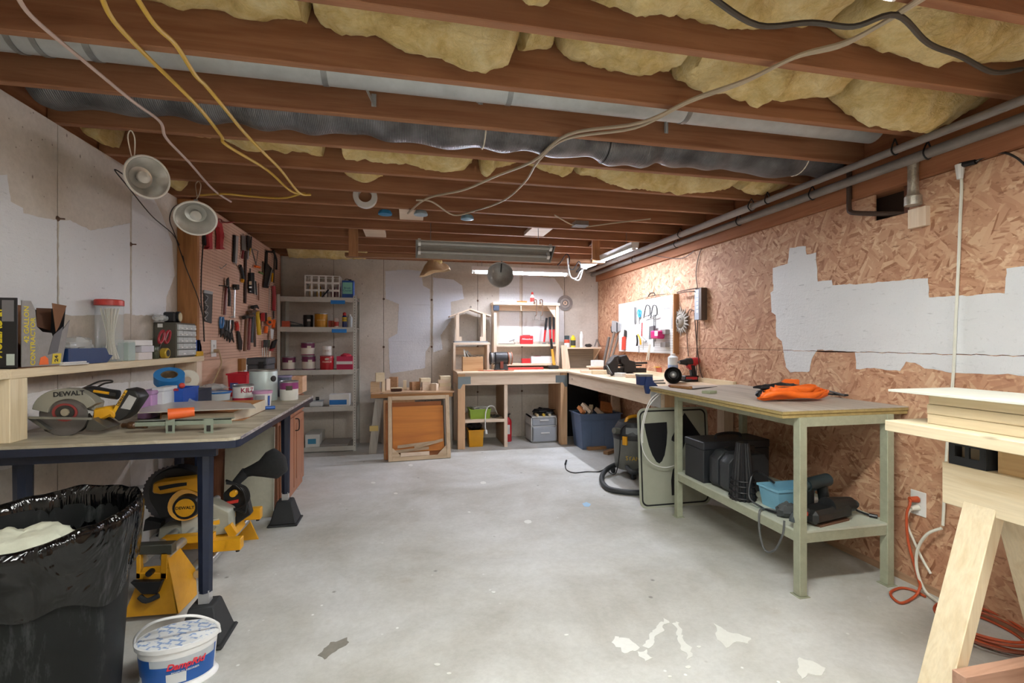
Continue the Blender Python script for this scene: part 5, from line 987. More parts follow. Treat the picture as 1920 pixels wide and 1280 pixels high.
# ================================================================ clamp lamps
def clamplamp(lab, c, aim, dia, hookp, cord):
    q_ = thing('clamp_lamp', lab, 'lamp'); c = Vector(c); d = Vector(aim).normalized(); a = d.orthogonal().normalized(); M = basis(c, a, d.cross(a), d); R = dia/2
    pr = [(.030, -.115), (.034, -.09), (.06, -.065), (R*.78, -.022), (R*.97, 0), (R*1.03, .002), (R*1.03, .006), (R*.96, .006), (R*.76, -.018), (.055, -.062), (.02, -.07)]
    obj('reflector', B(M).lathe(pr, 36, cap=False), plain('#dcdcd8', .25, .5, .12, 30), q_); obj('rim', B(M).tube([(R*1.03*math.cos(x), R*1.03*math.sin(x), .004) for x in [2*PI*k/40 for k in range(40)]], .006, 6, 1, True), plain('#f0f0ec', .4), q_)
    obj('socket', B(M).lathe([(0, -.185), (.016, -.183), (.02, -.17), (.024, -.12), (.028, -.105), (.028, -.08)], 16, cap=False), M_BLACK, q_); obj('bulb', B(M).lathe([(.012, -.085), (.014, -.07), (.030, -.045), (.030, -.028), (.018, -.012), (0, -.006)], 18, cap=False), plain('#e6e6e2', .12), q_)
    s = M @ Vector((0, 0, -.14)); hk = Vector(hookp)
    obj('hanging_wire', B().tube([s+Vector((0, 0, .0)), s.lerp(hk, .3), s.lerp(hk, .5)+Vector((.012, 0, 0)), s.lerp(hk, .85)+Vector((.016, 0, 0)), hk, s.lerp(hk, .85)-Vector((.014, 0, 0)), s.lerp(hk, .45)], .003, 5, 4), M_CREAM, q_); obj('spring_clamp', B().cyl(s+Vector((0, 0, .012)), s+Vector((0, 0, .05)), .012, n=8), M_STEEL, q_)
    obj('power_cord', B().tube([M @ Vector((0, 0, -.18))]+[Vector(x) for x in cord], .0035, 6, 6), M_DKMET, q_)
c = P(276, 332, Y=2.85); h = P(244, 247, Z=ZJ); sx_ = XL+.02
clamplamp('clamp lamp with round silver reflector, nearer one hanging at upper left', c, (.78, -.62, -.12), .205, (P(245, 250, Y=JY[12]+.02).x, JY[12]+.02, ZJ-.001), [P(215, 318, X=-1.50), P(240, 350, X=-1.55), P(285, 405, X=-1.64), P(325, 440, X=sx_), P(340, 470, X=sx_), P(345, 490, X=sx_+.05)])
c = P(367, 409, Y=3.15)
clamplamp('clamp lamp with silver reflector hanging before the red clamps', c, (.28, -.72, -.62), .205, (P(372, 345, Y=JY[14]+.02).x, JY[14]+.02, ZJ-.001), [P(330, 385, X=-1.55), P(318, 410, X=-1.62), P(328, 440, X=-1.64), P(348, 500, X=XPEG+.03), P(370, 555, X=XPEG+.03), P(382, 600, X=XPEG+.03)])
# ================================================================ cables stapled under the joists
def cable(lab, px, r, mat, z=ZJ-.014, name='cable'):
    q_ = [P(u, v, Z=z) for u, v in px]; q_ = [Vector((max(p.x, XL+.02), p.y, p.z-(.02*((i % 2)) if 0 < i < len(px)-1 else 0))) for i, p in enumerate(q_)]
    return obj(name, B().tube(q_, r, 7, 6), mat, label=lab, cat='cable')
YC = plain('#d8b24e', .5, 0, .1)
cable('white cable under the joists at upper left', [(30, -12), (60, 20), (140, 100), (245, 178), (300, 228), (312, 252), (355, 305), (400, 350), (433, 378)], .007, plain('#cfb8ae', .5))
cable('yellow cable under the joists, left of two', [(190, -8), (215, 30), (280, 110), (370, 190), (415, 255), (425, 265), (500, 318), (545, 352), (572, 363)], .008, YC)
cable('yellow cable under the joists, right of two', [(254, -8), (290, 35), (330, 85), (365, 130), (385, 160), (420, 193), (455, 245), (490, 275), (525, 317), (560, 355), (582, 365)], .008, YC)
cable('yellow cable running level across a joist behind the pair', [(375, 366), (420, 358), (470, 368), (530, 366), (566, 362)], .007, YC)
BC = plain('#b5a690', .55)
cable('beige cable strung diagonally from upper right to the centre joists, upper of two', [(1740, -8), (1600, 62), (1500, 103), (1400, 140), (1300, 185), (1200, 222), (1065, 252), (1000, 295), (930, 330), (870, 350), (800, 372), (765, 400)], .008, BC)
cable('beige cable strung diagonally from upper right to the centre joists, lower of two', [(1728, -6), (1590, 70), (1490, 108), (1390, 147), (1290, 192), (1190, 232), (1062, 260), (1010, 295), (985, 340), (945, 370), (890, 395), (850, 398), (810, 378), (780, 375)], .007, BC)
cable('dark cable sagging across the top right insulation', [(1330, -8), (1420, 35), (1520, 42), (1600, 38), (1680, 28), (1740, 70), (1800, 105), (1860, 125), (1915, 130)], .009, plain('#4a4640', .5), z=2.33)
cable('pale cable below the far joists at right of centre', [(1040, 403), (1085, 420), (1150, 418), (1220, 410)], .006, BC)
# ceiling bits
def disc(lab, u, v, col, r=.05):
    p = P(u, v, Z=ZJ-.02); q_ = thing('ceiling_box', lab, 'ceiling box'); obj('body', B().lathe([(r*.8, .02), (r, .0), (r, -.012), (0, -.016)], 20, (p.x, p.y, ZJ-.022), cap=False), plain(col, .4), q_); obj('mount', B().box(p.x-.02, p.x+.02, p.y-.02, p.y+.02, ZJ-.01, ZJ), M_BLUE, q_)
disc('bright blue round junction box under the joists', 722, 399, '#2c7fb0', .055); disc('pale round ceiling box hanging at centre', 789, 400, '#9fb4c0', .055); disc('pale blue round junction box, rightmost of three', 876, 408, '#7fa8be', .055)
p = P(685, 376, Y=JY[15]-.02); obj('vent_ring', B(basis((p.x, JY[15]-.03, p.z+.03), (1, 0, 0), (0, 0, 1), (0, -1, 0))).lathe([(.05, -.03), (.09, -.03), (.09, .02), (.05, .02), (.05, -.03)], 26, cap=False), M_WHITE, label='white plastic pipe ring between the joists', cat='pipe')
p = P(1088, 418, Z=ZJ-.01); t = thing('junction_box', 'small metal junction box under the far joists', 'junction box'); obj('box', B().box(p.x-.06, p.x+.06, p.y-.05, p.y+.05, ZJ-.035, ZJ-.001), M_STEEL, t); obj('cover', B().box(p.x-.065, p.x+.065, p.y-.055, p.y+.055, ZJ-.038, ZJ-.035), plain('#4e5a62', .4, .5), t)
# hanging lumber rack
t = thing('hanging_rack', 'long board hung under the joists on two uprights', 'rack'); A = P(648, 478, Z=2.17); D = P(1132, 491, Z=2.17)
obj('cross_board', B().bar(A, D, .09, .038), wood('9a6f4e', '7e563a', 0), t, bev=.002)
for k, (f, y) in enumerate(((.03, None), (.965, None))):
    p = A.lerp(D, f); obj('upright', B().box(p.x-.045, p.x+.045, p.y-.06, p.y-.046, 2.15, 2.50) if k == 0 else B().box(p.x-.06, p.x+.03, p.y-.06, p.y-.046, 2.15, 2.50), wood('b9885e', '9c6c46', 2), t)
def near_j(y): return min(JY, key=lambda k: abs(k-y))
for f in (.03, .965):
    p = A.lerp(D, f); j = near_j(p.y); obj('cleat', B().box(p.x-.02, p.x+.02, min(j, p.y-.05), max(j, p.y-.05), ZJ+.005, ZJ+.05), M_BROWN, t)
p = A.lerp(D, .345)
t = thing('shop_lamp', 'grey dome shop lamp hanging under the long board', 'lamp'); c = P(938, 515, Y=4.92)
M = T(c.x, 4.92, c.z, 0, -62, 30); obj('dome', B(M).lathe([(.02, .09), (.06, .085), (.11, .05), (.135, .0), (.139, -.004), (.130, .0), (.105, .047), (.055, .08), (.0, .084)], 34, cap=False), plain('#a5a39e', .35, .3, .2, 20), t); obj('hanger', B().tube([M @ Vector((0, 0, .09)), (c.x+.01, 4.90, 2.12), (c.x+.01, 4.89, 2.155)], .006, 6, 4), M_DKMET, t)
t = thing('insulation_flap', 'tan paper flap of insulation drooping above the long board', 'insulation'); c = P(812, 500, Y=5.26)
def flap(s, k):
    a = 2*PI*k; r = (.03+.13*s)*(1+.12*math.sin(3*a)+.1*mnoise.noise(Vector((math.cos(a)*2, math.sin(a)*2, s*3)))); return (c.x+r*math.cos(a)+.02*s, 5.26+r*.7*math.sin(a), 2.22-.17*s+.03*mnoise.noise(Vector((a, s*2, 0)))+.04*math.cos(a)*s)
b = B(); b.grid(flap, 12, 30, True); obj('paper', b, plain('#c9ae8a', .8, 0, .25), t, solid=.002); obj('fibre', crumple(B(), (c.x+.04, 5.25, 2.165), (.06, .06, .05), 4), M_INS, t); obj('neck', B().tube([(c.x, 5.26, 2.21), (c.x, 5.16, 2.31), (c.x-.01, 5.09, 2.365)], .03, 10, 4), M_INS, t)
obj('looped_cord', B().tube([P(u, v, Y=4.845) for u, v in ((1045, 497), (1052, 490), (1062, 476), (1068, 485), (1066, 500), (1075, 505), (1085, 490), (1088, 500), (1080, 510), (1090, 505))], .006, 6, 6), M_BLACK, label='black cord looped over the right end of the long board', cat='cord')
obj('white_plug_cord', B().tube([P(u, v, Y=4.845) for u, v in ((1064, 484), (1068, 515), (1075, 522), (1082, 520), (1086, 512), (1092, 506), (1086, 524), (1078, 524))], .008, 6, 5), M_WHITE, label='white cord and plugs hanging beside the black loops', cat='cord')
# ================================================================ metal shelving at the back left
t = thing('metal_shelving', 'grey steel shelf unit in the back left corner', 'shelf')
SF, SB_ = 5.94, 6.36; SX0, SX1 = P(519, 700, Y=SF).x, P(668, 700, Y=SF).x; SG = plain('#c2c2bc', .4, .2, .15, 12); ST = 1.845
SZ = [P(600, v, Y=SF+.02).z for v in (838, 763, 694, 614, 558)]
for x in (SX0, SX1-.035):
    for y, sg in ((SF, 1), (SB_, -1)):
        b = B(); 
        if x == SX0: b.box(x, x+.003, min(y, y+sg*.035), max(y, y+sg*.035), 0, ST).box(x, x+.035, min(y, y+sg*.003), max(y, y+sg*.003), 0, ST)
        else: b.box(x+.032, x+.035, min(y, y+sg*.035), max(y, y+sg*.035), 0, ST).box(x, x+.035, min(y, y+sg*.003), max(y, y+sg*.003), 0, ST)
        po = obj('post', b, SG, t)
        if y == SF and x != SX0:
            bb = B()
            for k in range(56): bb.box(x+.013, x+.020, SF-.0006, SF, .06+k*.032, .07+k*.032)
            obj('slot_holes', bb, M_BLACK, po, kind='stuff')
for z in SZ:
    s_ = obj('shelf', B().box(SX0+.004, SX1-.004, SF+.004, SB_-.004, z-.012, z), plain('#9c968c', .6, 0, .15), t); obj('shelf_beam', B().box(SX0+.036, SX1-.036, SF+.001, SF+.006, z-.05, z+.006), SG, s_); obj('side_beam', B().box(SX1-.032, SX1-.028, SF+.036, SB_-.036, z-.05, z), SG, s_)
for v, u0, u1 in ((566, 620, 647), (620, 622, 650)):
    a, c = P(u0, v, Y=SF), P(u1, v, Y=SF); obj('blue_tape', B().box(a.x, c.x, SF-.0015, SF+.001, a.z-.022, a.z+.022), plain('#1f7fd0', .5), t)
for u in (533, 558): p = P(u, 560, Y=SF); obj('label_holder', B().box(p.x-.016, p.x+.016, SF-.003, SF+.0, p.z-.03, p.z+.02), SG, t)
def onS(k, u, d=.06): return (P(u, 700, Y=SF+d).x, SF+d, SZ[k]+.001)
def wide(u0, u1, y): return P(u1, 700, Y=y).x-P(u0, 700, Y=y).x
def hz(v, y, u=600): return P(u, v, Y=y).z
# top shelf: crate and solvent can
t = thing('plastic_crate', 'white plastic crate with square openings on the top steel shelf', 'crate'); y0 = SF+.05; x0, x1 = P(571, 540, Y=y0).x, P(637, 540, Y=y0).x; z0 = SZ[4]+.001; z1 = hz(516, y0)
nx, nz = 5, 3; wx = (x1-x0)/nx; wz = (z1-z0)/nz
for yy in (y0, y0+.22):
    b = B()
    for i in (range(nx+1) if yy == y0 else (0, nx)): b.box(x0+i*wx-.011 if i else x0, (x0+i*wx+.011) if i < nx else x1, yy, yy+.006, z0, z1)
    for j in range(nz+1): b.box(x0, x1, yy+.0005, yy+.0055, max(z0, z0+j*wz-.012), min(z1, z0+j*wz+.012))
    obj('lattice_side', b, M_WHITE, t)
for xx in (x0, x1-.006):
    b = B()
    for i in range(5): b.box(xx, xx+.006, y0+.006+i*.048, y0+.022+i*.048, z0, z1)
    for j in range(nz+1): b.box(xx+.0005, xx+.0055, y0+.006, y0+.22, max(z0, z0+j*wz-.008), min(z1, z0+j*wz+.008))
    obj('lattice_side', b, M_WHITE, t)
obj('crate_floor', B().box(x0, x1, y0, y0+.226, z0, z0+.004), M_WHITE, t)
for i, (dx, dz, cl, lab) in enumerate(((.03, 0, '#c9b08a', 'tan bottle'), (.11, .12, '#d8a818', 'yellow-capped bottle'), (.19, 0, '#8c7f78', 'grey canister'), (.27, 0, '#6e2a40', 'maroon canister'), (.34, 0, '#8d6a70', 'dusty pink canister'))):
    obj('bottle', B().lathe([(.026, 0), (.028, .09), (.02, .13), (.012, .15), (.012, .18)], 14, (x0+.035+dx, y0+.05+.04*(i % 2), z0+.006)), plain(cl, .4), label=lab+' inside the white crate', cat='bottle')
obj('black_nozzle', B().cyl(P(604, 557, Y=y0-.03), P(616, 543, Y=y0-.012), .009, n=10), M_BLACK, label='black tube poking out of the white crate', cat='tube')
t = thing('solvent_can', 'blue rectangular solvent can with green label on the top steel shelf', 'can'); x0, x1 = P(641, 540, Y=SF+.06).x, P(664, 540, Y=SF+.06).x; z1 = hz(524, SF+.06)
obj('body', B().box(x0, x1, SF+.06, SF+.14, SZ[4]+.001, z1), plain('#1f4f9e', .35, .2), t, bev=.006); obj('label', B().box(x0+.008, x1-.02, SF+.0585, SF+.06, SZ[4]+.055, z1-.025), plain('#7fc0b0', .5), t); obj('cap', B().cyl((x0+.09, SF+.1, z1), (x0+.09, SF+.1, z1+.015), .016, n=14), M_BLACK, t); obj('carry_handle', B().tube([(x0+.03, SF+.1, z1), (x0+.035, SF+.1, z1+.018), (x0+.07, SF+.1, z1+.018), (x0+.075, SF+.1, z1)], .004, 6, 3), M_BLACK, t)
text('Brush', t, basis(((x0+x1)/2-.008, SF+.058, SZ[4]+.125), (1, 0, 0), (0, 0, 1), (0, -1, 0)), .034, plain('#1d3f78', .5)); text('Cleaner', t, basis(((x0+x1)/2-.008, SF+.058, SZ[4]+.095), (1, 0, 0), (0, 0, 1), (0, -1, 0)), .032, plain('#1d3f78', .5))
# second shelf
k = 3; cbx('small_box', 'small orange-red box at the left of the second shelf', 'box', *(lambda a: (a[0], a[0]+wide(528, 543, SF+.06), a[1], a[1]+.07, a[2], hz(602, SF+.06)))(onS(k, 528)), plain('#c4563c', .5))
t = thing('staple_gun', 'black tool lying beside the orange-red box on the second shelf', 'tool'); a = onS(k, 545, .08); obj('body', B().bar((a[0], a[1], a[2]+.018), (a[0]+.13, a[1]+.03, a[2]+.018), .03, .034), M_BLACK, t, bev=.004); obj('lever', B().bar((a[0]-.015, a[1], a[2]+.07), (a[0]+.12, a[1]+.03, a[2]+.036), .02, .012), M_DKMET, t)
t = can('tinting_bucket', 'small black bucket with silver ring on the second shelf', onS(k, 578, .12), .055, .15, M_BLACK, M_BLACK, None, cat='bucket', rim=False); obj('badge', B().box(onS(k, 579)[0]-.018, onS(k, 579)[0]+.018, SF+.062, SF+.064, SZ[k]+.075, SZ[k]+.10), plain('#a8a29c', .4), t)
c = onS(k, 602, .10); t = can('stain_can', 'golden-yellow gallon can on the second shelf', c, .073, .165, plain('#c48a28', .35, .1, .2), M_STEEL, None, handle=False); text('premium', t, facing(c, .073, c[2]+.09), .026, plain('#ead9a8', .5), wrap=.074)
for i, (u, cl, lab) in enumerate(((618, '#a2452e', 'rust-red small carton left of another on the second shelf'), (624, '#b85a3c', 'rust-orange small carton beside the white bottle'))):
    a = onS(k, u, .07+.02*i); cbx('carton', lab, 'carton', a[0]-.016, a[0]+.016, a[1], a[1]+.05, a[2], a[2]+.085, plain(cl, .5))
t = thing('glue_bottle', 'white bottle with red label on the second shelf', 'bottle'); c = onS(k, 631, .07); obj('body', B().lathe([(.024, 0), (.026, .01), (.026, .10), (.02, .115)], 18, c), plain('#d9cdc6', .4), t); obj('label', B().lathe([(.0266, .02), (.0266, .07)], 18, c, cap=False), plain('#b23a34', .4), t)
c = onS(k, 646, .06); t = thing('spray_can', 'blue and yellow spray lubricant can with red cap on the second shelf', 'spray can'); obj('body', B().lathe([(.026, 0), (.027, .008), (.027, .13), (.02, .145)], 18, c), plain('#1d2f6a', .35), t); obj('shield_label', B().lathe([(.0276, .075), (.0276, .125)], 18, c, cap=False), plain('#d9b91c', .4), t); obj('cap', B().lathe([(.018, .145), (.02, .15), (.02, .175), (.008, .185), (0, .185)], 14, c, cap=False), plain('#c4302c', .4), t)
text('WD-40', t, facing(c, .027, c[2]+.10), .017, plain('#22346e', .4), wrap=.028, bold=.0004)
c = onS(k, 656, .08); t = thing('spray_can', 'white spray can at the right of the second shelf', 'spray can'); obj('body', B().lathe([(.03, 0), (.031, .01), (.031, .12), (.02, .14)], 18, c), plain('#bfc6c8', .35), t); obj('cap', B().lathe([(.014, .14), (.014, .158), (.006, .165)], 14, c), M_WHITE, t)
# third shelf
k = 2; PC = plain('#d6d2c8', .4); PU = plain('#6e2850', .4)
def pcan(lab, c, h=.125, r=.07, emb=True):
    t = can('paint_can', lab, c, r, h, PC, M_STEEL, PU, (.60, .97)); obj('base_band', B().lathe([(r+.0006, .003), (r+.0006, .016)], 28, c, cap=False), PU, t)
    M = facing(c, r, c[2]+h*.66); b = B(M); b.grid(lambda s, q_: ((r+.0016)*math.sin((s-.2)*.6), (q_-.5)*.03, (r+.0016)*math.cos((s-.2)*.6)-r), 8, 2); obj('emblem', b, plain('#c9c2b0', .4, .2), t); return t
c0 = onS(k, 542, .12); pcan('purple-banded paint can at the left of the third shelf', c0, .155, .072)
c1 = onS(k, 579, .12); pcan('lower purple-banded paint can of a stack of two', c1, .165, .076)
pcan('upper purple-banded paint can of a stack of two', (c1[0]-.01, c1[1], c1[2]+.172), .15, .074)
c = onS(k, 613, .11); t = can('paint_can', 'red gallon paint can on the third shelf', c, .077, .165, plain('#b8202a', .35), plain('#9a5a5c', .4), None); text('PREMIUM', t, facing(c, .077, c[2]+.095), .027, plain('#e8c8b8', .4), wrap=.078, bold=.0004)
M = facing(c, .077, c[2]+.13); obj('oval_badge', B(M).lathe([(.024, -.002), (.024, .002)], 20, sy=.55), plain('#c9b8a8', .4), t)
t = can('tall_tub', 'white canister standing on the red paint can', (c[0], c[1], c[2]+.171), .052, .105, M_WHITE, M_WHITE, plain('#d9d5ce', .4), (.3, .7), 'canister', handle=False); text('PRIMER', t, facing((c[0], c[1], 0), .052, c[2]+.225), .016, plain('#8c2a28', .4), wrap=.053)
t = thing('rag_box', 'open pink and white carton with red rag on the third shelf', 'box'); a = onS(k, 631, .08); w_ = wide(631, 661, SF+.08)
openbin(t, a[0], a[0]+w_, a[1], a[1]+.15, a[2], hz(668, SF+.08), plain('#c01850', .45), 1.0, .003, 0); obj('white_stripe', B().box(a[0]-.0008, a[0]+w_+.0008, a[1]-.0012, a[1]-.0002, a[2]+.065, a[2]+.10), M_WHITE, t)
obj('rag', crumple(B(), (a[0]+.10, a[1]+.07, hz(668, SF+.08)+.004), (.06, .05, .03), 2), plain('#c8344a', .7), label='crumpled red rag in the pink and white carton', cat='rag')
# fourth shelf
k = 1; t = thing('tape_box', 'long white box with a blue panel on the fourth shelf', 'box'); a = onS(k, 617, .06); w_ = wide(617, 655, SF+.06); obj('body', B().box(a[0], a[0]+w_, a[1], a[1]+.14, a[2]+.0, hz(740, SF+.06)), M_WHITE, t, bev=.002); obj('blue_panel', B().box(a[0]+.004, a[0]+w_-.03, a[1]-.001, a[1], a[2]+.018, a[2]+.075), plain('#1f74c0', .4), t)
t = thing('food_container', 'white plastic container on the fourth shelf behind the table edge', 'container'); a = onS(k, 580, .06); w_ = wide(578, 603, SF+.06); obj('body', B().box(a[0], a[0]+w_, a[1], a[1]+.1, a[2], a[2]+.06), plain('#d4dade', .35), t, bev=.008); obj('lid', B().box(a[0]-.004, a[0]+w_+.004, a[1]-.004, a[1]+.104, a[2]+.06, a[2]+.07), plain('#b9c6d0', .35), t, bev=.003)
obj('black_roll', B().cyl((a[0]+w_*.45, a[1]+.02, a[2]+.092), (a[0]+w_*.7, a[1]+.03, a[2]+.092), .021, n=16), M_BLACK, label='small black roll on the white container', cat='roll')
# bottom shelf
k = 0; t = thing('long_carton', 'long white carton lying on the bottom steel shelf', 'carton'); a = onS(k, 572, .02); obj('body', B().box(a[0], a[0]+.16, a[1], a[1]+.36, a[2], a[2]+.15), plain('#cfd0cc', .5), t, bev=.002); obj('end_label', B().box(a[0]+.03, a[0]+.12, a[1]-.001, a[1], a[2]+.04, a[2]+.10), plain('#3c86a8', .5), t)
for i in range(3): a = onS(k, 594, .02+.005*i); cbx('floor_tile', 'flat grey vinyl tile on the bottom shelf, %s of three' % ('lowest', 'middle', 'topmost')[i], 'tile', a[0]+.01*i, a[0]+.34+.008*i, a[1], a[1]+.37, a[2]+.0085*i, a[2]+.008+.0085*i, plain(('#8d8a86', '#a9a6a2', '#95908c')[i], .4))
# ================================================================ trestle table with wood offcuts
t = thing('trestle_bench', 'rough wooden trestle bench against the back wall', 'bench'); TY0, TY1, TZ = 5.76, 6.33, .705
tx0, tx1 = P(695, 740, Y=TY0).x, P(852, 740, Y=TY0).x
obj('top', B().box(tx0, tx1, TY0, TY1, TZ-.02, TZ), wood('c9a888', 'b58f6c', 0), t, bev=.002); obj('front_apron', B().box(tx0, tx1-.02, TY0-.001, TY0+.03, TZ-.065, TZ-.021), wood('b08050', '946638', 0), t, bev=.002)
GW = wood('aaa49a', '948e84', 2, .6, .8)
def leg(x0, x1, y0, y1, nm='leg', mat=GW): obj(nm, B().hexa([(x1-.045, y1-.02, 0), (x1+.045, y1-.02, 0), (x1+.045, y1+.02, 0), (x1-.045, y1+.02, 0)], [(x0-.045, y0-.02, TZ-.022), (x0+.045, y0-.02, TZ-.022), (x0+.045, y0+.02, TZ-.022), (x0-.045, y0+.02, TZ-.022)]), mat, t)
leg(tx0+.10, tx0+.02, TY0+.055, TY0+.0); leg(tx0+.12, tx0+.14, TY1-.06, TY1-.05); leg(tx1-.08, tx1-.06, TY0+.06, TY0+.10); leg(tx1-.08, tx1-.06, TY1-.06, TY1-.06)
p = P(700, 803, Y=TY0); obj('yellow_tape', B().box(tx0-.012, tx0+.085, TY0-.004, TY0+.012, p.z-.03, p.z+.03), plain('#d9bf78', .6), t)
WL = [M_PX, M_PY, M_PZ, wood('c9ae8e', 'b59472', 0), wood('b08a68', '8f6c4e', 1)]
OC = 'wood offcuts on the trestle bench'
def blk(lab, u, v0, v1, w_, d, y, mat, rz=0, base=None, grp=OC, z0=None, name='wood_offcut'):
    x = P(u, v1, Y=y).x; z = TZ+.0005 if z0 is None else z0; h = P(u, v0, Y=y).z-z if v0 is not None else base
    obj(name, B(T(x, y+d/2, z, rz)).box(-w_/2, w_/2, -d/2, d/2, 0, h), mat, label=lab, cat='wood offcut', group=grp, bev=.0015); return h
h = blk('square grey-topped block at the left end of the trestle bench', 703, 716, 736, .10, .10, 5.80, WL[3])
blk('pale block on top of the leftmost grey-topped block', 712, 699, 715, .10, .08, 5.80+.01, M_LX, 8, z0=TZ+h+.001)
blk('thin upright strip beside the leftmost block', 718, 714, 735, .035, .06, 5.83, M_LZ, 10)
blk('leaning short plank behind the bristle brush', 727, 710, 730, .05, .04, 6.02, M_PZ, 20)
blk('dark end-grain cube at the left centre of the bench', 738, 707, 722, .10, .08, 6.10, WL[4], -8)
blk('small upright pale strip at the bench centre', 759, 713, 728, .04, .04, 6.0, M_LZ)
blk('reddish angled block at the bench centre', 778, 716, 731, .11, .08, 5.95, WL[4], 25)
h = blk('taller tan block right of the bench centre', 799, 716, 734, .10, .10, 5.90, M_PX, 5); blk('wide pale block stacked on the taller tan block', 797, 709, 716, .12, .10, 5.90, M_LX, 12, z0=TZ+h+.001)
blk('angled light block with chamfered face', 816, 719, 735, .08, .09, 5.84, M_PZ, -30)
blk('thin upright strip near the right end', 829, 720, 733, .03, .05, 5.92, M_LZ, 5)
zz = TZ+.0005
for i in range(4):
    w_ = (.16, .14, .15, .13)[i]; hh = .042; obj('wood_offcut', B(T(tx1-.11+.01*(i % 2), 5.93, zz, (-4, 3, 0, 6)[i])).box(-w_/2, w_/2, -.05, .05, 0, hh), (M_PX, M_LX)[i % 2], label='short board in the four-board stack at the right end, %s' % ('lowest', 'second from the bottom', 'third from the bottom', 'topmost')[i], cat='wood offcut', group=OC, bev=.0015); zz += hh+.001
t = thing('bristle_brush', 'scrubbing brush with brown bristles among the offcuts', 'brush'); p = P(744, 731, Y=5.84); obj('bristles', B().box(p.x-.07, p.x+.06, 5.82, 5.87, TZ+.001, TZ+.035), plain('#5a3c30', .95, 0, .4, 90, 1.0), t, bev=.008); obj('back', B().box(p.x-.072, p.x+.062, 5.818, 5.872, TZ+.0355, TZ+.048), M_LX, t, bev=.004)
# framed screen leaning in front
t = thing('pine_stretcher', 'raw pine frame leaning in front of the orange panel', 'frame')
A, D = P(728, 866, Z=0), P(845, 858, Z=0); ex = (D-A).normalized(); wd = (D-A).length; ht = .70; lean = math.radians(12); ey = Vector((-ex.y, ex.x, 0)); up = (Vector((0, 0, 1))*math.cos(lean)+ey*math.sin(lean)); M = basis(A+Vector((0, 0, .002)), ex, up, ex.cross(up))
nrm = ex.cross(up)
def fb(nm, x0, x1, y0, y1, z0=-.019, z1=.019, mat=M_PX): obj(nm, B(M).box(x0, x1, y0, y1, z0, z1), mat, t, bev=.0015)
FWx, FWz = wood('cdb79a', 'b89f80', 0), wood('cdb79a', 'b89f80', 2)
fb('stile', 0, .042, 0, ht, mat=FWz); fb('stile', wd-.042, wd, 0, ht, mat=FWz); fb('rail', .0425, wd-.0425, 0, .042, mat=FWx); fb('rail', .0425, wd-.0425, ht-.042, ht, mat=FWx)
for s, x in ((1, .043), (-1, wd-.043)): obj('corner_brace', B(M).prism([(x, .043), (x+s*.10, .043), (x+s*.09, .058), (x+s*.012, .135), (x, .14)], -.01, .012), FWx, t)
OP = wood('c67a26', 'b0661a', 0, .55, .3, False)
obj('plywood_sheet', B(M).box(.05, wd-.065, .09, ht-.11, -.045, -.036), OP, label='bright orange plywood panel behind the pine frame', cat='panel')
obj('plywood_sheet', B(M).box(-.025, wd-.08, .0+.02, ht-.06, -.075, -.062), wood('a8642c', '8c4e20', 0, .6, .3, False), label='brown plywood panel behind the orange panel', cat='panel'); obj('plywood_sheet', B(M).box(-.045, .30, .0+.02, ht-.03, -.098, -.088), wood('b58a60', '9c7248', 2, .6, .3, False), label='narrow tan panel rearmost behind the frame', cat='panel')
SC_ = 'strips lying in the pine frame'
for i, (x0, y0, x1, y1, lab) in enumerate(((.08, .085, .44, .105, 'long thin strip lying low inside the pine frame'), (.10, .135, .52, .165, 'grey strip across the orange panel, upper left'), (.28, .115, .60, .185, 'pale strip slanting up to the right in the frame'))):
    obj('wood_strip', B(M).slab([(x0, y0, -.034+.008*i), (x1, y1, -.034+.008*i), (x1, y1+.032, -.034+.008*i), (x0, y0+.032, -.034+.008*i)], (0, 0, .007)), wood('b7a084', '9c866a', 0, .6, .9), label=lab, cat='strip', group=SC_)
obj('wood_strip', B(M).box(.13, .44, .0445, .086, -.018, .018), M_PX, label='short thick stick standing on the bottom rail of the frame', cat='strip', group=SC_)
# ================================================================ back bench
BZ, BY = .93, 5.75
BX0 = P(857, 692, Y=5.72).x
t = thing('back_workbench', 'pine workbench along the back wall with shelf dividers below', 'workbench')
WTOP = wood('dfc9ae', 'd2b795', 0, .6, .6)
obj('worktop', B().box(BX0, XR-.002, 5.72, YB-.002, BZ-.02, BZ), WTOP, t, bev=.002)
obj('front_beam', B().box(BX0+.10, 1.86, BY, BY+.038, BZ-.16, BZ-.021), M_PX, t, bev=.002)
for x0 in (BX0+.012, 1.865):
    lg = obj('leg', B().box(x0, x0+.088, BY-.002, BY+.086, 0, BZ-.021), wood('d6b08a', 'c39870', 2), t, bev=.002)
    s = 1 if x0 < 1 else -1; ox = x0 if s > 0 else x0+.088
    obj('corner_bracket', B(basis((ox, BY-.0025, BZ-.10), (s, 0, 0), (0, 0, 1), (0, -1, 0))).prism([(0, -.10), (.03, -.10), (.06, -.045), (.155, -.045), (.155, .045), (-.0, .045)], 0, .003), plain('#7f8a90', .4, .6), lg)
obj('leg', B().box(BX0+.012, BX0+.1, YB-.09, YB-.004, 0, BZ-.021), M_PZ, t); obj('side_apron', B().box(BX0+.012, BX0+.05, BY+.09, YB-.095, BZ-.16, BZ-.021), M_PY, t)
dx = P(947, 780, Y=5.82).x
obj('divider', B().box(dx-.012, dx+.012, 5.80, YB-.004, 0, BZ-.161), wood('b08f70', '967458', 2), t, bev=.002); obj('divider_edge', B().box(dx-.02, dx+.02, 5.765, 5.80, .0, BZ-.161), M_PZ, t)
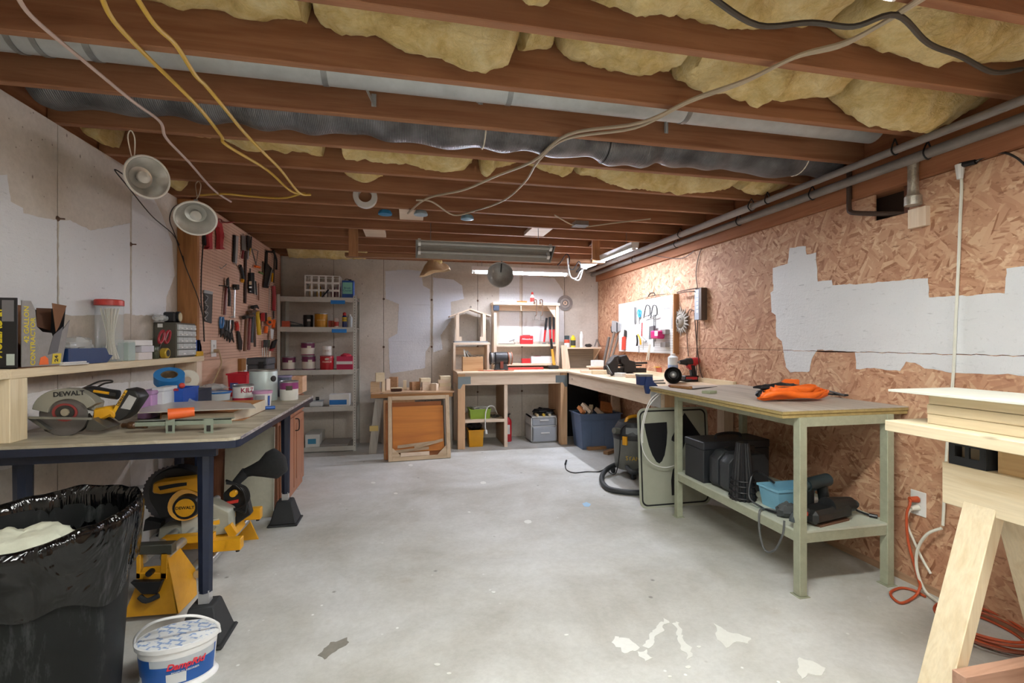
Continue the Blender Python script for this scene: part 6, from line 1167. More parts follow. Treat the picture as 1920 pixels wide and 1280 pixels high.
zs = P(910, 786, Y=5.80).z; obj('inner_shelf', B().box(BX0+.10, dx-.0125, 5.80, YB-.004, zs-.02, zs), M_PX, t, bev=.002); obj('shelf_edge', B().box(BX0+.10, dx+.018, 5.762, 5.7645, zs-.03, zs+.004), M_PX, t)
rx_ = P(1052, 780, Y=5.86).x; obj('side_panel', B().box(rx_-.012, rx_, 5.86, YB-.004, 0, BZ-.021), wood('c99b74', 'b3845e', 2, .6, .6), t); obj('inner_post', B().box(rx_-.03, rx_+.02, 5.84, 5.859, 0, BZ-.021), M_PZ, t)
# L-shaped side along the right wall
t = thing('side_workbench', 'pine workbench with a deep front beam along the right wall', 'workbench')
obj('worktop', B().box(1.93, XR-.002, 3.42, 5.718, BZ-.02, BZ), wood('dcc6aa', 'cdb18e', 1, .6, .6), t, bev=.002); obj('front_beam', B().box(1.955, 1.99, 3.46, 5.70, BZ-.16, BZ-.021), M_PY, t, bev=.002)
obj('end_plate', B().box(1.952, 1.9545, 3.46, 3.62, BZ-.159, BZ-.03), plain('#c3c6c4', .45, .4), t)
for y in (3.47, 4.6): obj('rear_leg', B().box(XR-.10, XR-.012, y, y+.088, 0, BZ-.021), M_PZ, t)
obj('leg', B().box(1.995, 2.08, 3.47, 3.555, 0, BZ-.021), wood('d6b08a', 'c39870', 2), t); obj('cross_rail', B().box(1.995, XR-.012, 3.56, 3.598, BZ-.16, BZ-.021), M_PX, t)
obj('rear_cleat', B().box(XR-.03, XR-.001, 3.45, YB-.02, BZ+.0005, BZ+.04), M_LY, label='pale strip along the wall at the back of the side workbench', cat='strip')
# things under the back bench
t = thing('storage_bin', 'lime green bin of cables on the shelf under the back bench', 'bin'); y0 = 5.84; x0, x1 = P(881, 775, Y=y0).x, P(920, 775, Y=y0).x; zt_ = P(900, 767, Y=y0).z
openbin(t, x0, x1, y0, y0+.24, zs+.001, zt_, plain('#8fae3c', .4), .92)
b = B()
for k in range(9): b.tube([(random.uniform(x0+.02, x1-.02), random.uniform(y0+.02, y0+.2), zt_-.01+random.random()*.03) for _ in range(6)], .006, 5, 5)
obj('cable_tangle', b, plain('#a8a69c', .5), label='tangle of grey cables in the lime green bin', cat='cables', kind='stuff')
obj('extension_cord', B().tube([P(u, v, Y=y) for u, v, y in ((932, 775, 5.95), (926, 762, 5.9), (916, 762, 5.85), (911, 772, 5.80), (910, 785, 5.752), (910, 800, 5.752), (911, 806, 5.752))], .007, 7, 6).cyl(P(911, 806, Y=5.752), P(912, 813, Y=5.752), .016, n=10), M_WHITE, label='white cord with plug hanging from the lime green bin', cat='cord')
b = B()
for k in range(6): b.tube([(random.uniform(x1+.02, dx-.03), random.uniform(y0+.02, y0+.2), zs+.008+random.random()*.02) for _ in range(5)], .005, 5, 5)
obj('cable_tangle', b, plain('#4c4844', .5), label='dark loose cables beside the lime green bin', cat='cables', kind='stuff')
t = thing('storage_bin', 'yellow plastic bin on the floor under the back bench', 'bin'); y0 = 5.84; x0, x1 = P(879, 820, Y=y0).x, P(907, 820, Y=y0).x; openbin(t, x0, x1, y0, y0+.22, .001, P(893, 806, Y=y0).z, plain('#d89a10', .4), .9)
obj('black_bag', crumple(B(), ((x0+x1)/2, y0+.14, P(893, 800, Y=y0).z-.01), (.09, .08, .055), 6), M_BLACK, label='black bag bulging from the yellow bin', cat='bag')
t = thing('fire_extinguisher', 'red fire extinguisher standing under the back bench', 'fire extinguisher'); c = P(954, 828, Z=0); c = (c.x, c.y+.04, 0)
obj('cylinder', B().lathe([(.042, 0), (.046, .01), (.046, .25), (.04, .28), (.02, .30), (.014, .315)], 20, c), plain('#c0202a', .3), t); obj('valve', B().cyl((c[0], c[1], .315), (c[0], c[1], .345), .014, n=10).bar((c[0]-.03, c[1]-.02, .35), (c[0]+.03, c[1]+.02, .352), .016, .01), M_BLACK, t); obj('label', B(facing(c, .046, .16)).grid(lambda s, k: (.0468*math.sin((s-.5)*1.0), (k-.5)*.12, .0468*math.cos((s-.5)*1.0)-.046), 6, 2), M_WHITE, t)
t = thing('drawer_unit', 'small white plastic drawer unit with clear fronts under the back bench', 'drawers'); y0 = 5.94; x0, x1 = P(996, 800, Y=y0).x, P(1044, 800, Y=y0).x; z1 = P(1020, 780, Y=y0).z
WPl = plain('#d5d6d6', .4); b = B().box(x0, x0+.012, y0, y0+.30, .001, z1).box(x1-.012, x1, y0, y0+.30, .001, z1).box(x0, x1, y0, y0+.30, z1-.02, z1).box(x0, x1, y0, y0+.30, .001, .015).box(x0, x1, y0, y0+.30, z1*.60, z1*.60+.012); obj('frame', b, WPl, t)
for za, zb, pull in ((.02, z1*.595, .04), (z1*.60+.016, z1-.024, .0)):
    d = obj('drawer', B().box(x0+.016, x1-.016, y0-.006-pull, y0+.28-pull, za, zb), clear('drawer_front', '#b9bfc8', .3, .72), t, bev=.006); mx = (x0+x1)/2; obj('pull', B().box(mx-.06, mx+.06, y0-.022-pull, y0-.007-pull, (za+zb)/2+.01, (za+zb)/2+.028), WPl, d, bev=.004)
obj('black_strap_heap', crumple(B(), ((x0+x1)/2+.02, y0+.12, z1+.045), (.15, .11, .04), 9, a=.5), M_BLACK, label='black bag heaped on the white drawer unit', cat='bag')
for i, (u, cl) in enumerate(((1007, '#c9b48a'), (1019, '#d0b040'), (1030, '#c8c0a8'))): p = P(u, 776, Y=y0-.005); obj('tube_end', B().cyl((p.x, y0-.03, z1+.018), (p.x+.01, y0+.10, z1+.018), .017, n=12), plain(cl, .5), label=('tan tube at the left on the drawer unit', 'yellow tape tube at the middle on the drawer unit', 'cream tube at the right on the drawer unit')[i], cat='tube')
# black panel and tote in the corner
obj('black_sheet', B().slab([(1.98, 6.24, 0), (XR-.05, 6.24, 0), (XR-.05, 6.29, .88), (1.98, 6.29, .88)], (0, .006, 0)), M_BLACK, label='black sheet standing in the corner under the benches', cat='board')  # plain black slab set upright before the back wall
t = thing('storage_tote', 'slate blue tote full of wood scraps under the benches', 'tote'); y0 = 5.40; x0, x1 = 2.0, 2.52; z1 = .43; TB = plain('#60718e', .45, 0, .12)
openbin(t, x0, x1, y0, y0+.36, .001, z1, TB, .86, .005, .016)
for k in (.3, .62): 
    xk = x0+(x1-x0)*k; obj('rib', B().slab([(xk-.012, y0+.02, .02), (xk+.012, y0+.02, .02), (xk+.012, y0-.004, z1-.10), (xk-.012, y0-.004, z1-.10)], (0, -.006, 0)), TB, t)
obj('rim_band', B().box(x0-.004, x1+.004, y0-.014, y0-.006, z1-.085, z1-.075), TB, t)
SCR = 'wood scraps in the slate blue tote'
for i, (u, v, rz, rx, ry, l, w_, h_, m_, lab) in enumerate(((1086, 768, 20, 30, 20, .12, .05, .04, 1, 'short dark scrap at the left of the tote'), (1092, 770, -10, 10, 55, .10, .05, .04, 0, 'round-cut pale scrap at the left front of the tote'), (1100, 766, 40, 35, 10, .16, .06, .04, 0, 'tan scrap leaning left of centre in the tote'), (1108, 770, -35, 40, 0, .15, .05, .035, 2, 'pale stick leaning forward in the tote'), (1119, 771, 15, 20, 30, .12, .07, .05, 0, 'pale chunk at the front centre of the tote'), (1134, 764, -15, 35, 12, .17, .15, .035, 1, 'wide orange-brown board with a hole in the tote'), (1153, 758, 10, 62, 20, .20, .12, .03, 0, 'tall tan board standing at the right of the tote'), (1161, 762, 25, 66, 25, .20, .05, .03, 2, 'thin pale board at the far right of the tote'))):
    p = P(u, v, Y=y0+.15); obj('wood_scrap', B(T(p.x, y0+.08+.03*(i % 4), p.z+.008, rz, rx, ry)).box(-w_/2, w_/2, -l/2, l/2, -h_/2, h_/2), (M_PY, wood('bf7a46', 'a56234', 1), M_LY)[m_], label=lab, cat='wood scrap', group=SCR, bev=.0015)
for u, v, rz, l, lab in ((1120, 840, 5, .24, 'short plank on the floor before the blue tote'), (1146, 847, 35, .20, 'dark plank end on the floor beside the vacuum')):
    p = P(u, v, Z=.02); obj('floor_plank', B(T(p.x, p.y+.03, 0, rz)).box(-l/2, l/2, -.03, .03, .0005, .036), wood('a9825c', '8a6442', 0), label=lab, cat='plank', bev=.0015)
# ================================================================ hutch on the back bench
HY = 6.17
def hb(b, u0, v0, u1, v1, y=HY, d=.2): 
    a = P(u0, v1, Y=y); c = P(u1, v0, Y=y); return b.box(a.x, c.x, y, y+d, a.z, c.z)
t = thing('bench_hutch', 'open pine hutch with two shelves on the back bench', 'shelf'); zt_ = P(985, 567, Y=HY).z
xl, xr_ = P(926, 600, Y=HY).x, P(1048, 600, Y=HY).x
obj('upright', B().box(xl, xl+.038, HY, HY+.20, BZ+.0005, zt_-.034), M_PZ, t, bev=.002); obj('upright', B().box(xr_-.038, xr_, HY, HY+.20, BZ+.0005, zt_-.034), M_PZ, t, bev=.002); obj('top_shelf', B().box(xl-.01, xr_+.015, HY-.01, HY+.21, zt_-.034, zt_), M_PX, t, bev=.002)
zm = P(985, 645, Y=HY).z; zl = P(985, 681, Y=HY).z
obj('middle_shelf', B().box(xl+.0385, xr_-.0385, HY, HY+.2, zm-.03, zm), M_PX, t, bev=.002); obj('lower_shelf', B().box(xl+.0385, xr_-.0385, HY, HY+.2, zl-.03, zl), M_PX, t, bev=.002)
obj('back_cleat', B().box(xl+.0385, xr_-.0385, HY+.17, HY+.2, zt_-.10, zt_-.035), M_PX, t); obj('gusset', B(FB(xr_-.039, zt_-.035, HY+.05)).prism([(0, 0), (-.12, 0), (0, -.17)], 0, .012), M_PX, t)
obj('square_knob', B().box(xl-.01, xl+.07, HY-.022, HY-.0005, zt_-.115, zt_-.045), plain('#3c4656', .4), label='dark square gadget on the upper left of the hutch', cat='gadget', bev=.006)
obj('red_rail', B().box(P(950, 688, Y=HY-.03).x, P(1018, 688, Y=HY-.03).x, HY-.06, HY-.02, BZ+.0005, BZ+.028), plain('#c0443c', .5), label='long red level lying under the lower hutch shelf', cat='level', bev=.002)
# on the top
t = thing('spray_bottle', 'small white bottle with red cap and label on top of the hutch', 'bottle'); c = (P(998, 560, Y=HY+.06).x, HY+.06, zt_+.0005); obj('body', B().lathe([(.026, 0), (.028, .01), (.028, .08), (.016, .10), (.012, .115)], 18, c), M_WHITE, t); obj('label', B().lathe([(.0286, .015), (.0286, .07)], 18, c, cap=False), plain('#c8403a', .4), t); obj('cap', B().lathe([(.016, .115), (.018, .12), (.012, .145), (.005, .15)], 14, c), plain('#d23a34', .4), t)
t = thing('screwdriver', 'long screwdriver with orange handle on top of the hutch', 'screwdriver'); a, c = P(938, 562, Y=HY+.05), P(988, 564, Y=HY+.05); a.z = c.z = zt_+.012; obj('shaft', B().cyl(a, a.lerp(c, .62), .005, n=8), M_STEEL, t); obj('handle', B().cyl(a.lerp(c, .62), c, .0115, n=10), M_ORANGE, t)
obj('wood_peg', B().cyl(P(977, 573, Y=HY-.014), P(977, 582, Y=HY-.014), .006, n=8), M_LZ, label='small wooden peg hanging from the hutch top', cat='peg')
for i, u in enumerate((1003, 1014)):
    t = thing('c_clamp', ('left', 'right')[i]+' rusty C-clamp hanging from the hutch top', 'clamp'); y = HY-.02; f = lambda a, v: P(u+a, v, Y=y)
    obj('frame', B().tube([f(-1, 566), f(-1.5, 562.5), f(1, 561.5), f(3, 564), f(3.5, 580), f(2.5, 590), f(0, 592)], .007, 7, 4), M_RUST, t); obj('screw', B().cyl(f(0, 584), f(0, 600), .005, n=8), M_STEEL, t); obj('tommy_bar', B().cyl(f(-5, 599+i), f(6, 599+2*i), .003, n=6), M_STEEL, t); obj('pad', B().cyl(f(-1, 566), f(-1, 570), .012, n=10), M_RUST, t)
# middle shelf: bolt cutters, red case
t = thing('tool_case', 'red plastic tool case with white lettering on the hutch shelf', 'case'); x0, x1 = P(976, 640, Y=HY+.03).x, P(1000, 640, Y=HY+.03).x; zc1 = P(988, 629, Y=HY+.03).z; RD = plain('#c42a30', .4)
obj('body', B().box(x0, x1, HY+.03, HY+.09, zm+.0005, zc1), RD, t, bev=.008); obj('handle', B().box(x0+.04, x1-.04, HY+.045, HY+.075, zc1-.002, zc1+.010), plain('#8c1c22', .4), t); text('Milwaukee', t, basis(((x0+x1)/2, HY+.0285, (zm+zc1)/2+.01), (1, 0, 0), (0, 0, 1), (0, -1, 0)), .034, M_WHITE, shear=.3)
def cutter(lab, u0, v0, u1, v1, hk, hr, d):
    q_ = thing('bolt_cutter', lab, 'bolt cutter'); a, c = P(u0, v0, Y=HY+d), P(u1, v1, Y=HY+d); c.z = max(c.z, zm+.012); m_ = a.lerp(c, .5)
    obj('grip', B().cyl(a, m_, .016, .016, 10), M_BLACK, q_); obj('shank', B().cyl(m_, c, .015, .012, 10), RD, q_); obj('head', B().cbox((c.x, c.y, zm+.011), (.05, .02, .02)), M_STEEL, q_)
cutter('red tool with black grip leaning left of the pair on the hutch', 1025, 596, 1020, 641, 0, 0, .06); cutter('red bar with black grip, left of the upright pair on the hutch', 1031, 594, 1032, 641, 0, 0, .05); cutter('red bar with black grip, right of the upright pair on the hutch', 1038, 594, 1038, 641, 0, 0, .05)
t = thing('white_bracket', 'white angled plastic bracket on the hutch shelf', 'bracket'); obj('arm', B().bar(P(955, 640, Y=HY+.06)+Vector((0, 0, .0)), P(970, 634, Y=HY+.06), .02, .012), plain('#8b8c8e', .4), t); obj('head', crumple(B(), (P(968, 632, Y=HY+.07).x, HY+.07, zm+.05), (.04, .03, .045), 12, a=.2), M_WHITE, t); a = P(935, 643, Y=HY+.04); obj('flat_bar', B().box(a.x, a.x+.22, HY+.04, HY+.07, zm+.0005, zm+.008), M_DKMET, t)
# lower shelf
t = thing('white_box', 'low white box with red cloth on the lower hutch shelf', 'box'); x0, x1 = P(996, 675, Y=HY+.02).x, P(1036, 675, Y=HY+.02).x; openbin(t, x0, x1, HY+.02, HY+.14, zl+.0005, P(1010, 668, Y=HY+.02).z, plain('#dfe2e4', .4), .97, .003, 0)
t = thing('red_tray', 'small red open tray left of the low white box', 'tray'); openbin(t, P(979, 675, Y=HY).x, P(995, 675, Y=HY).x, HY+.005, HY+.07, zl+.0005, P(985, 672, Y=HY).z, RD, .95, .003, 0)
obj('red_rag', crumple(B(), ((x0+x1)/2-.05, HY+.10, zl+.075), (.07, .03, .02), 15), plain('#b03a44', .8), label='red cloth behind the low white box', cat='cloth')
# splitting axe
t = thing('axe', 'sledge with yellow and black handle standing on the back bench', 'sledgehammer'); y = HY-.03; a, m_, c = P(1033, 635, Y=y), P(1035, 654, Y=y), P(1039, 684, Y=y); obj('grip', B().cyl(a, m_, .016, .015, 12), M_BLACK, t); obj('handle', B().cyl(m_, c, .017, .022, 12), plain('#d6a23c', .4), t); obj('head', B().box(c.x-.08, c.x+.06, y-.025, y+.025, BZ+.0005, BZ+.045), M_DKMET, t, bev=.008)
# ---- birdhouse on its stand
t = thing('low_stand', 'small pine stand carrying the birdhouse on the back bench', 'stand'); y = 6.12; zs_ = P(885, 642, Y=y).z; x0, x1 = P(850, 640, Y=y).x, P(919, 640, Y=y).x
obj('top', B().box(x0, x1, y, y+.24, zs_-.03, zs_), M_PX, t, bev=.002); obj('leg', B().box(x0, x0+.03, y, y+.24, BZ+.0005, zs_-.031), M_PZ, t); obj('leg', B().box(x1-.04, x1-.01, y, y+.24, BZ+.0005, zs_-.031), M_PZ, t); obj('back_rail', B().box(x0+.031, x1-.041, y+.21, y+.238, zs_-.16, zs_-.06), M_PX, t)
t = thing('birdhouse', 'unfinished pine birdhouse frame with a gable roof', 'birdhouse'); f = lambda u, v: P(u, v, Y=y+.03); zb = zs_+.0005
obj('base', B().box(f(852, 638).x, f(915, 638).x, y+.02, y+.22, zb, zb+.018), plain('#8f959a', .5), t)
for u0, u1 in ((855, 861), (905, 911)): 
    a, c = f(u0, 600), f(u1, 600); obj('post', B().box(a.x, c.x, y+.03, y+.06, zb+.019, P(880, 588, Y=y+.03).z), M_PZ, t); obj('post', B().box(a.x, c.x, y+.18, y+.21, zb+.019, P(880, 588, Y=y+.03).z), M_PZ, t)
for u in (863, 902): a = f(u-2, 633); obj('corner_block', B().box(a.x, a.x+.035, y+.03, y+.06, zb+.019, zb+.075), M_PZ, t)
pk, lf, rg = f(882, 578), f(843, 592), f(921, 591)
obj('roof_panel', B().slab([pk, lf, lf+Vector((0, 0, -.016)), pk+Vector((0, 0, -.016))], (0, .19, 0)), M_PX, t); obj('roof_panel', B().slab([pk, rg, rg+Vector((0, 0, -.016)), pk+Vector((0, 0, -.016))], (0, .19, 0)), M_PX, t)
obj('ridge_hook', B().tube([pk+Vector((0, .02, 0)), pk+Vector((0, .02, .025)), pk+Vector((.012, .02, .03)), pk+Vector((.014, .02, .01))], .003, 5, 4), M_DKMET, t)
# wooden tool box
t = thing('tool_box', 'open wooden box of tools on the left of the back bench', 'box'); y = 5.93; x0, x1 = P(868, 680, Y=y).x, P(906, 680, Y=y).x; z1 = P(887, 669, Y=y).z
openbin(t, x0, x1, y, y+.14, BZ+.0005, z1, wood('d2ab82', 'bd9266', 0), 1.0, .01, 0)
for i, (u, v) in enumerate(((870, 655), (876, 657), (873, 660))): p = P(u, v, Y=y+.05); obj('quick_clamp', B().bar((x0+.04+.02*i, y+.05, z1-.05), (p.x+.0, y+.06, p.z), .014, .008).bar((p.x, y+.06, p.z), (p.x+.08, y+.05, z1-.02), .014, .01), (M_SILV, M_STEEL, M_DKMET)[i], label=('silver', 'grey steel', 'dark')[i]+' clamp sticking out of the open wooden box', cat='clamp')
obj('wire_coil', B().tube([(x1-.09+.03*math.cos(k), y+.07+.02*math.sin(k), z1-.006+.004*k) for k in [i*.8 for i in range(12)]], .003, 5, 4), M_RUST, label='rusty wire coil in the open wooden box', cat='wire')
# bench grinder
t = thing('bench_grinder', 'black bench grinder with two wheels on the back bench', 'grinder'); y = 5.90; g = lambda u, v, d=0: P(u, v, Y=y+d)
cg = g(941, 672); obj('motor', B().cyl((cg.x-.075, y+.07, cg.z), (cg.x+.075, y+.07, cg.z), .082, n=26), plain('#2f3033', .4), t); obj('base', B().slab([(cg.x-.09, y+.01, BZ+.012), (cg.x+.09, y+.01, BZ+.012), (cg.x+.06, y+.03, cg.z-.04), (cg.x-.06, y+.03, cg.z-.04)], (0, .10, 0)), plain('#2f3033', .4), t, bev=.004); obj('switch_plate', B().box(cg.x-.02, cg.x+.02, y-.003, y+.01, BZ+.03, cg.z-.01), plain('#7a3a30', .4), t)
for s in (-1, 1):
    obj('wheel', B().cyl((cg.x+s*.10, y+.07, cg.z), (cg.x+s*.128, y+.07, cg.z), .072, n=26), plain('#9a9690', .9), t); obj('wheel_guard', B().cyl((cg.x+s*.128, y+.07, cg.z), (cg.x+s*.14, y+.07, cg.z), .08, n=26).cyl((cg.x+s*.088, y+.07, cg.z), (cg.x+s*.10, y+.07, cg.z), .08, n=26), plain('#303236', .4, .3) if s < 0 else plain('#9a5a3e', .5), t)
    for yy in (y+.02, y+.11): obj('rubber_foot', B().cyl((cg.x+s*.07, yy, BZ+.0005), (cg.x+s*.07, yy, BZ+.012), .012, n=8), M_BLACK, t)
obj('work_rest', B().box(cg.x-.14, cg.x-.09, y-.02, y+.02, cg.z-.05, cg.z-.044), M_STEEL, t)
obj('extension_cord', B().tube([(cg.x-.05, y-.02, BZ+.006), (cg.x-.15, y-.06, BZ+.006), (cg.x-.24, y-.03, BZ+.006), (cg.x-.30, y+.02, BZ+.006), (cg.x-.2, y+.0, BZ+.006), (cg.x-.12, y+.0, BZ+.006), (cg.x-.02, y-.06, BZ+.006), (cg.x+.12, y-.05, BZ+.006), (cg.x+.16, y+.03, BZ+.006)], .005, 6, 6), plain('#c46a48', .5), label='orange cord lying before the bench grinder', cat='cord')
# circular blade on the wall
t = thing('cutting_disc', 'round silver saw blade hanging on the back wall', 'saw blade'); c = P(1060, 568, Y=YB-.02); tp = []
for i in range(96): r = .112 if i % 2 else .106; tp.append((r*math.cos(2*PI*i/96), r*math.sin(2*PI*i/96)))
Mb = FB(c.x, c.z, YB-.012); obj('disc', B(Mb).prism(tp, 0, .002), plain('#8a8c8e', .25, .6, .25, 30), t); obj('ring', B(Mb).lathe([(.07, .0021), (.07, .003), (.045, .003)], 28, cap=False), M_STEEL, t); obj('hub', B(Mb).lathe([(.03, .002), (.03, .0045), (.012, .0045)], 20, cap=False), M_CHROME, t); obj('nail', B(Mb).cyl((0, 0, -.012), (0, 0, .02), .005, n=8), M_STEEL, t)
# corner shelf with bottles
t = thing('corner_shelf', 'small plank shelf on brackets in the far right corner', 'shelf'); y = 6.12; zc_ = P(1095, 651, Y=y).z; x0, x1 = P(1062, 651, Y=y).x, P(1128, 651, Y=y).x; x1 = min(x1, XR-.01)
obj('plank', B().box(x0, x1, y, YB-.003, zc_-.02, zc_), M_PX, t, bev=.002); obj('bracket', B().slab([(x0-.06, y-.02, BZ+.0005), (x0+.05, y-.02, BZ+.0005), (x0-.0, y-.02, zc_+.03), (x0-.08, y-.02, zc_+.03)], (0, .018, 0)), M_PZ, t); obj('bracket', B(basis((x1-.02, 0, 0), (0, 1, 0), (0, 0, 1), (1, 0, 0))).prism([(YB-.003, BZ+.10), (YB-.003, zc_-.021), (y+.02, zc_-.021)], 0, .018), M_PZ, t); obj('back_board', B().box(x0, x1, YB-.02, YB-.003, BZ+.0005, zc_-.021), wood('8f8578', '7a7064', 0), t)
def smallcan(nm, lab, u, v, r, body, lid, lb, cat, y=6.17):
    p = P(u, v, Y=y); h = p.z-zc_; c = (p.x, y+.03, zc_+.0005); q_ = thing(nm, lab, cat); obj('body', B().lathe([(r, 0), (r, h*.82), (r*.5, h*.92), (r*.45, h)], 18, c), plain(body, .4), q_); obj('label', B().lathe([(r+.0006, h*.15), (r+.0006, h*.6)], 18, c, cap=False), plain(lb, .4), q_); obj('cap', B().lathe([(r*.55, h*.9), (r*.55, h*1.02), (0, h*1.03)], 14, c, cap=False), plain(lid, .4), q_)
p = P(1054, 634, Y=6.17); q_ = thing('filter_can', 'white and red small can at the left of the corner shelf', 'can'); obj('body', B().lathe([(.038, 0), (.038, .105)], 20, (P(1062, 640, Y=6.17).x+.02, 6.21, zc_+.0005)), M_WHITE, q_); obj('band', B().lathe([(.0386, .06), (.0386, .104)], 20, (P(1062, 640, Y=6.17).x+.02, 6.21, zc_+.0005), cap=False), plain('#c8503a', .4), q_)
cbx('small_box', 'dark teal box on the red-banded can', 'box', P(1062, 640, Y=6.17).x-.01, P(1062, 640, Y=6.17).x+.05, 6.185, 6.235, zc_+.106, zc_+.16, plain('#37464a', .5))
smallcan('glue_can', 'yellow and black can on the corner shelf', 1076, 629, .034, '#d8c030', '#d8c030', '#3a3a34', 'can'); smallcan('caulk_bottle', 'white pointed bottle on the corner shelf', 1092, 622, .028, '#e2e2de', '#e8e8e4', '#d8d6d0', 'bottle')
obj('trigger_clamp', B().bar((P(1115, 648, Y=6.16).x, 6.16, zc_+.012), (P(1120, 633, Y=6.16).x, 6.17, zc_+.11), .016, .012).bar((P(1120, 633, Y=6.16).x, 6.17, zc_+.11), (P(1126, 648, Y=6.16).x, 6.18, zc_+.012), .016, .012), M_STEEL, label='open steel clamp at the right of the corner shelf', cat='clamp'); obj('small_plane', crumple(B(), (P(1104, 645, Y=6.16).x, 6.17, zc_+.024), (.05, .03, .022), 21), M_DKMET, label='dark metal lump on the corner shelf', cat='metal part')
# ================================================================ right wall: white pegboard
t = thing('white_pegboard', 'white pegboard with a wooden side on the right wall', 'pegboard'); XP = XR-.055
ya, yb = P(1262, 600, X=XP).y, P(1160, 600, X=XP).y; z0, z1 = P(1262, 663, X=XP).z, P(1262, 552, X=XP).z
obj('board', B().box(XP, XP+.005, ya, yb, z0, z1), pegmat('white_pegboard', 'e4e4e2', 'd6d6d4', (1, 2), '8c8a86'), t)
for y in (ya, yb-.03): obj('side_strip', B().box(XP+.0055, XR-.001, y, y+.03, z0, z1), wood('b98a60', 'a27448', 2), t)
obj('end_strip', B().box(XP-.004, XR-.001, ya-.02, ya-.001, z0-.005, z1+.005), wood('a97a4e', '90623a', 2), t); obj('bottom_strip', B().box(XP+.0055, XR-.001, ya+.031, yb-.031, z0, z0+.03), M_PY, t)
RO = 'tools on the white pegboard'
def R_(u, v, o=.012): return P(u, v, X=XP-o)
def rt(b, px, o=.004, d=.008): b.slab([R_(u, v, o) for u, v in px], (-d, 0, 0)); return b
def rr(b, px, r, o=.015, sub=5, n=7): b.tube([R_(u, v, o) for u, v in px], r, n, sub); return b
def rtool(nm, lab, cat, *ps):
    q_ = thing(nm, lab, cat, RO)
    for a, b, m_ in ps: obj(a, b, m_, q_)
obj('steel_file', rt(B(), [(1190, 575), (1193, 576), (1193, 605), (1191, 608), (1190, 605)]), plain('#8c8c8c', .4, .5), label='thin grey steel file on the white pegboard', cat='file', group=RO)
LB = plain('#2f9fd0', .35); rtool('small_scissors', 'scissors with light blue handles on the white pegboard', 'scissors', ('handle', rr(B(), [(1196, 583), (1198, 580), (1199, 588), (1198, 594), (1196, 588), (1196, 583)], .007), LB), ('handle', rr(B(), [(1200, 580), (1202, 584), (1201, 592), (1199, 594), (1199, 586), (1200, 580)], .007), LB), ('blade', rt(B(), [(1199, 594), (1200, 594), (1200, 608), (1199, 607)]), M_CHROME))
rtool('wire_cutters', 'pliers with a bright red handle low on the white pegboard', 'pliers', ('handle', rt(B(), [(1169, 632), (1174, 630), (1173, 655), (1168, 656)], .004, .02), plain('#d04432', .4)), ('jaw', rt(B(), [(1172, 618), (1175, 620), (1175, 631), (1171, 631)], .006, .012), M_DKMET))
rtool('slim_driver', 'slim red-handled driver hanging at the pegboard centre', 'screwdriver', ('shaft', rr(B(), [(1204, 600), (1204, 614)], .003, .012, 1), M_STEEL), ('handle', rr(B(), [(1204, 605), (1203, 630)], .006, .014, 1), RD))
for i, (du, lab) in enumerate(((0, 'black pointed calliper frame on the white pegboard, left one'), (13, 'round black calliper frame on the white pegboard, right one'))):
    rtool('calliper', lab, 'calliper', ('frame', rr(B(), [(1207+du, 596), (1211+du, 575), (1214+du, 572), (1218+du, 575), (1219+du, 588), (1216+du, 592)], .006, .03), M_DKMET), ('screw', rr(B(), [(1208+du, 594), (1222+du, 589)], .005, .03, 1), M_STEEL))
rtool('bar_clamp', 'steel bar clamp with grey head hanging at the pegboard centre', 'clamp', ('bar', rr(B(), [(1226, 590), (1226, 650)], .006, .03, 1), M_STEEL), ('head', rt(B(), [(1222, 612), (1230, 610), (1229, 630), (1221, 636)], .02, .03), plain('#6e7072', .4, .3)), ('bar', rr(B(), [(1229, 590), (1229, 640)], .005, .03, 1), M_STEEL))
t = thing('pink_hook_bin', 'magenta and white container hanging on the white pegboard', 'container', RO); p = R_(1234, 626, .05); obj('body', B().box(p.x-.05, p.x+.03, p.y-.085, p.y+.075, p.z-.05, p.z+.035), plain('#c2206e', .4), t, bev=.012); obj('white_panel', B().box(p.x-.052, p.x-.048, p.y-.08, p.y-.02, p.z-.02, p.z+.03), M_WHITE, t)
rtool('yellow_pliers', 'yellow-handled pliers hanging low left of the clamp', 'pliers', ('handle', rr(B(), [(1196, 627), (1200, 636), (1201, 646)], .010, .03), M_YEL), ('handle', rr(B(), [(1194, 628), (1195, 640), (1194, 648)], .010, .03), M_BLACK), ('jaw', rr(B(), [(1198, 648), (1198, 662)], .005, .03, 1), M_STEEL))
rtool('small_driver', 'screwdriver with yellow band hanging beside the yellow pliers', 'screwdriver', ('handle', rr(B(), [(1203, 632), (1211, 640)], .012, .03, 1), M_STEEL), ('shaft', rr(B(), [(1206, 640), (1206, 655)], .003, .03, 1), M_STEEL))
obj('long_tongs', rr(B(), [(1218, 645), (1214, 665), (1212, 675)], .007, .04).tube([R_(u, v, .04) for u, v in ((1219, 645), (1217, 665), (1216, 675))], .007, 7, 5), M_CREAM, label='pale long tongs hanging below the white pegboard', cat='tongs', group=RO)
for u, v, h_, lab in ((1246, 622, 8, 'empty grey bracket at the right of the white pegboard, upper'), (1246, 646, 8, 'empty grey bracket at the right of the white pegboard, lower')):
    p = R_(u, v, .03); obj('tool_bracket', B().box(p.x-.02, p.x+.03, p.y-.05, p.y+.05, p.z-.025, p.z+.025), plain('#8a8480', .5, .2), label=lab, cat='bracket', group=RO, bev=.003)
obj('steel_ruler', B().box(XP-.004, XP-.001, ya, ya+.03, z0+.25, z1-.10).box(XP-.004, XP-.001, ya+.03, ya+.20, z1-.13, z1-.10), M_SILV, label='steel square in the upper corner of the white pegboard', cat='square', group=RO)
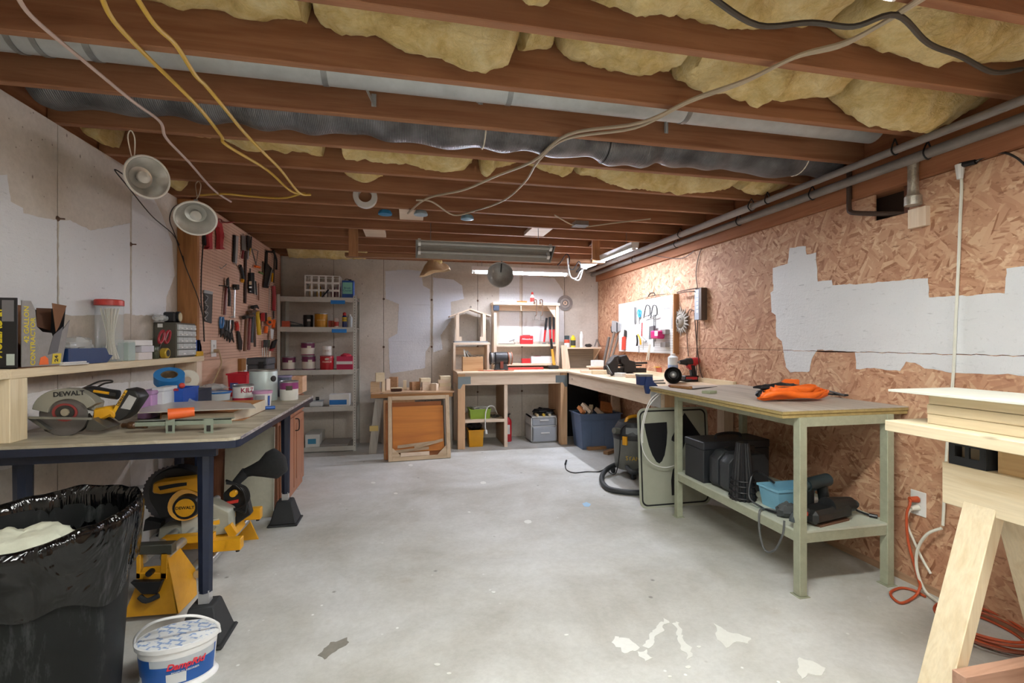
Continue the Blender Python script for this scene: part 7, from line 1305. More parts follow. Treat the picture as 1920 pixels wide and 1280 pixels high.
obj('wire_hanger', B().tube([R_(1195, 562, -.03), R_(1220, 555, -.03), R_(1248, 551, -.03)], .003, 5, 3).tube([R_(1216, 555, -.02), R_(1219, 550, -.02), R_(1226, 549, -.02), R_(1228, 553, -.02)], .006, 6, 4), M_BLACK, label='black wire with a hook over the white pegboard', cat='wire')
t = thing('drywall_saw', 'silver folded tool hanging left of the white pegboard', 'tool'); obj('body', rt(B(), [(1150, 601), (1157, 602), (1165, 607), (1164, 620), (1156, 625), (1149, 620)], .0, .02), M_SILV, t); obj('clip', rr(B(), [(1146, 612), (1147, 622), (1150, 623)], .008, .02), M_DKMET, t); obj('slot', rt(B(), [(1156, 604), (1158, 605), (1158, 622), (1156, 622)], .021, .002), M_BLACK, t)
# power strip, sun ornament, cords
t = thing('power_strip', 'brown and white power strip mounted on the right wall', 'power strip'); p0, p1 = P(1310, 540, X=XR-.05), P(1310, 600, X=XR-.05); yc = P(1310, 570, X=XR-.05).y
obj('body', B().box(XR-.06, XR-.001, yc-.055, yc+.035, p1.z, p0.z), plain('#5a4a40', .5, .1), t, bev=.003); obj('face', B().box(XR-.062, XR-.0602, yc-.02, yc+.045, p1.z+.005, p0.z-.012), plain('#aeb6c0', .4), t)
for k in range(6): z = p1.z+.08+k*.036; obj('socket', B().box(XR-.0632, XR-.062, yc-.01, yc+.02, z-.012, z+.012), M_WHITE, t)
CORD = plain('#4c3a30', .5)
def wc(lab, px, r=.005, o=.012, mat=CORD): obj('extension_cord', B().tube([P(u, v, X=XR-o) for u, v in px], r, 6, 6), mat, label=lab, cat='cord')
wc('dark cord looping left from the power strip top', [(1306, 540), (1290, 543), (1272, 547), (1271, 550), (1285, 547), (1302, 546)], .005, .07); wc('dark cord rising from the power strip to the beam', [(1308, 540), (1305, 512), (1310, 480), (1317, 463)], .004); wc('brown cord sagging along the beam to the light', [(1302, 470), (1278, 484), (1245, 482), (1210, 475), (1196, 468)], .004, .05)
wc('dark cord hanging left below the power strip', [(1301, 583), (1294, 580), (1290, 590), (1288, 630), (1291, 668)], .004); wc('dark cord hanging straight below the power strip', [(1308, 600), (1307, 640), (1306, 690), (1306, 714)], .005); wc('dark cord curving right below the power strip', [(1302, 586), (1306, 640), (1312, 690), (1318, 712), (1312, 716)], .005, .02)
t = thing('sun_ornament', 'grey stone sun face ornament on the right wall', 'ornament'); p = P(1279, 602, X=XR-.01); Ms = FR(p.y, p.z, XR-.004); STN = plain('#a39c92', .9, 0, .25, 40, .5)
obj('face', B(Ms).lathe([(.07, 0), (.068, .02), (.055, .04), (.03, .052), (0, .055)], 24, cap=False), STN, t); obj('nose', B(Ms).ball((0, 0, .055), (.010, .022, .014)), STN, t)
for k in (-1, 1): obj('eye', B(Ms).ball((k*.03, .022, .046), (.012, .006, .008)), plain('#6e675e', .9), t)
obj('mouth', B(Ms).ball((0, -.032, .044), (.022, .006, .008)), plain('#6e675e', .9), t)
for k in range(20): a = 2*PI*k/20; ln = .155 if k % 2 else .13; obj('ray', B(Ms @ Matrix.Rotation(a, 4, 'Z')).add([(.07, -.013, .004), (.07, .013, .004), (ln, 0, .02), (.07, -.013, .03), (.07, .013, .03)], [(0, 2, 1), (3, 4, 2), (0, 3, 2), (1, 2, 4), (0, 1, 4, 3)]), STN, t)
# ================================================================ on the side bench
t = thing('bench_vise', 'large dark bench vise on the right bench', 'vise'); VY = 4.75; v_ = lambda u, w_, d=0: P(u, w_, Y=VY+d); VM = plain('#2e2a28', .5, .4, .3, 30)
obj('fixed_jaw', B().slab([v_(u, w_) for u, w_ in ((1165, 667), (1175, 665), (1181, 675), (1192, 678), (1194, 697), (1170, 699), (1171, 685), (1164, 679))], (0, .11, 0)), VM, t, bev=.006)
obj('moving_jaw', B().slab([v_(u, w_) for u, w_ in ((1148, 676), (1152, 669), (1160, 665), (1161, 670), (1157, 673), (1160, 680), (1158, 703), (1146, 703), (1142, 682))], (0, .11, 0)), VM, t, bev=.006)
obj('slide', B().slab([v_(u, w_, .02) for u, w_ in ((1156, 690), (1212, 690), (1212, 698), (1156, 699))], (0, .07, 0)), VM, t); obj('guide_bar', B().cyl(v_(1155, 681, .05), v_(1213, 680, .05), .011, n=10), VM, t); obj('guide_bar', B().cyl(v_(1155, 685, .05), v_(1203, 684.5, .05), .009, n=10), VM, t)
hd = v_(1133, 689, .05); obj('screw_head', B().cyl(v_(1146, 689, .05), hd, .018, .026, 14), VM, t); obj('tommy_bar', B().cyl(hd+Vector((.0, -.05, .03)), v_(1147, 702, -.06), .010, n=8), M_CHROME, t); obj('bar_end', B().ball(v_(1147, 702, -.06), .017), VM, t); obj('swivel_base', B().lathe([(.085, 0), (.085, .015), (.05, .03)], 20, (v_(1182, 700).x, VY+.055, BZ+.0005)), VM, t)
OB = 'boards on the side bench'
def sb(lab, u, v, l, w_, h_, rz, mat, z=0):
    p = P(u, v, Z=BZ); obj('bench_board', B(T(p.x, p.y, BZ+.0005+z, rz)).box(-w_/2, w_/2, -l/2, l/2, 0, h_), mat, label=lab, cat='board', group=OB, bev=.0015)
sb('pale board under the vise handle, left of two', 1106, 699, .22, .10, .032, 80, M_PX); sb('pale thick board at the corner before the vise', 1126, 701, .20, .09, .045, 75, M_LX); sb('short tan board under the vise', 1196, 708, .24, .10, .036, 60, M_PX)
sb('white foam scrap beside the vise base', 1163, 706, .10, .07, .04, 30, M_WHITE)
p = P(1124, 690, Y=5.45); t = thing('wood_block_stack', 'shaped wooden block with a flat cap behind the vise', 'block'); obj('block', B().box(p.x-.09, p.x+.07, p.y, p.y+.12, BZ+.0005, BZ+.05), wood('b08468', '95694e', 0), t, bev=.004); obj('cap', B().box(p.x-.12, p.x+.06, p.y-.02, p.y+.13, BZ+.051, BZ+.07), M_PX, t, bev=.003)
x_ = p.x; cbx('white_carton', 'white carton on the shaped wooden block', 'carton', x_-.07, x_+.06, p.y+.01, p.y+.11, BZ+.071, BZ+.14, M_WHITE)
for i, (u0, v0, u1, v1, r) in enumerate(((1138, 664, 1152, 622, .016), (1143, 664, 1160, 628, .014), (1132, 664, 1142, 632, .018))):
    a, c = P(u0, v0, Y=5.55+.05*i), P(u1, v1, Y=5.62+.05*i); a.z = BZ+.0005+r; obj('round_bar', B().cyl(Vector((a.x-.02, a.y, BZ+.012)), c, r, n=10), plain(('#6e5f52', '#7c6c5e', '#5f534a')[i], .6), label=('longest brown stick leaning in the far right corner', 'middle brown stick leaning in the far right corner', 'short thick stick leaning leftmost in the far right corner')[i], cat='stick')
# blue vise on the edge
t = thing('edge_vise', 'small blue vise clamped to the bench edge', 'vise'); EY = 3.60; e_ = lambda u, v, d=0: P(u, v, Y=EY+d); BV = plain('#22386a', .4, .1)
obj('jaw', B().slab([e_(1199, 703), e_(1224, 703), e_(1225, 714), e_(1235, 724), e_(1222, 724), e_(1200, 722)], (0, .07, 0)), BV, t, bev=.005); obj('clamp_leg', B().slab([e_(1210, 724), e_(1222, 724), e_(1218, 738), e_(1213, 738)], (0, .03, 0)), BV, t); obj('jaw_rib', B().slab([e_(1212, 706, -.01), e_(1218, 706, -.01), e_(1221, 724, -.01), (e_(1209, 724, -.01))], (0, .012, 0)), BV, t); obj('jaw_plate', B().slab([e_(1199, 702, -.002), e_(1224, 702, -.002), e_(1224, 706, -.002), e_(1199, 706, -.002)], (0, .074, 0)), M_STEEL, t)
obj('guide_bar', B().cyl(e_(1225, 714, .02), e_(1244, 713, .02), .007, n=8), M_STEEL, t); obj('guide_bar', B().cyl(e_(1225, 718, .05), e_(1247, 718, .05), .008, n=8), M_STEEL, t)
# lamp can, drill, bottle, container
t = thing('heat_lamp', 'brown metal lamp cylinder lying toward the room on the bench', 'lamp'); c = P(1262, 704, Y=3.78); c.z = BZ+.075; d = Vector((-.52, -.82, -.0)); e = c-d*.20
obj('shell', B().cyl(c, e, .074, .058, 26, cap=False), plain('#6e6258', .3, .7), t); obj('inner', B().cyl(c, c-d*.16, .070, .05, 26, cap=False), plain('#3c3632', .4, .5), t); obj('rear_cap', B().cyl(e, e-d*.012, .058, .05, 24), plain('#6e6258', .3, .7), t); obj('bulb', B().ball(c-d*.075, .032), M_SILV, t); obj('inner_back', B().cyl(c-d*.15, c-d*.152, .053, n=24), plain('#2c2826', .5), t)
t = thing('cordless_drill', 'red and black cordless drill standing on the bench', 'drill'); DYY = 3.95; d_ = lambda u, v, k=0: P(u, v, Y=DYY+k)
obj('motor_housing', B().cyl(d_(1296, 678, .03), d_(1311, 676, .03), .036, .033, 18), plain('#b32a30', .35), t); obj('gearbox', B().cyl(d_(1286, 678.5, .03), d_(1296, 678, .03), .034, .036, 18), M_DKMET, t); obj('chuck', B().cyl(d_(1274, 679, .03), d_(1286, 678.5, .03), .018, .03, 16), M_BLACK, t); obj('bit', B().cyl(d_(1270, 679, .03), d_(1274, 679, .03), .006, .014, 10), M_STEEL, t)
obj('handle', B().slab([d_(1295, 683), d_(1304, 684), d_(1307, 704), d_(1299, 706)], (0, .05, 0)), M_BLACK, t, bev=.008); obj('grip_panel', B().slab([d_(1290, 682, .004), d_(1309, 681, .004), d_(1302, 690, .004), d_(1296, 694, .004), d_(1290, 688, .004)], (0, .042, 0)), plain('#b32a30', .35), t, bev=.004); pb = d_(1300, 710); obj('battery', B().box(pb.x-.09, pb.x+.05, DYY-.015, DYY+.07, BZ+.0005, BZ+.055), M_BLACK, t, bev=.006); obj('battery_band', B().box(pb.x-.085, pb.x+.03, DYY-.017, DYY+.072, BZ+.02, BZ+.045), plain('#b32a30', .35), t)
t = thing('solvent_bottle', 'white and blue bottle behind the lamp cylinder', 'bottle'); p = P(1267, 690, Y=4.2); z1 = P(1267, 668, Y=4.2).z; obj('body', B().lathe([(.046, 0), (.048, .01), (.048, z1-BZ-.01), (.03, z1-BZ+.004)], 22, (p.x, 4.25, BZ+.0005)), plain('#cfd6da', .4), t); obj('blue_label', B().lathe([(.0486, .03), (.0486, .14)], 22, (p.x, 4.25, BZ+.0005), cap=False), plain('#8fa6cc', .4), t); obj('cap', B().lathe([(.024, 0), (.024, .022)], 16, (p.x, 4.25, z1+.004)), M_WHITE, t)
t = thing('orange_tub', 'pink-orange open tub on the bench left of the lamp cylinder', 'tub'); p = P(1247, 705, Z=BZ); openbin(t, p.x-.05, p.x+.06, p.y, p.y+.10, BZ+.0005, BZ+.09, plain('#d8705c', .5), .85, .003, .003); obj('yellow_lid', B().box(p.x-.07, p.x+.03, p.y+.02, p.y+.12, BZ+.091, BZ+.096), plain('#e0b838', .4), t)
b = B()
for k in range(5): p = P(1272+k*4, 714, Z=BZ+.01); b.tube([p+Vector((random.uniform(-.06, .06), random.uniform(-.04, .04), .004+.01*random.random())) for _ in range(6)], .005, 5, 5)
obj('cord_heap', b, M_BLACK, label='black and pale cords heaped before the drill', cat='cords', kind='stuff')
# ================================================================ grey-green steel bench
t = thing('steel_bench', 'pale green steel bench with plywood top and lower shelf at right', 'workbench'); GZ = .95; GPn = plain('#a9ad96', .5, .1, .2, 25)
PL = wood('b5aca0', '9a9084', 1, .65, .5, False); PE = plain('#a8935e', .7, 0, .35, 30)
obj('top_skin', B().box(1.835, XR-.004, 2.06, 3.415, GZ-.004, GZ), PL, t); obj('upper_sheet', B().box(1.836, XR-.004, 2.061, 3.415, GZ-.020, GZ-.0045), PE, t, bev=.001); obj('lower_sheet', B().box(1.840, XR-.004, 2.066, 3.415, GZ-.039, GZ-.0215), PE, t, bev=.001)
LX0, LX1, LY0, LY1 = 1.958, 2.505, 2.05, 3.18
for x in (LX0, LX1):
    for y in (LY0, LY1): 
        sx_ = 1 if x == LX0 else -1
        lg = obj('leg', B().box(x-.022, x+.022, y+.03-.022, y+.03+.022, .004, GZ-.037), GPn, t, bev=.002); obj('foot_plate', B().box(x-.032, x+.032, y-.002, y+.062, 0, .0035), GPn, lg)
def rail(z0, z1): 
    obj('rail', B().box(LX0+.023, LX1-.023, LY0+.012, LY0+.048, z0, z1), GPn, t); obj('rail', B().box(LX0+.023, LX1-.023, LY1+.012, LY1+.048, z0, z1), GPn, t)
    obj('rail', B().box(LX0-.018, LX0+.018, LY0+.053, LY1+.007, z0, z1), GPn, t); obj('rail', B().box(LX1-.018, LX1+.018, LY0+.053, LY1+.007, z0, z1), GPn, t)
rail(GZ-.085, GZ-.037); SZ_ = .335; rail(SZ_-.062, SZ_-.012)
obj('lower_shelf', B().box(LX0-.02, LX1+.02, LY0+.01, LY1+.05, SZ_-.0115, SZ_), plain('#c3c9ba', .5, 0, .12, 12), t)
def on(u, v): return P(u, v, Z=SZ_)
# toolbox etc. on the lower shelf
t = thing('tool_chest', 'large black toolbox with handle on the lower bench shelf', 'toolbox'); x0, x1, y0, y1, z1 = 1.955, 2.47, 2.895, 3.12, .615
obj('body', B().box(x0, x1, y0, y1, SZ_+.0005, z1-.055), plain('#1d1f23', .5), t, bev=.004); obj('lid', B().box(x0-.004, x1+.004, y0-.004, y1+.004, z1-.054, z1), plain('#24262b', .45), t, bev=.006); obj('handle', B().tube([(2.12, 3.0, z1), (2.13, 3.0, z1+.025), (2.22, 3.0, z1+.035), (2.31, 3.0, z1+.025), (2.32, 3.0, z1)], .010, 8, 4), M_BLACK, t)
for x in (2.12, 2.32): obj('latch', B().box(x-.02, x+.02, y0-.016, y0-.0045, z1-.09, z1-.035), M_DKMET, t)
for i, (yy, lab) in enumerate(((2.80, 'black hard tool case standing beside the large toolbox, rear one'), (2.69, 'black hard tool case standing beside the large toolbox, front one'))):
    t = thing('tool_case', lab, 'case'); oct_ = [(0, .03), (.03, 0), (.27, 0), (.30, .03), (.30, .19), (.27, .24), (.05, .24), (0, .19)]
    obj('shell', B(basis((1.975, yy+.022, SZ_+.0005), (1, 0, 0), (0, 0, 1), (0, -1, 0))).prism(oct_, -.045, .045), plain('#2a2d31', .5), t, bev=.006); obj('grip', B().box(2.07, 2.18, yy-.01, yy+.03, SZ_+.2405, SZ_+.25), M_BLACK, t); obj('latch', B().box(2.02, 2.05, yy-.032, yy-.0235, SZ_+.19, SZ_+.23), M_DKMET, t)
t = thing('ribbed_cone', 'stack of black ribbed tapered buckets upside down on the bench shelf', 'bucket'); c = on(1385, 925); cx, cy = 2.0, 2.565
def cone(s, k): 
    a = 2*PI*k; r = (.072+(.036-.072)*s)*(1+.06*math.cos(18*a)); return (cx+r*math.cos(a), cy+r*math.sin(a), SZ_+.0005+.345*s)
b = B(); b.grid(cone, 8, 108, True); obj('shell', b, M_BLACK, t, ang=25); obj('top_cap', B().lathe([(.037, .34), (.03, .348), (0, .348)], 24, (cx, cy, SZ_), cap=False), M_BLACK, t)
for z, r in ((.02, .078), (.055, .074), (.09, .070), (.12, .067)): obj('rim_ring', B().tube([(cx+r*math.cos(x), cy+r*math.sin(x), SZ_+z) for x in [2*PI*k/28 for k in range(28)]], .004, 5, 1, True), M_BLACK, t)
t = thing('storage_bin', 'light blue plastic bin on the lower bench shelf', 'bin'); x0, x1, y0, y1 = 2.03, 2.28, 2.31, 2.47; openbin(t, x0, x1, y0, y1, SZ_+.0005, SZ_+.125, plain('#7fb6d0', .4), .84, .003, .006)
obj('black_cable', B().tube([(2.12, 2.44, SZ_+.125), (2.06, 2.50, SZ_+.18), (1.99, 2.475, SZ_+.16), (1.955, 2.45, SZ_+.05), (1.98, 2.38, SZ_+.012), (1.99, 2.33, SZ_+.010), (2.0, 2.28, SZ_+.010)], .006, 7, 6), M_BLACK, label='black cable draped over the light blue bin', cat='cable')
TD = plain('#1e2022', .4, 0, .3); TG = plain('#3a4246', .45, 0, .2)
t = tsand = thing('belt_sander', 'black handheld belt sander lying on the bench shelf front', 'sander'); p = on(1540, 985); bx, by = 2.13, 2.14
obj('body', B(T(bx+.06, by+.02, SZ_+.0005, 12)).box(-.16, .15, -.06, .06, 0.012, .085), TD, t, bev=.02); obj('motor', B(T(bx+.12, by+.03, SZ_+.0005, 12)).cyl((-.05, .0, .075), (.15, .0, .06), .05, .04, 16), TD, t); obj('front_grip', B(T(bx+.06, by+.02, SZ_+.0005, 12)).tube([(.15, 0, .05), (.22, .0, .065), (.26, .0, .05)], .024, 10, 4), TG, t); obj('rear_handle', B(T(bx+.06, by+.02, SZ_+.0005, 12)).tube([(-.15, .0, .07), (-.20, .0, .075), (-.24, .0, .055), (-.25, .0, .03)], .022, 10, 4), TG, t); obj('trigger', B(T(bx+.06, by+.02, SZ_+.0005, 12)).box(-.20, -.175, -.026, -.018, .06, .08), plain('#c03a28', .4), t); obj('belt', B(T(bx+.06, by+.02, SZ_+.0005, 12)).box(-.12, .12, -.055, .055, 0.0, .0115), plain('#6a4a38', .9), t)
t = thing('heat_gun', 'dark teal corded power tool behind the belt sander', 'power tool'); obj('body', B(T(2.24, 2.265, SZ_+.0005, 15)).cyl((-.10, 0, .17), (.10, 0, .175), .036, n=14), plain('#26363c', .45), t); obj('handle', B(T(2.24, 2.265, SZ_+.0005, 15)).cyl((.05, 0, .15), (.07, -.01, .02), .028, .03, 12), TD, t); obj('nozzle', B(T(2.24, 2.265, SZ_+.0005, 15)).cyl((-.10, 0, .17), (-.17, 0, .168), .028, .024, 12), plain('#31464c', .45), t); obj('stand_foot', B(T(2.24, 2.265, SZ_+.0005, 15)).lathe([(.05, 0), (.05, .012), (.03, .02)], 16, (.07, -.01, 0)), TD, t); obj('rear_leg', B(T(2.24, 2.265, SZ_+.0005, 15)).cyl((-.06, 0, .0), (-.06, 0, .15), .02, n=10), TD, t)
obj('grey_cloth', crumple(B(), (2.03, 2.25, SZ_+.04), (.06, .045, .038), 14), plain('#4a4e50', .9), label='dark grey cloth lump between the bin and the sander', cat='cloth')
obj('power_cord', B().tube([(1.935, 2.16, SZ_+.02), (1.915, 2.15, SZ_-.05), (1.91, 2.20, SZ_-.15), (1.91, 2.27, SZ_-.18), (1.91, 2.31, SZ_-.10), (1.925, 2.33, SZ_+.01), (1.99, 2.36, SZ_+.009), (2.03, 2.33, SZ_+.009)], .0055, 7, 6), plain('#5a5c5c', .5), tsand)
obj('extension_cord', B().tube([(2.36, 2.21, SZ_+.06), (2.42, 2.25, SZ_+.05), (2.45, 2.20, SZ_+.02), (2.47, 2.15, SZ_+.012)], .006, 7, 5).cyl((2.47, 2.15, SZ_+.012), (2.49, 2.12, SZ_+.012), .011, n=8), M_BLACK, label='black cord end with plug at the right of the bench shelf', cat='cord')
obj('paper_square', B().box(2.33, 2.46, 2.36, 2.50, SZ_+.0005, SZ_+.004), M_WHITE, label='white square tile lying behind the power tool on the shelf', cat='tile')
# things on the steel bench top
t = thing('strap_bundle', 'bright orange strap bundle with black netting on the steel bench', 'strap'); OR = plain('#ef6a12', .55, 0, .15); c0 = P(1495, 752, Z=GZ)
def ribbon(pts, w_, b):
    pts = spline([Vector(p) for p in pts], 8, True); m_ = len(pts); vs = []
    for i, p in enumerate(pts):
        d = (pts[(i+1) % m_]-pts[i-1]).normalized(); tw = .5*math.sin(i*.23); up = Vector((0, 0, 1))*math.cos(tw)+d.cross(Vector((0, 0, 1)))*math.sin(tw); vs += [p-up*w_/2, p+up*w_/2]
    b.add(vs, [(2*i, 2*i+1, (2*i+3) % (2*m_), (2*i+2) % (2*m_)) for i in range(m_)])
for k in range(7):
    a_, b_ = .22-.012*k, .065-.004*k; off = Vector((.02*math.sin(k*2.1), .03+.02*math.cos(k*1.7), 0)); b = B()
    ribbon([Vector((c0.x, c0.y, GZ+.030+.007*k+.006*math.sin(3*x+k)))+off+Vector((a_*math.cos(x)*(1+.08*math.sin(2*x+k)), b_*math.sin(x), 0)) for x in [2*PI*i/12 for i in range(12)]], .036, b); obj('strap_loop', b, OR, t, solid=.003, ang=80)
obj('strap_end', B().slab([(c0.x+.02, c0.y+.12, GZ+.075), (c0.x+.13, c0.y+.12, GZ+.08), (c0.x+.14, c0.y+.13, GZ+.115), (c0.x+.05, c0.y+.13, GZ+.118), (c0.x+.01, c0.y+.125, GZ+.09)], (0, .03, 0)), OR, t, bev=.004); obj('netting', crumple(B(), (c0.x-.02, c0.y+.09, GZ+.068), (.17, .05, .03), 30, 26, 14, .5), M_BLACK, t, ang=80); obj('buckle', crumple(B(), (c0.x-.20, c0.y+.05, GZ+.04), (.03, .03, .026), 31), M_BLACK, t)
for i, (u0, v0, u1, v1) in enumerate(((1478, 728, 1575, 733), (1530, 737, 1598, 741), (1555, 733, 1585, 741))): obj('black_rod', B().cyl(P(u0, v0, Z=GZ+.008+.013*i), P(u1, v1, Z=GZ+.008+.013*i), .006, n=8), M_BLACK, label=('longest black rod behind the orange straps', 'black rod at right of the orange straps', 'short black rod crossing another near the wall')[i], cat='rod')
t = thing('hand_saw', 'wood-handled saw lying at the far end of the steel bench', 'saw'); a, m_, c = P(1258, 723, Z=GZ+.012), P(1296, 727, Z=GZ+.012), P(1345, 724, Z=GZ+.004); obj('handle', B().bar(a, m_, .035, .024), wood('9a7048', '7e5634', 0), t, bev=.005); obj('end_knob', B().ball(a, (.022, .022, .0125)), plain('#7a4038', .4), t); obj('blade', B().slab([m_+Vector((0, -.02, -.008)), m_+Vector((0, .03, -.008)), Vector((c.x, c.y, GZ+.002))], (0, 0, .002)), M_DKMET, t)
p = P(1330, 737, Z=GZ); obj('wood_chip', B(T(p.x, p.y, GZ+.0005, 25)).box(-.045, .045, -.03, .03, 0, .018), plain('#9aa084', .7), label='small greenish wood block on the steel bench', cat='wood offcut', bev=.002)
# ================================================================ sign, vacuum, cable loops
t = thing('road_sign', 'silver road sign with black arrow shapes leaning under the bench', 'sign'); A, D = P(1199, 954, Z=0), P(1334, 943, Z=0); Ys = 3.40; xa, xb = P(1200, 953, Y=Ys).x, P(1333, 942, Y=Ys).x; wS, hS = xb-xa, .775; ln_ = math.radians(4)
Ms = basis((xa, Ys, .002), (1, 0, 0), (0, math.sin(ln_), math.cos(ln_)), (0, -math.cos(ln_), math.sin(ln_)))
def rrect(x0, y0, x1, y1, r, n=6):
    o = []
    for cx_, cy_, a0 in ((x1-r, y1-r, 0), (x0+r, y1-r, 90), (x0+r, y0+r, 180), (x1-r, y0+r, 270)): o += [(cx_+r*math.cos(math.radians(a0+90*i/n)), cy_+r*math.sin(math.radians(a0+90*i/n))) for i in range(n+1)]
    return o
obj('plate', B(Ms).prism(rrect(0, 0, wS, hS, .06), 0, .002), plain('#b3b6a6', .4, .25, .08), t)
oo, ii = rrect(.018, .018, wS-.018, hS-.018, .05), rrect(.030, .030, wS-.030, hS-.030, .042); n_ = len(oo)
obj('border', B(Ms).add([(x, y, .0024) for x, y in oo+ii], [(i, (i+1) % n_, n_+(i+1) % n_, n_+i) for i in range(n_)]), M_BLACK, t)
def sg(pts): return [((u-820)/(1575-820)*wS, (1250-v)/(1250-245)*hS) for u, v in pts]
obj('black_shape', B(Ms).prism(sg([(890, 400), (1130, 393), (1132, 500), (1118, 620), (1095, 725), (1065, 785), (1035, 808), (1005, 790), (965, 720), (930, 620), (905, 500)]), .002, .003), M_BLACK, t)
obj('arrow_shape', B(Ms).prism(sg([(1325, 305), (1500, 560), (1330, 580), (1260, 760), (1258, 1135), (1155, 1135), (1155, 980), (1175, 880), (1255, 770), (1290, 575), (1200, 597), (1172, 580), (1178, 550), (1250, 425)]), .002, .003), M_BLACK, t)
obj('white_tubing', B().tube([P(u, v, Y=y) for u, v, y in ((1262, 733, 3.52), (1250, 734, 3.40), (1234, 737, 3.34), (1218, 752, 3.34), (1206, 785, 3.35), (1202, 820, 3.36), (1208, 850, 3.36), (1225, 870, 3.36), (1250, 876, 3.36), (1275, 868, 3.36))], .004, 6, 6), M_WHITE, label='thin white tubing looping down in front of the sign, outer loop', cat='tubing'); obj('white_tubing', B().tube([P(u, v, Y=y) for u, v, y in ((1262, 735, 3.52), (1246, 736, 3.38), (1230, 745, 3.32), (1215, 765, 3.33), (1206, 800, 3.35), (1205, 830, 3.36))], .004, 6, 6), M_WHITE, label='thin white tubing in front of the sign, inner loop', cat='tubing')
t = thing('shop_vacuum', 'grey and black shop vacuum with yellow handle behind the sign', 'vacuum'); c = (2.145, 4.33, 0); VG = plain('#6a6c66', .5, 0, .15)
obj('tank', B().lathe([(.165, .07), (.175, .09), (.185, .33), (.188, .36)], 28, c), VG, t); obj('collar', B().lathe([(.192, .36), (.195, .38), (.192, .405)], 28, c), M_BLACK, t); obj('motor_head', B().lathe([(.185, .405), (.175, .46), (.14, .52), (.08, .54), (0, .545)], 28, c, cap=False), plain('#33363a', .45), t); obj('carry_handle', B().tube([(c[0]-.10, c[1]-.05, .52), (c[0]-.07, c[1]-.05, .565), (c[0]+.03, c[1]-.05, .575), (c[0]+.08, c[1]-.05, .53)], .016, 8, 4), M_YEL, t)
for a in (-2.4, -.9): obj('latch', B(T(c[0], c[1], .34, math.degrees(a))).box(.185, .21, -.022, .022, -.02, .06), M_YEL, t)
obj('hose_port', B().cyl((c[0]-.17, c[1]-.06, .44), (c[0]-.235, c[1]-.08, .45), .03, n=14), VG, t); obj('head_panel', B(T(c[0], c[1], 0, 242)).box(.13, .178, -.06, .06, .42, .48), plain('#7c8084', .4), t)
for k in range(4):
    a = math.radians(-115+90*k); cx, cy = c[0]+.19*math.cos(a), c[1]+.19*math.sin(a); ar = obj('caster_arm', B().bar((c[0]+.12*math.cos(a), c[1]+.12*math.sin(a), .085), (cx, cy, .07), .05, .03), M_BLACK, t); obj('caster_wheel', B().cyl((cx-.012, cy, .032), (cx+.012, cy, .032), .032, n=16), M_RUBBER, ar)
text('STANLEY', t, facing(c, .178, .19, .25), .055, plain('#c9a52c', .4), wrap=.18, bold=.0006)
obj('hose', B().tube([(c[0]+.06, c[1]-.215, .14), (1.99, 4.02, .11)] + [P(u, v, Z=z) for u, v, z in ((1168, 868, .10), (1140, 878, .06), (1128, 896, .03), (1138, 914, .025), (1165, 921, .025), (1200, 923, .025), (1228, 918, .025))], .023, 12, 10), plain('#2b2e30', .6), t)
obj('power_cord', B().tube([(c[0]-.12, c[1]-.10, .50), (c[0]-.20, c[1]-.16, .46), (c[0]-.225, c[1]-.18, .25), (1.90, 4.20, .05)] + [P(u, v, Z=.006) for u, v in ((1135, 880), (1122, 884), (1100, 884), (1076, 886), (1062, 880), (1060, 870))], .005, 7, 6).cyl(P(1060, 870, Z=.010), P(1062, 863, Z=.010), .010, n=8), M_BLACK, t)
# ================================================================ sawhorse and lumber at right
t = thing('sawhorse', 'sturdy pale pine sawhorse at the right edge', 'sawhorse'); SX = 1.80; ZB = .885
obj('side_board', B().box(SX, SX+.038, .35, 1.30, ZB-.14, ZB), M_LY, t, bev=.002); obj('side_board', B().box(SX+.13, SX+.168, .35, 1.30, ZB-.14, ZB), M_LY, t, bev=.002); obj('top_rail', B().box(SX+.0385, SX+.1295, .36, 1.29, ZB-.05, ZB-.012), M_LY, t)
for y0 in (1.19, .42):
    for s, x0, x1 in ((-1, SX+.045, SX-.235), (1, SX+.123, SX+.403)):
        def qd(x, y, z, w_=.045, d=.019): return [(x-d, y-w_, z), (x+d, y-w_, z), (x+d, y+w_, z), (x-d, y+w_, z)]
        obj('leg', B().hexa(qd(x1, y0, 0, .045, .024), qd(x0, y0, ZB-.052, .045, .024)), M_LZ, t, bev=.002)
    obj('cross_brace', B().box(SX-.18, SX+.35, y0-.085, y0-.047, .16, .30), wood('b08a74', '98705c', 0), t, bev=.002)
t = thing('sawhorse_bracket', 'black plastic bracket with two square holes on the sawhorse', 'bracket'); y0, y1 = P(1848, 870, X=SX).y, P(1778, 860, X=SX).y; z0, z1 = ZB+.0005, .972
b = B(); hy = [(y0+.018, y0+.048), (y1-.048, y1-.018)]; zz0, zz1 = z0+.028, z1-.022
for ya, yb in ((y0, hy[0][0]), (hy[0][1], hy[1][0]), (hy[1][1], y1)): b.box(SX+.002, SX+.010, ya, yb, z0, z1)
for ya, yb in hy: b.box(SX+.002, SX+.010, ya, yb, z0, zz0).box(SX+.002, SX+.010, ya, yb, zz1, z1)
obj('holed_face', b, M_RUBBER, t); obj('top_plate', B().box(SX+.0105, SX+.168, y0, y1, z1-.006, z1), M_RUBBER, t); obj('end_face', B().box(SX+.0105, SX+.168, y0, y0+.006, z0, z1-.0065), M_RUBBER, t); obj('end_face', B().box(SX+.0105, SX+.168, y1-.006, y1, z0, z1-.0065), M_RUBBER, t); obj('wood_core', B().box(SX+.05, SX+.12, y0+.007, y1-.007, z0, z1-.0065), M_LY, t)
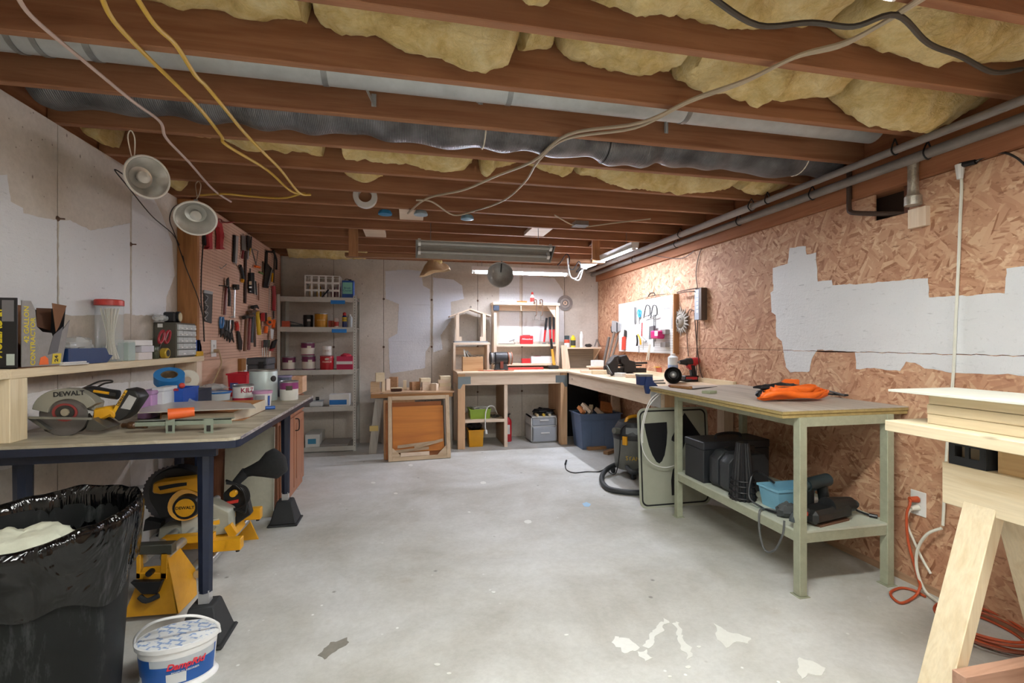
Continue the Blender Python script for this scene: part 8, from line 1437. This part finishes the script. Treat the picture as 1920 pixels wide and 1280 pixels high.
for k in range(7): yk = y0+(y1-y0)*(k+.5)/7; obj('tooth', B().box(SX+.002, SX+.008, yk-.002, yk+.002, z1, z1+.003), M_RUBBER, t)
ob = obj('side_block', B().box(SX+.02, SX+.15, .40, y0-.02, ZB+.0005, .972), wood('c9a878', 'b38f5e', 1), label='tan wood packer beside the black bracket on the sawhorse', cat='block')
PG = 'planks stacked on the sawhorse'
def plank(lab, x0, x1, y0, y1, z0, z1, mat=M_LY): obj('plank', B().box(x0, x1, y0, y1, z0, z1), mat, label=lab, cat='plank', group=PG, bev=.002)
pz = .9755; plank('widest bottom plank resting on the black bracket', 1.70, 1.99, .20, 1.42, pz, pz+.038)
xs0 = 1.775; zz = pz+.0385
plank('lowest of the three stacked planks on the sawhorse', xs0, 1.955, .62, 1.33, zz, zz+.033); plank('middle of the three stacked planks on the sawhorse', xs0-.002, 1.955, .55, 1.33, zz+.0345, zz+.0670); plank('topmost of the three stacked planks on the sawhorse', xs0, 1.955, .30, 1.325, zz+.0685, zz+.103)
plank('small thin board end lying before the stacked planks', 1.70, 1.77, .30, .98, pz+.0385, pz+.052, wood('c2a878', 'ac8f5e', 1))
obj('white_board', B().box(1.715, 2.02, .25, 1.42, zz+.1035, zz+.112), plain('#d9dad0', .5, 0, .08), label='thin white board on top of the plank stack', cat='board', bev=.001)
# ---- cords at the right wall
p = P(1723, 943, X=XR); outlet('white wall outlet with orange and white plugs by the bench leg', FR(p.y, p.z, XR-.0005), .078, .128)
def wall(u, v, o=.015): return P(u, v, X=XR-o)
OC_ = plain('#b8502c', .5); WC_ = plain('#dcdcd0', .5)
a = Vector((XR-.008, p.y, p.z+.02)); c = Vector((XR-.008, p.y, p.z-.022))
obj('extension_cord', B().cyl(a, a-Vector((.04, -.01, 0)), .017, .014, 12).tube([a-Vector((.04, -.01, 0)), wall(1706, 945, .07), wall(1700, 965, .07), wall(1702, 1010, .05), wall(1712, 1050, .05), wall(1722, 1085, .06), P(1725, 1100, Z=.05), P(1715, 1118, Z=.012), P(1690, 1130, Z=.009), P(1672, 1118, Z=.009), P(1672, 1108, Z=.009), P(1690, 1102, Z=.009), P(1712, 1106, Z=.009), P(1735, 1118, Z=.009)], .0065, 7, 7), OC_, label='orange extension cord plugged in and looping on the floor', cat='cord')
obj('extension_cord', B().cyl(c, c-Vector((.04, -.005, .005)), .016, .011, 12).tube([c-Vector((.04, -.005, .005)), wall(1703, 962, .06), wall(1700, 980, .05), wall(1712, 1010, .03), wall(1728, 1045, .03), wall(1745, 1075, .03)], .006, 7, 7), WC_, label='white cord plugged below the orange plug', cat='cord')
obj('extension_cord', B().tube([wall(1766, 990, .04), wall(1740, 1000, .06), wall(1722, 1025, .06), wall(1718, 1055, .06), wall(1724, 1085, .06), wall(1738, 1112, .05), P(1760, 1130, Z=.02), P(1790, 1165, Z=.010), P(1820, 1195, Z=.010), P(1870, 1218, Z=.010)], .007, 7, 7), WC_, label='white cord looping from the sawhorse to the floor', cat='cord')
t = thing('extension_cord', 'white cord hanging down the right wall from a black plug', 'cord'); q0 = wall(1800, 318, .03)
obj('cord', B().tube([q0, wall(1803, 345, .02), wall(1800, 420), wall(1797, 500), wall(1792, 600), wall(1788, 690), wall(1784, 745), wall(1777, 820), wall(1772, 900), wall(1768, 985, .03)], .0065, 8, 6), WC_, t); obj('plug', B().cyl(q0+Vector((0, -.0, .025)), q0-Vector((0, 0, .045)), .02, .012, 10), M_WHITE, t); d0 = wall(1805, 315, .03); obj('black_connector', B().cyl(q0+Vector((0, 0, .02)), wall(1830, 303, .03), .014, .012, 10), M_BLACK, t); obj('black_cord', B().tube([wall(1830, 303, .03), wall(1850, 293, .02), wall(1880, 286, .015), wall(1905, 295, .015), wall(1925, 312, .015)], .005, 6, 6), M_DKMET, t)
for k in range(7):
    cc = P(1848, 1188, Z=0); pts = []; ph = k*.9
    for i in range(14): x = 2*PI*i/14; pts.append(Vector((cc.x+.02*math.sin(ph)+(.11+.012*k % .05)*math.cos(x)*1.1, cc.y+.02*math.cos(ph)+(.16+.01*math.sin(k*2))*math.sin(x), .008+.007*k+.004*math.sin(2*x+k))))
    if k == 0: tcoil = thing('cord_coil', 'coil of orange and brown extension cord on the floor by the sawhorse', 'cord')
    obj('cord_turn', B().tube(pts, .006, 6, 5, True), (OC_, plain('#7c4634', .6), plain('#a04a2c', .5))[k % 3], tcoil)
settle()
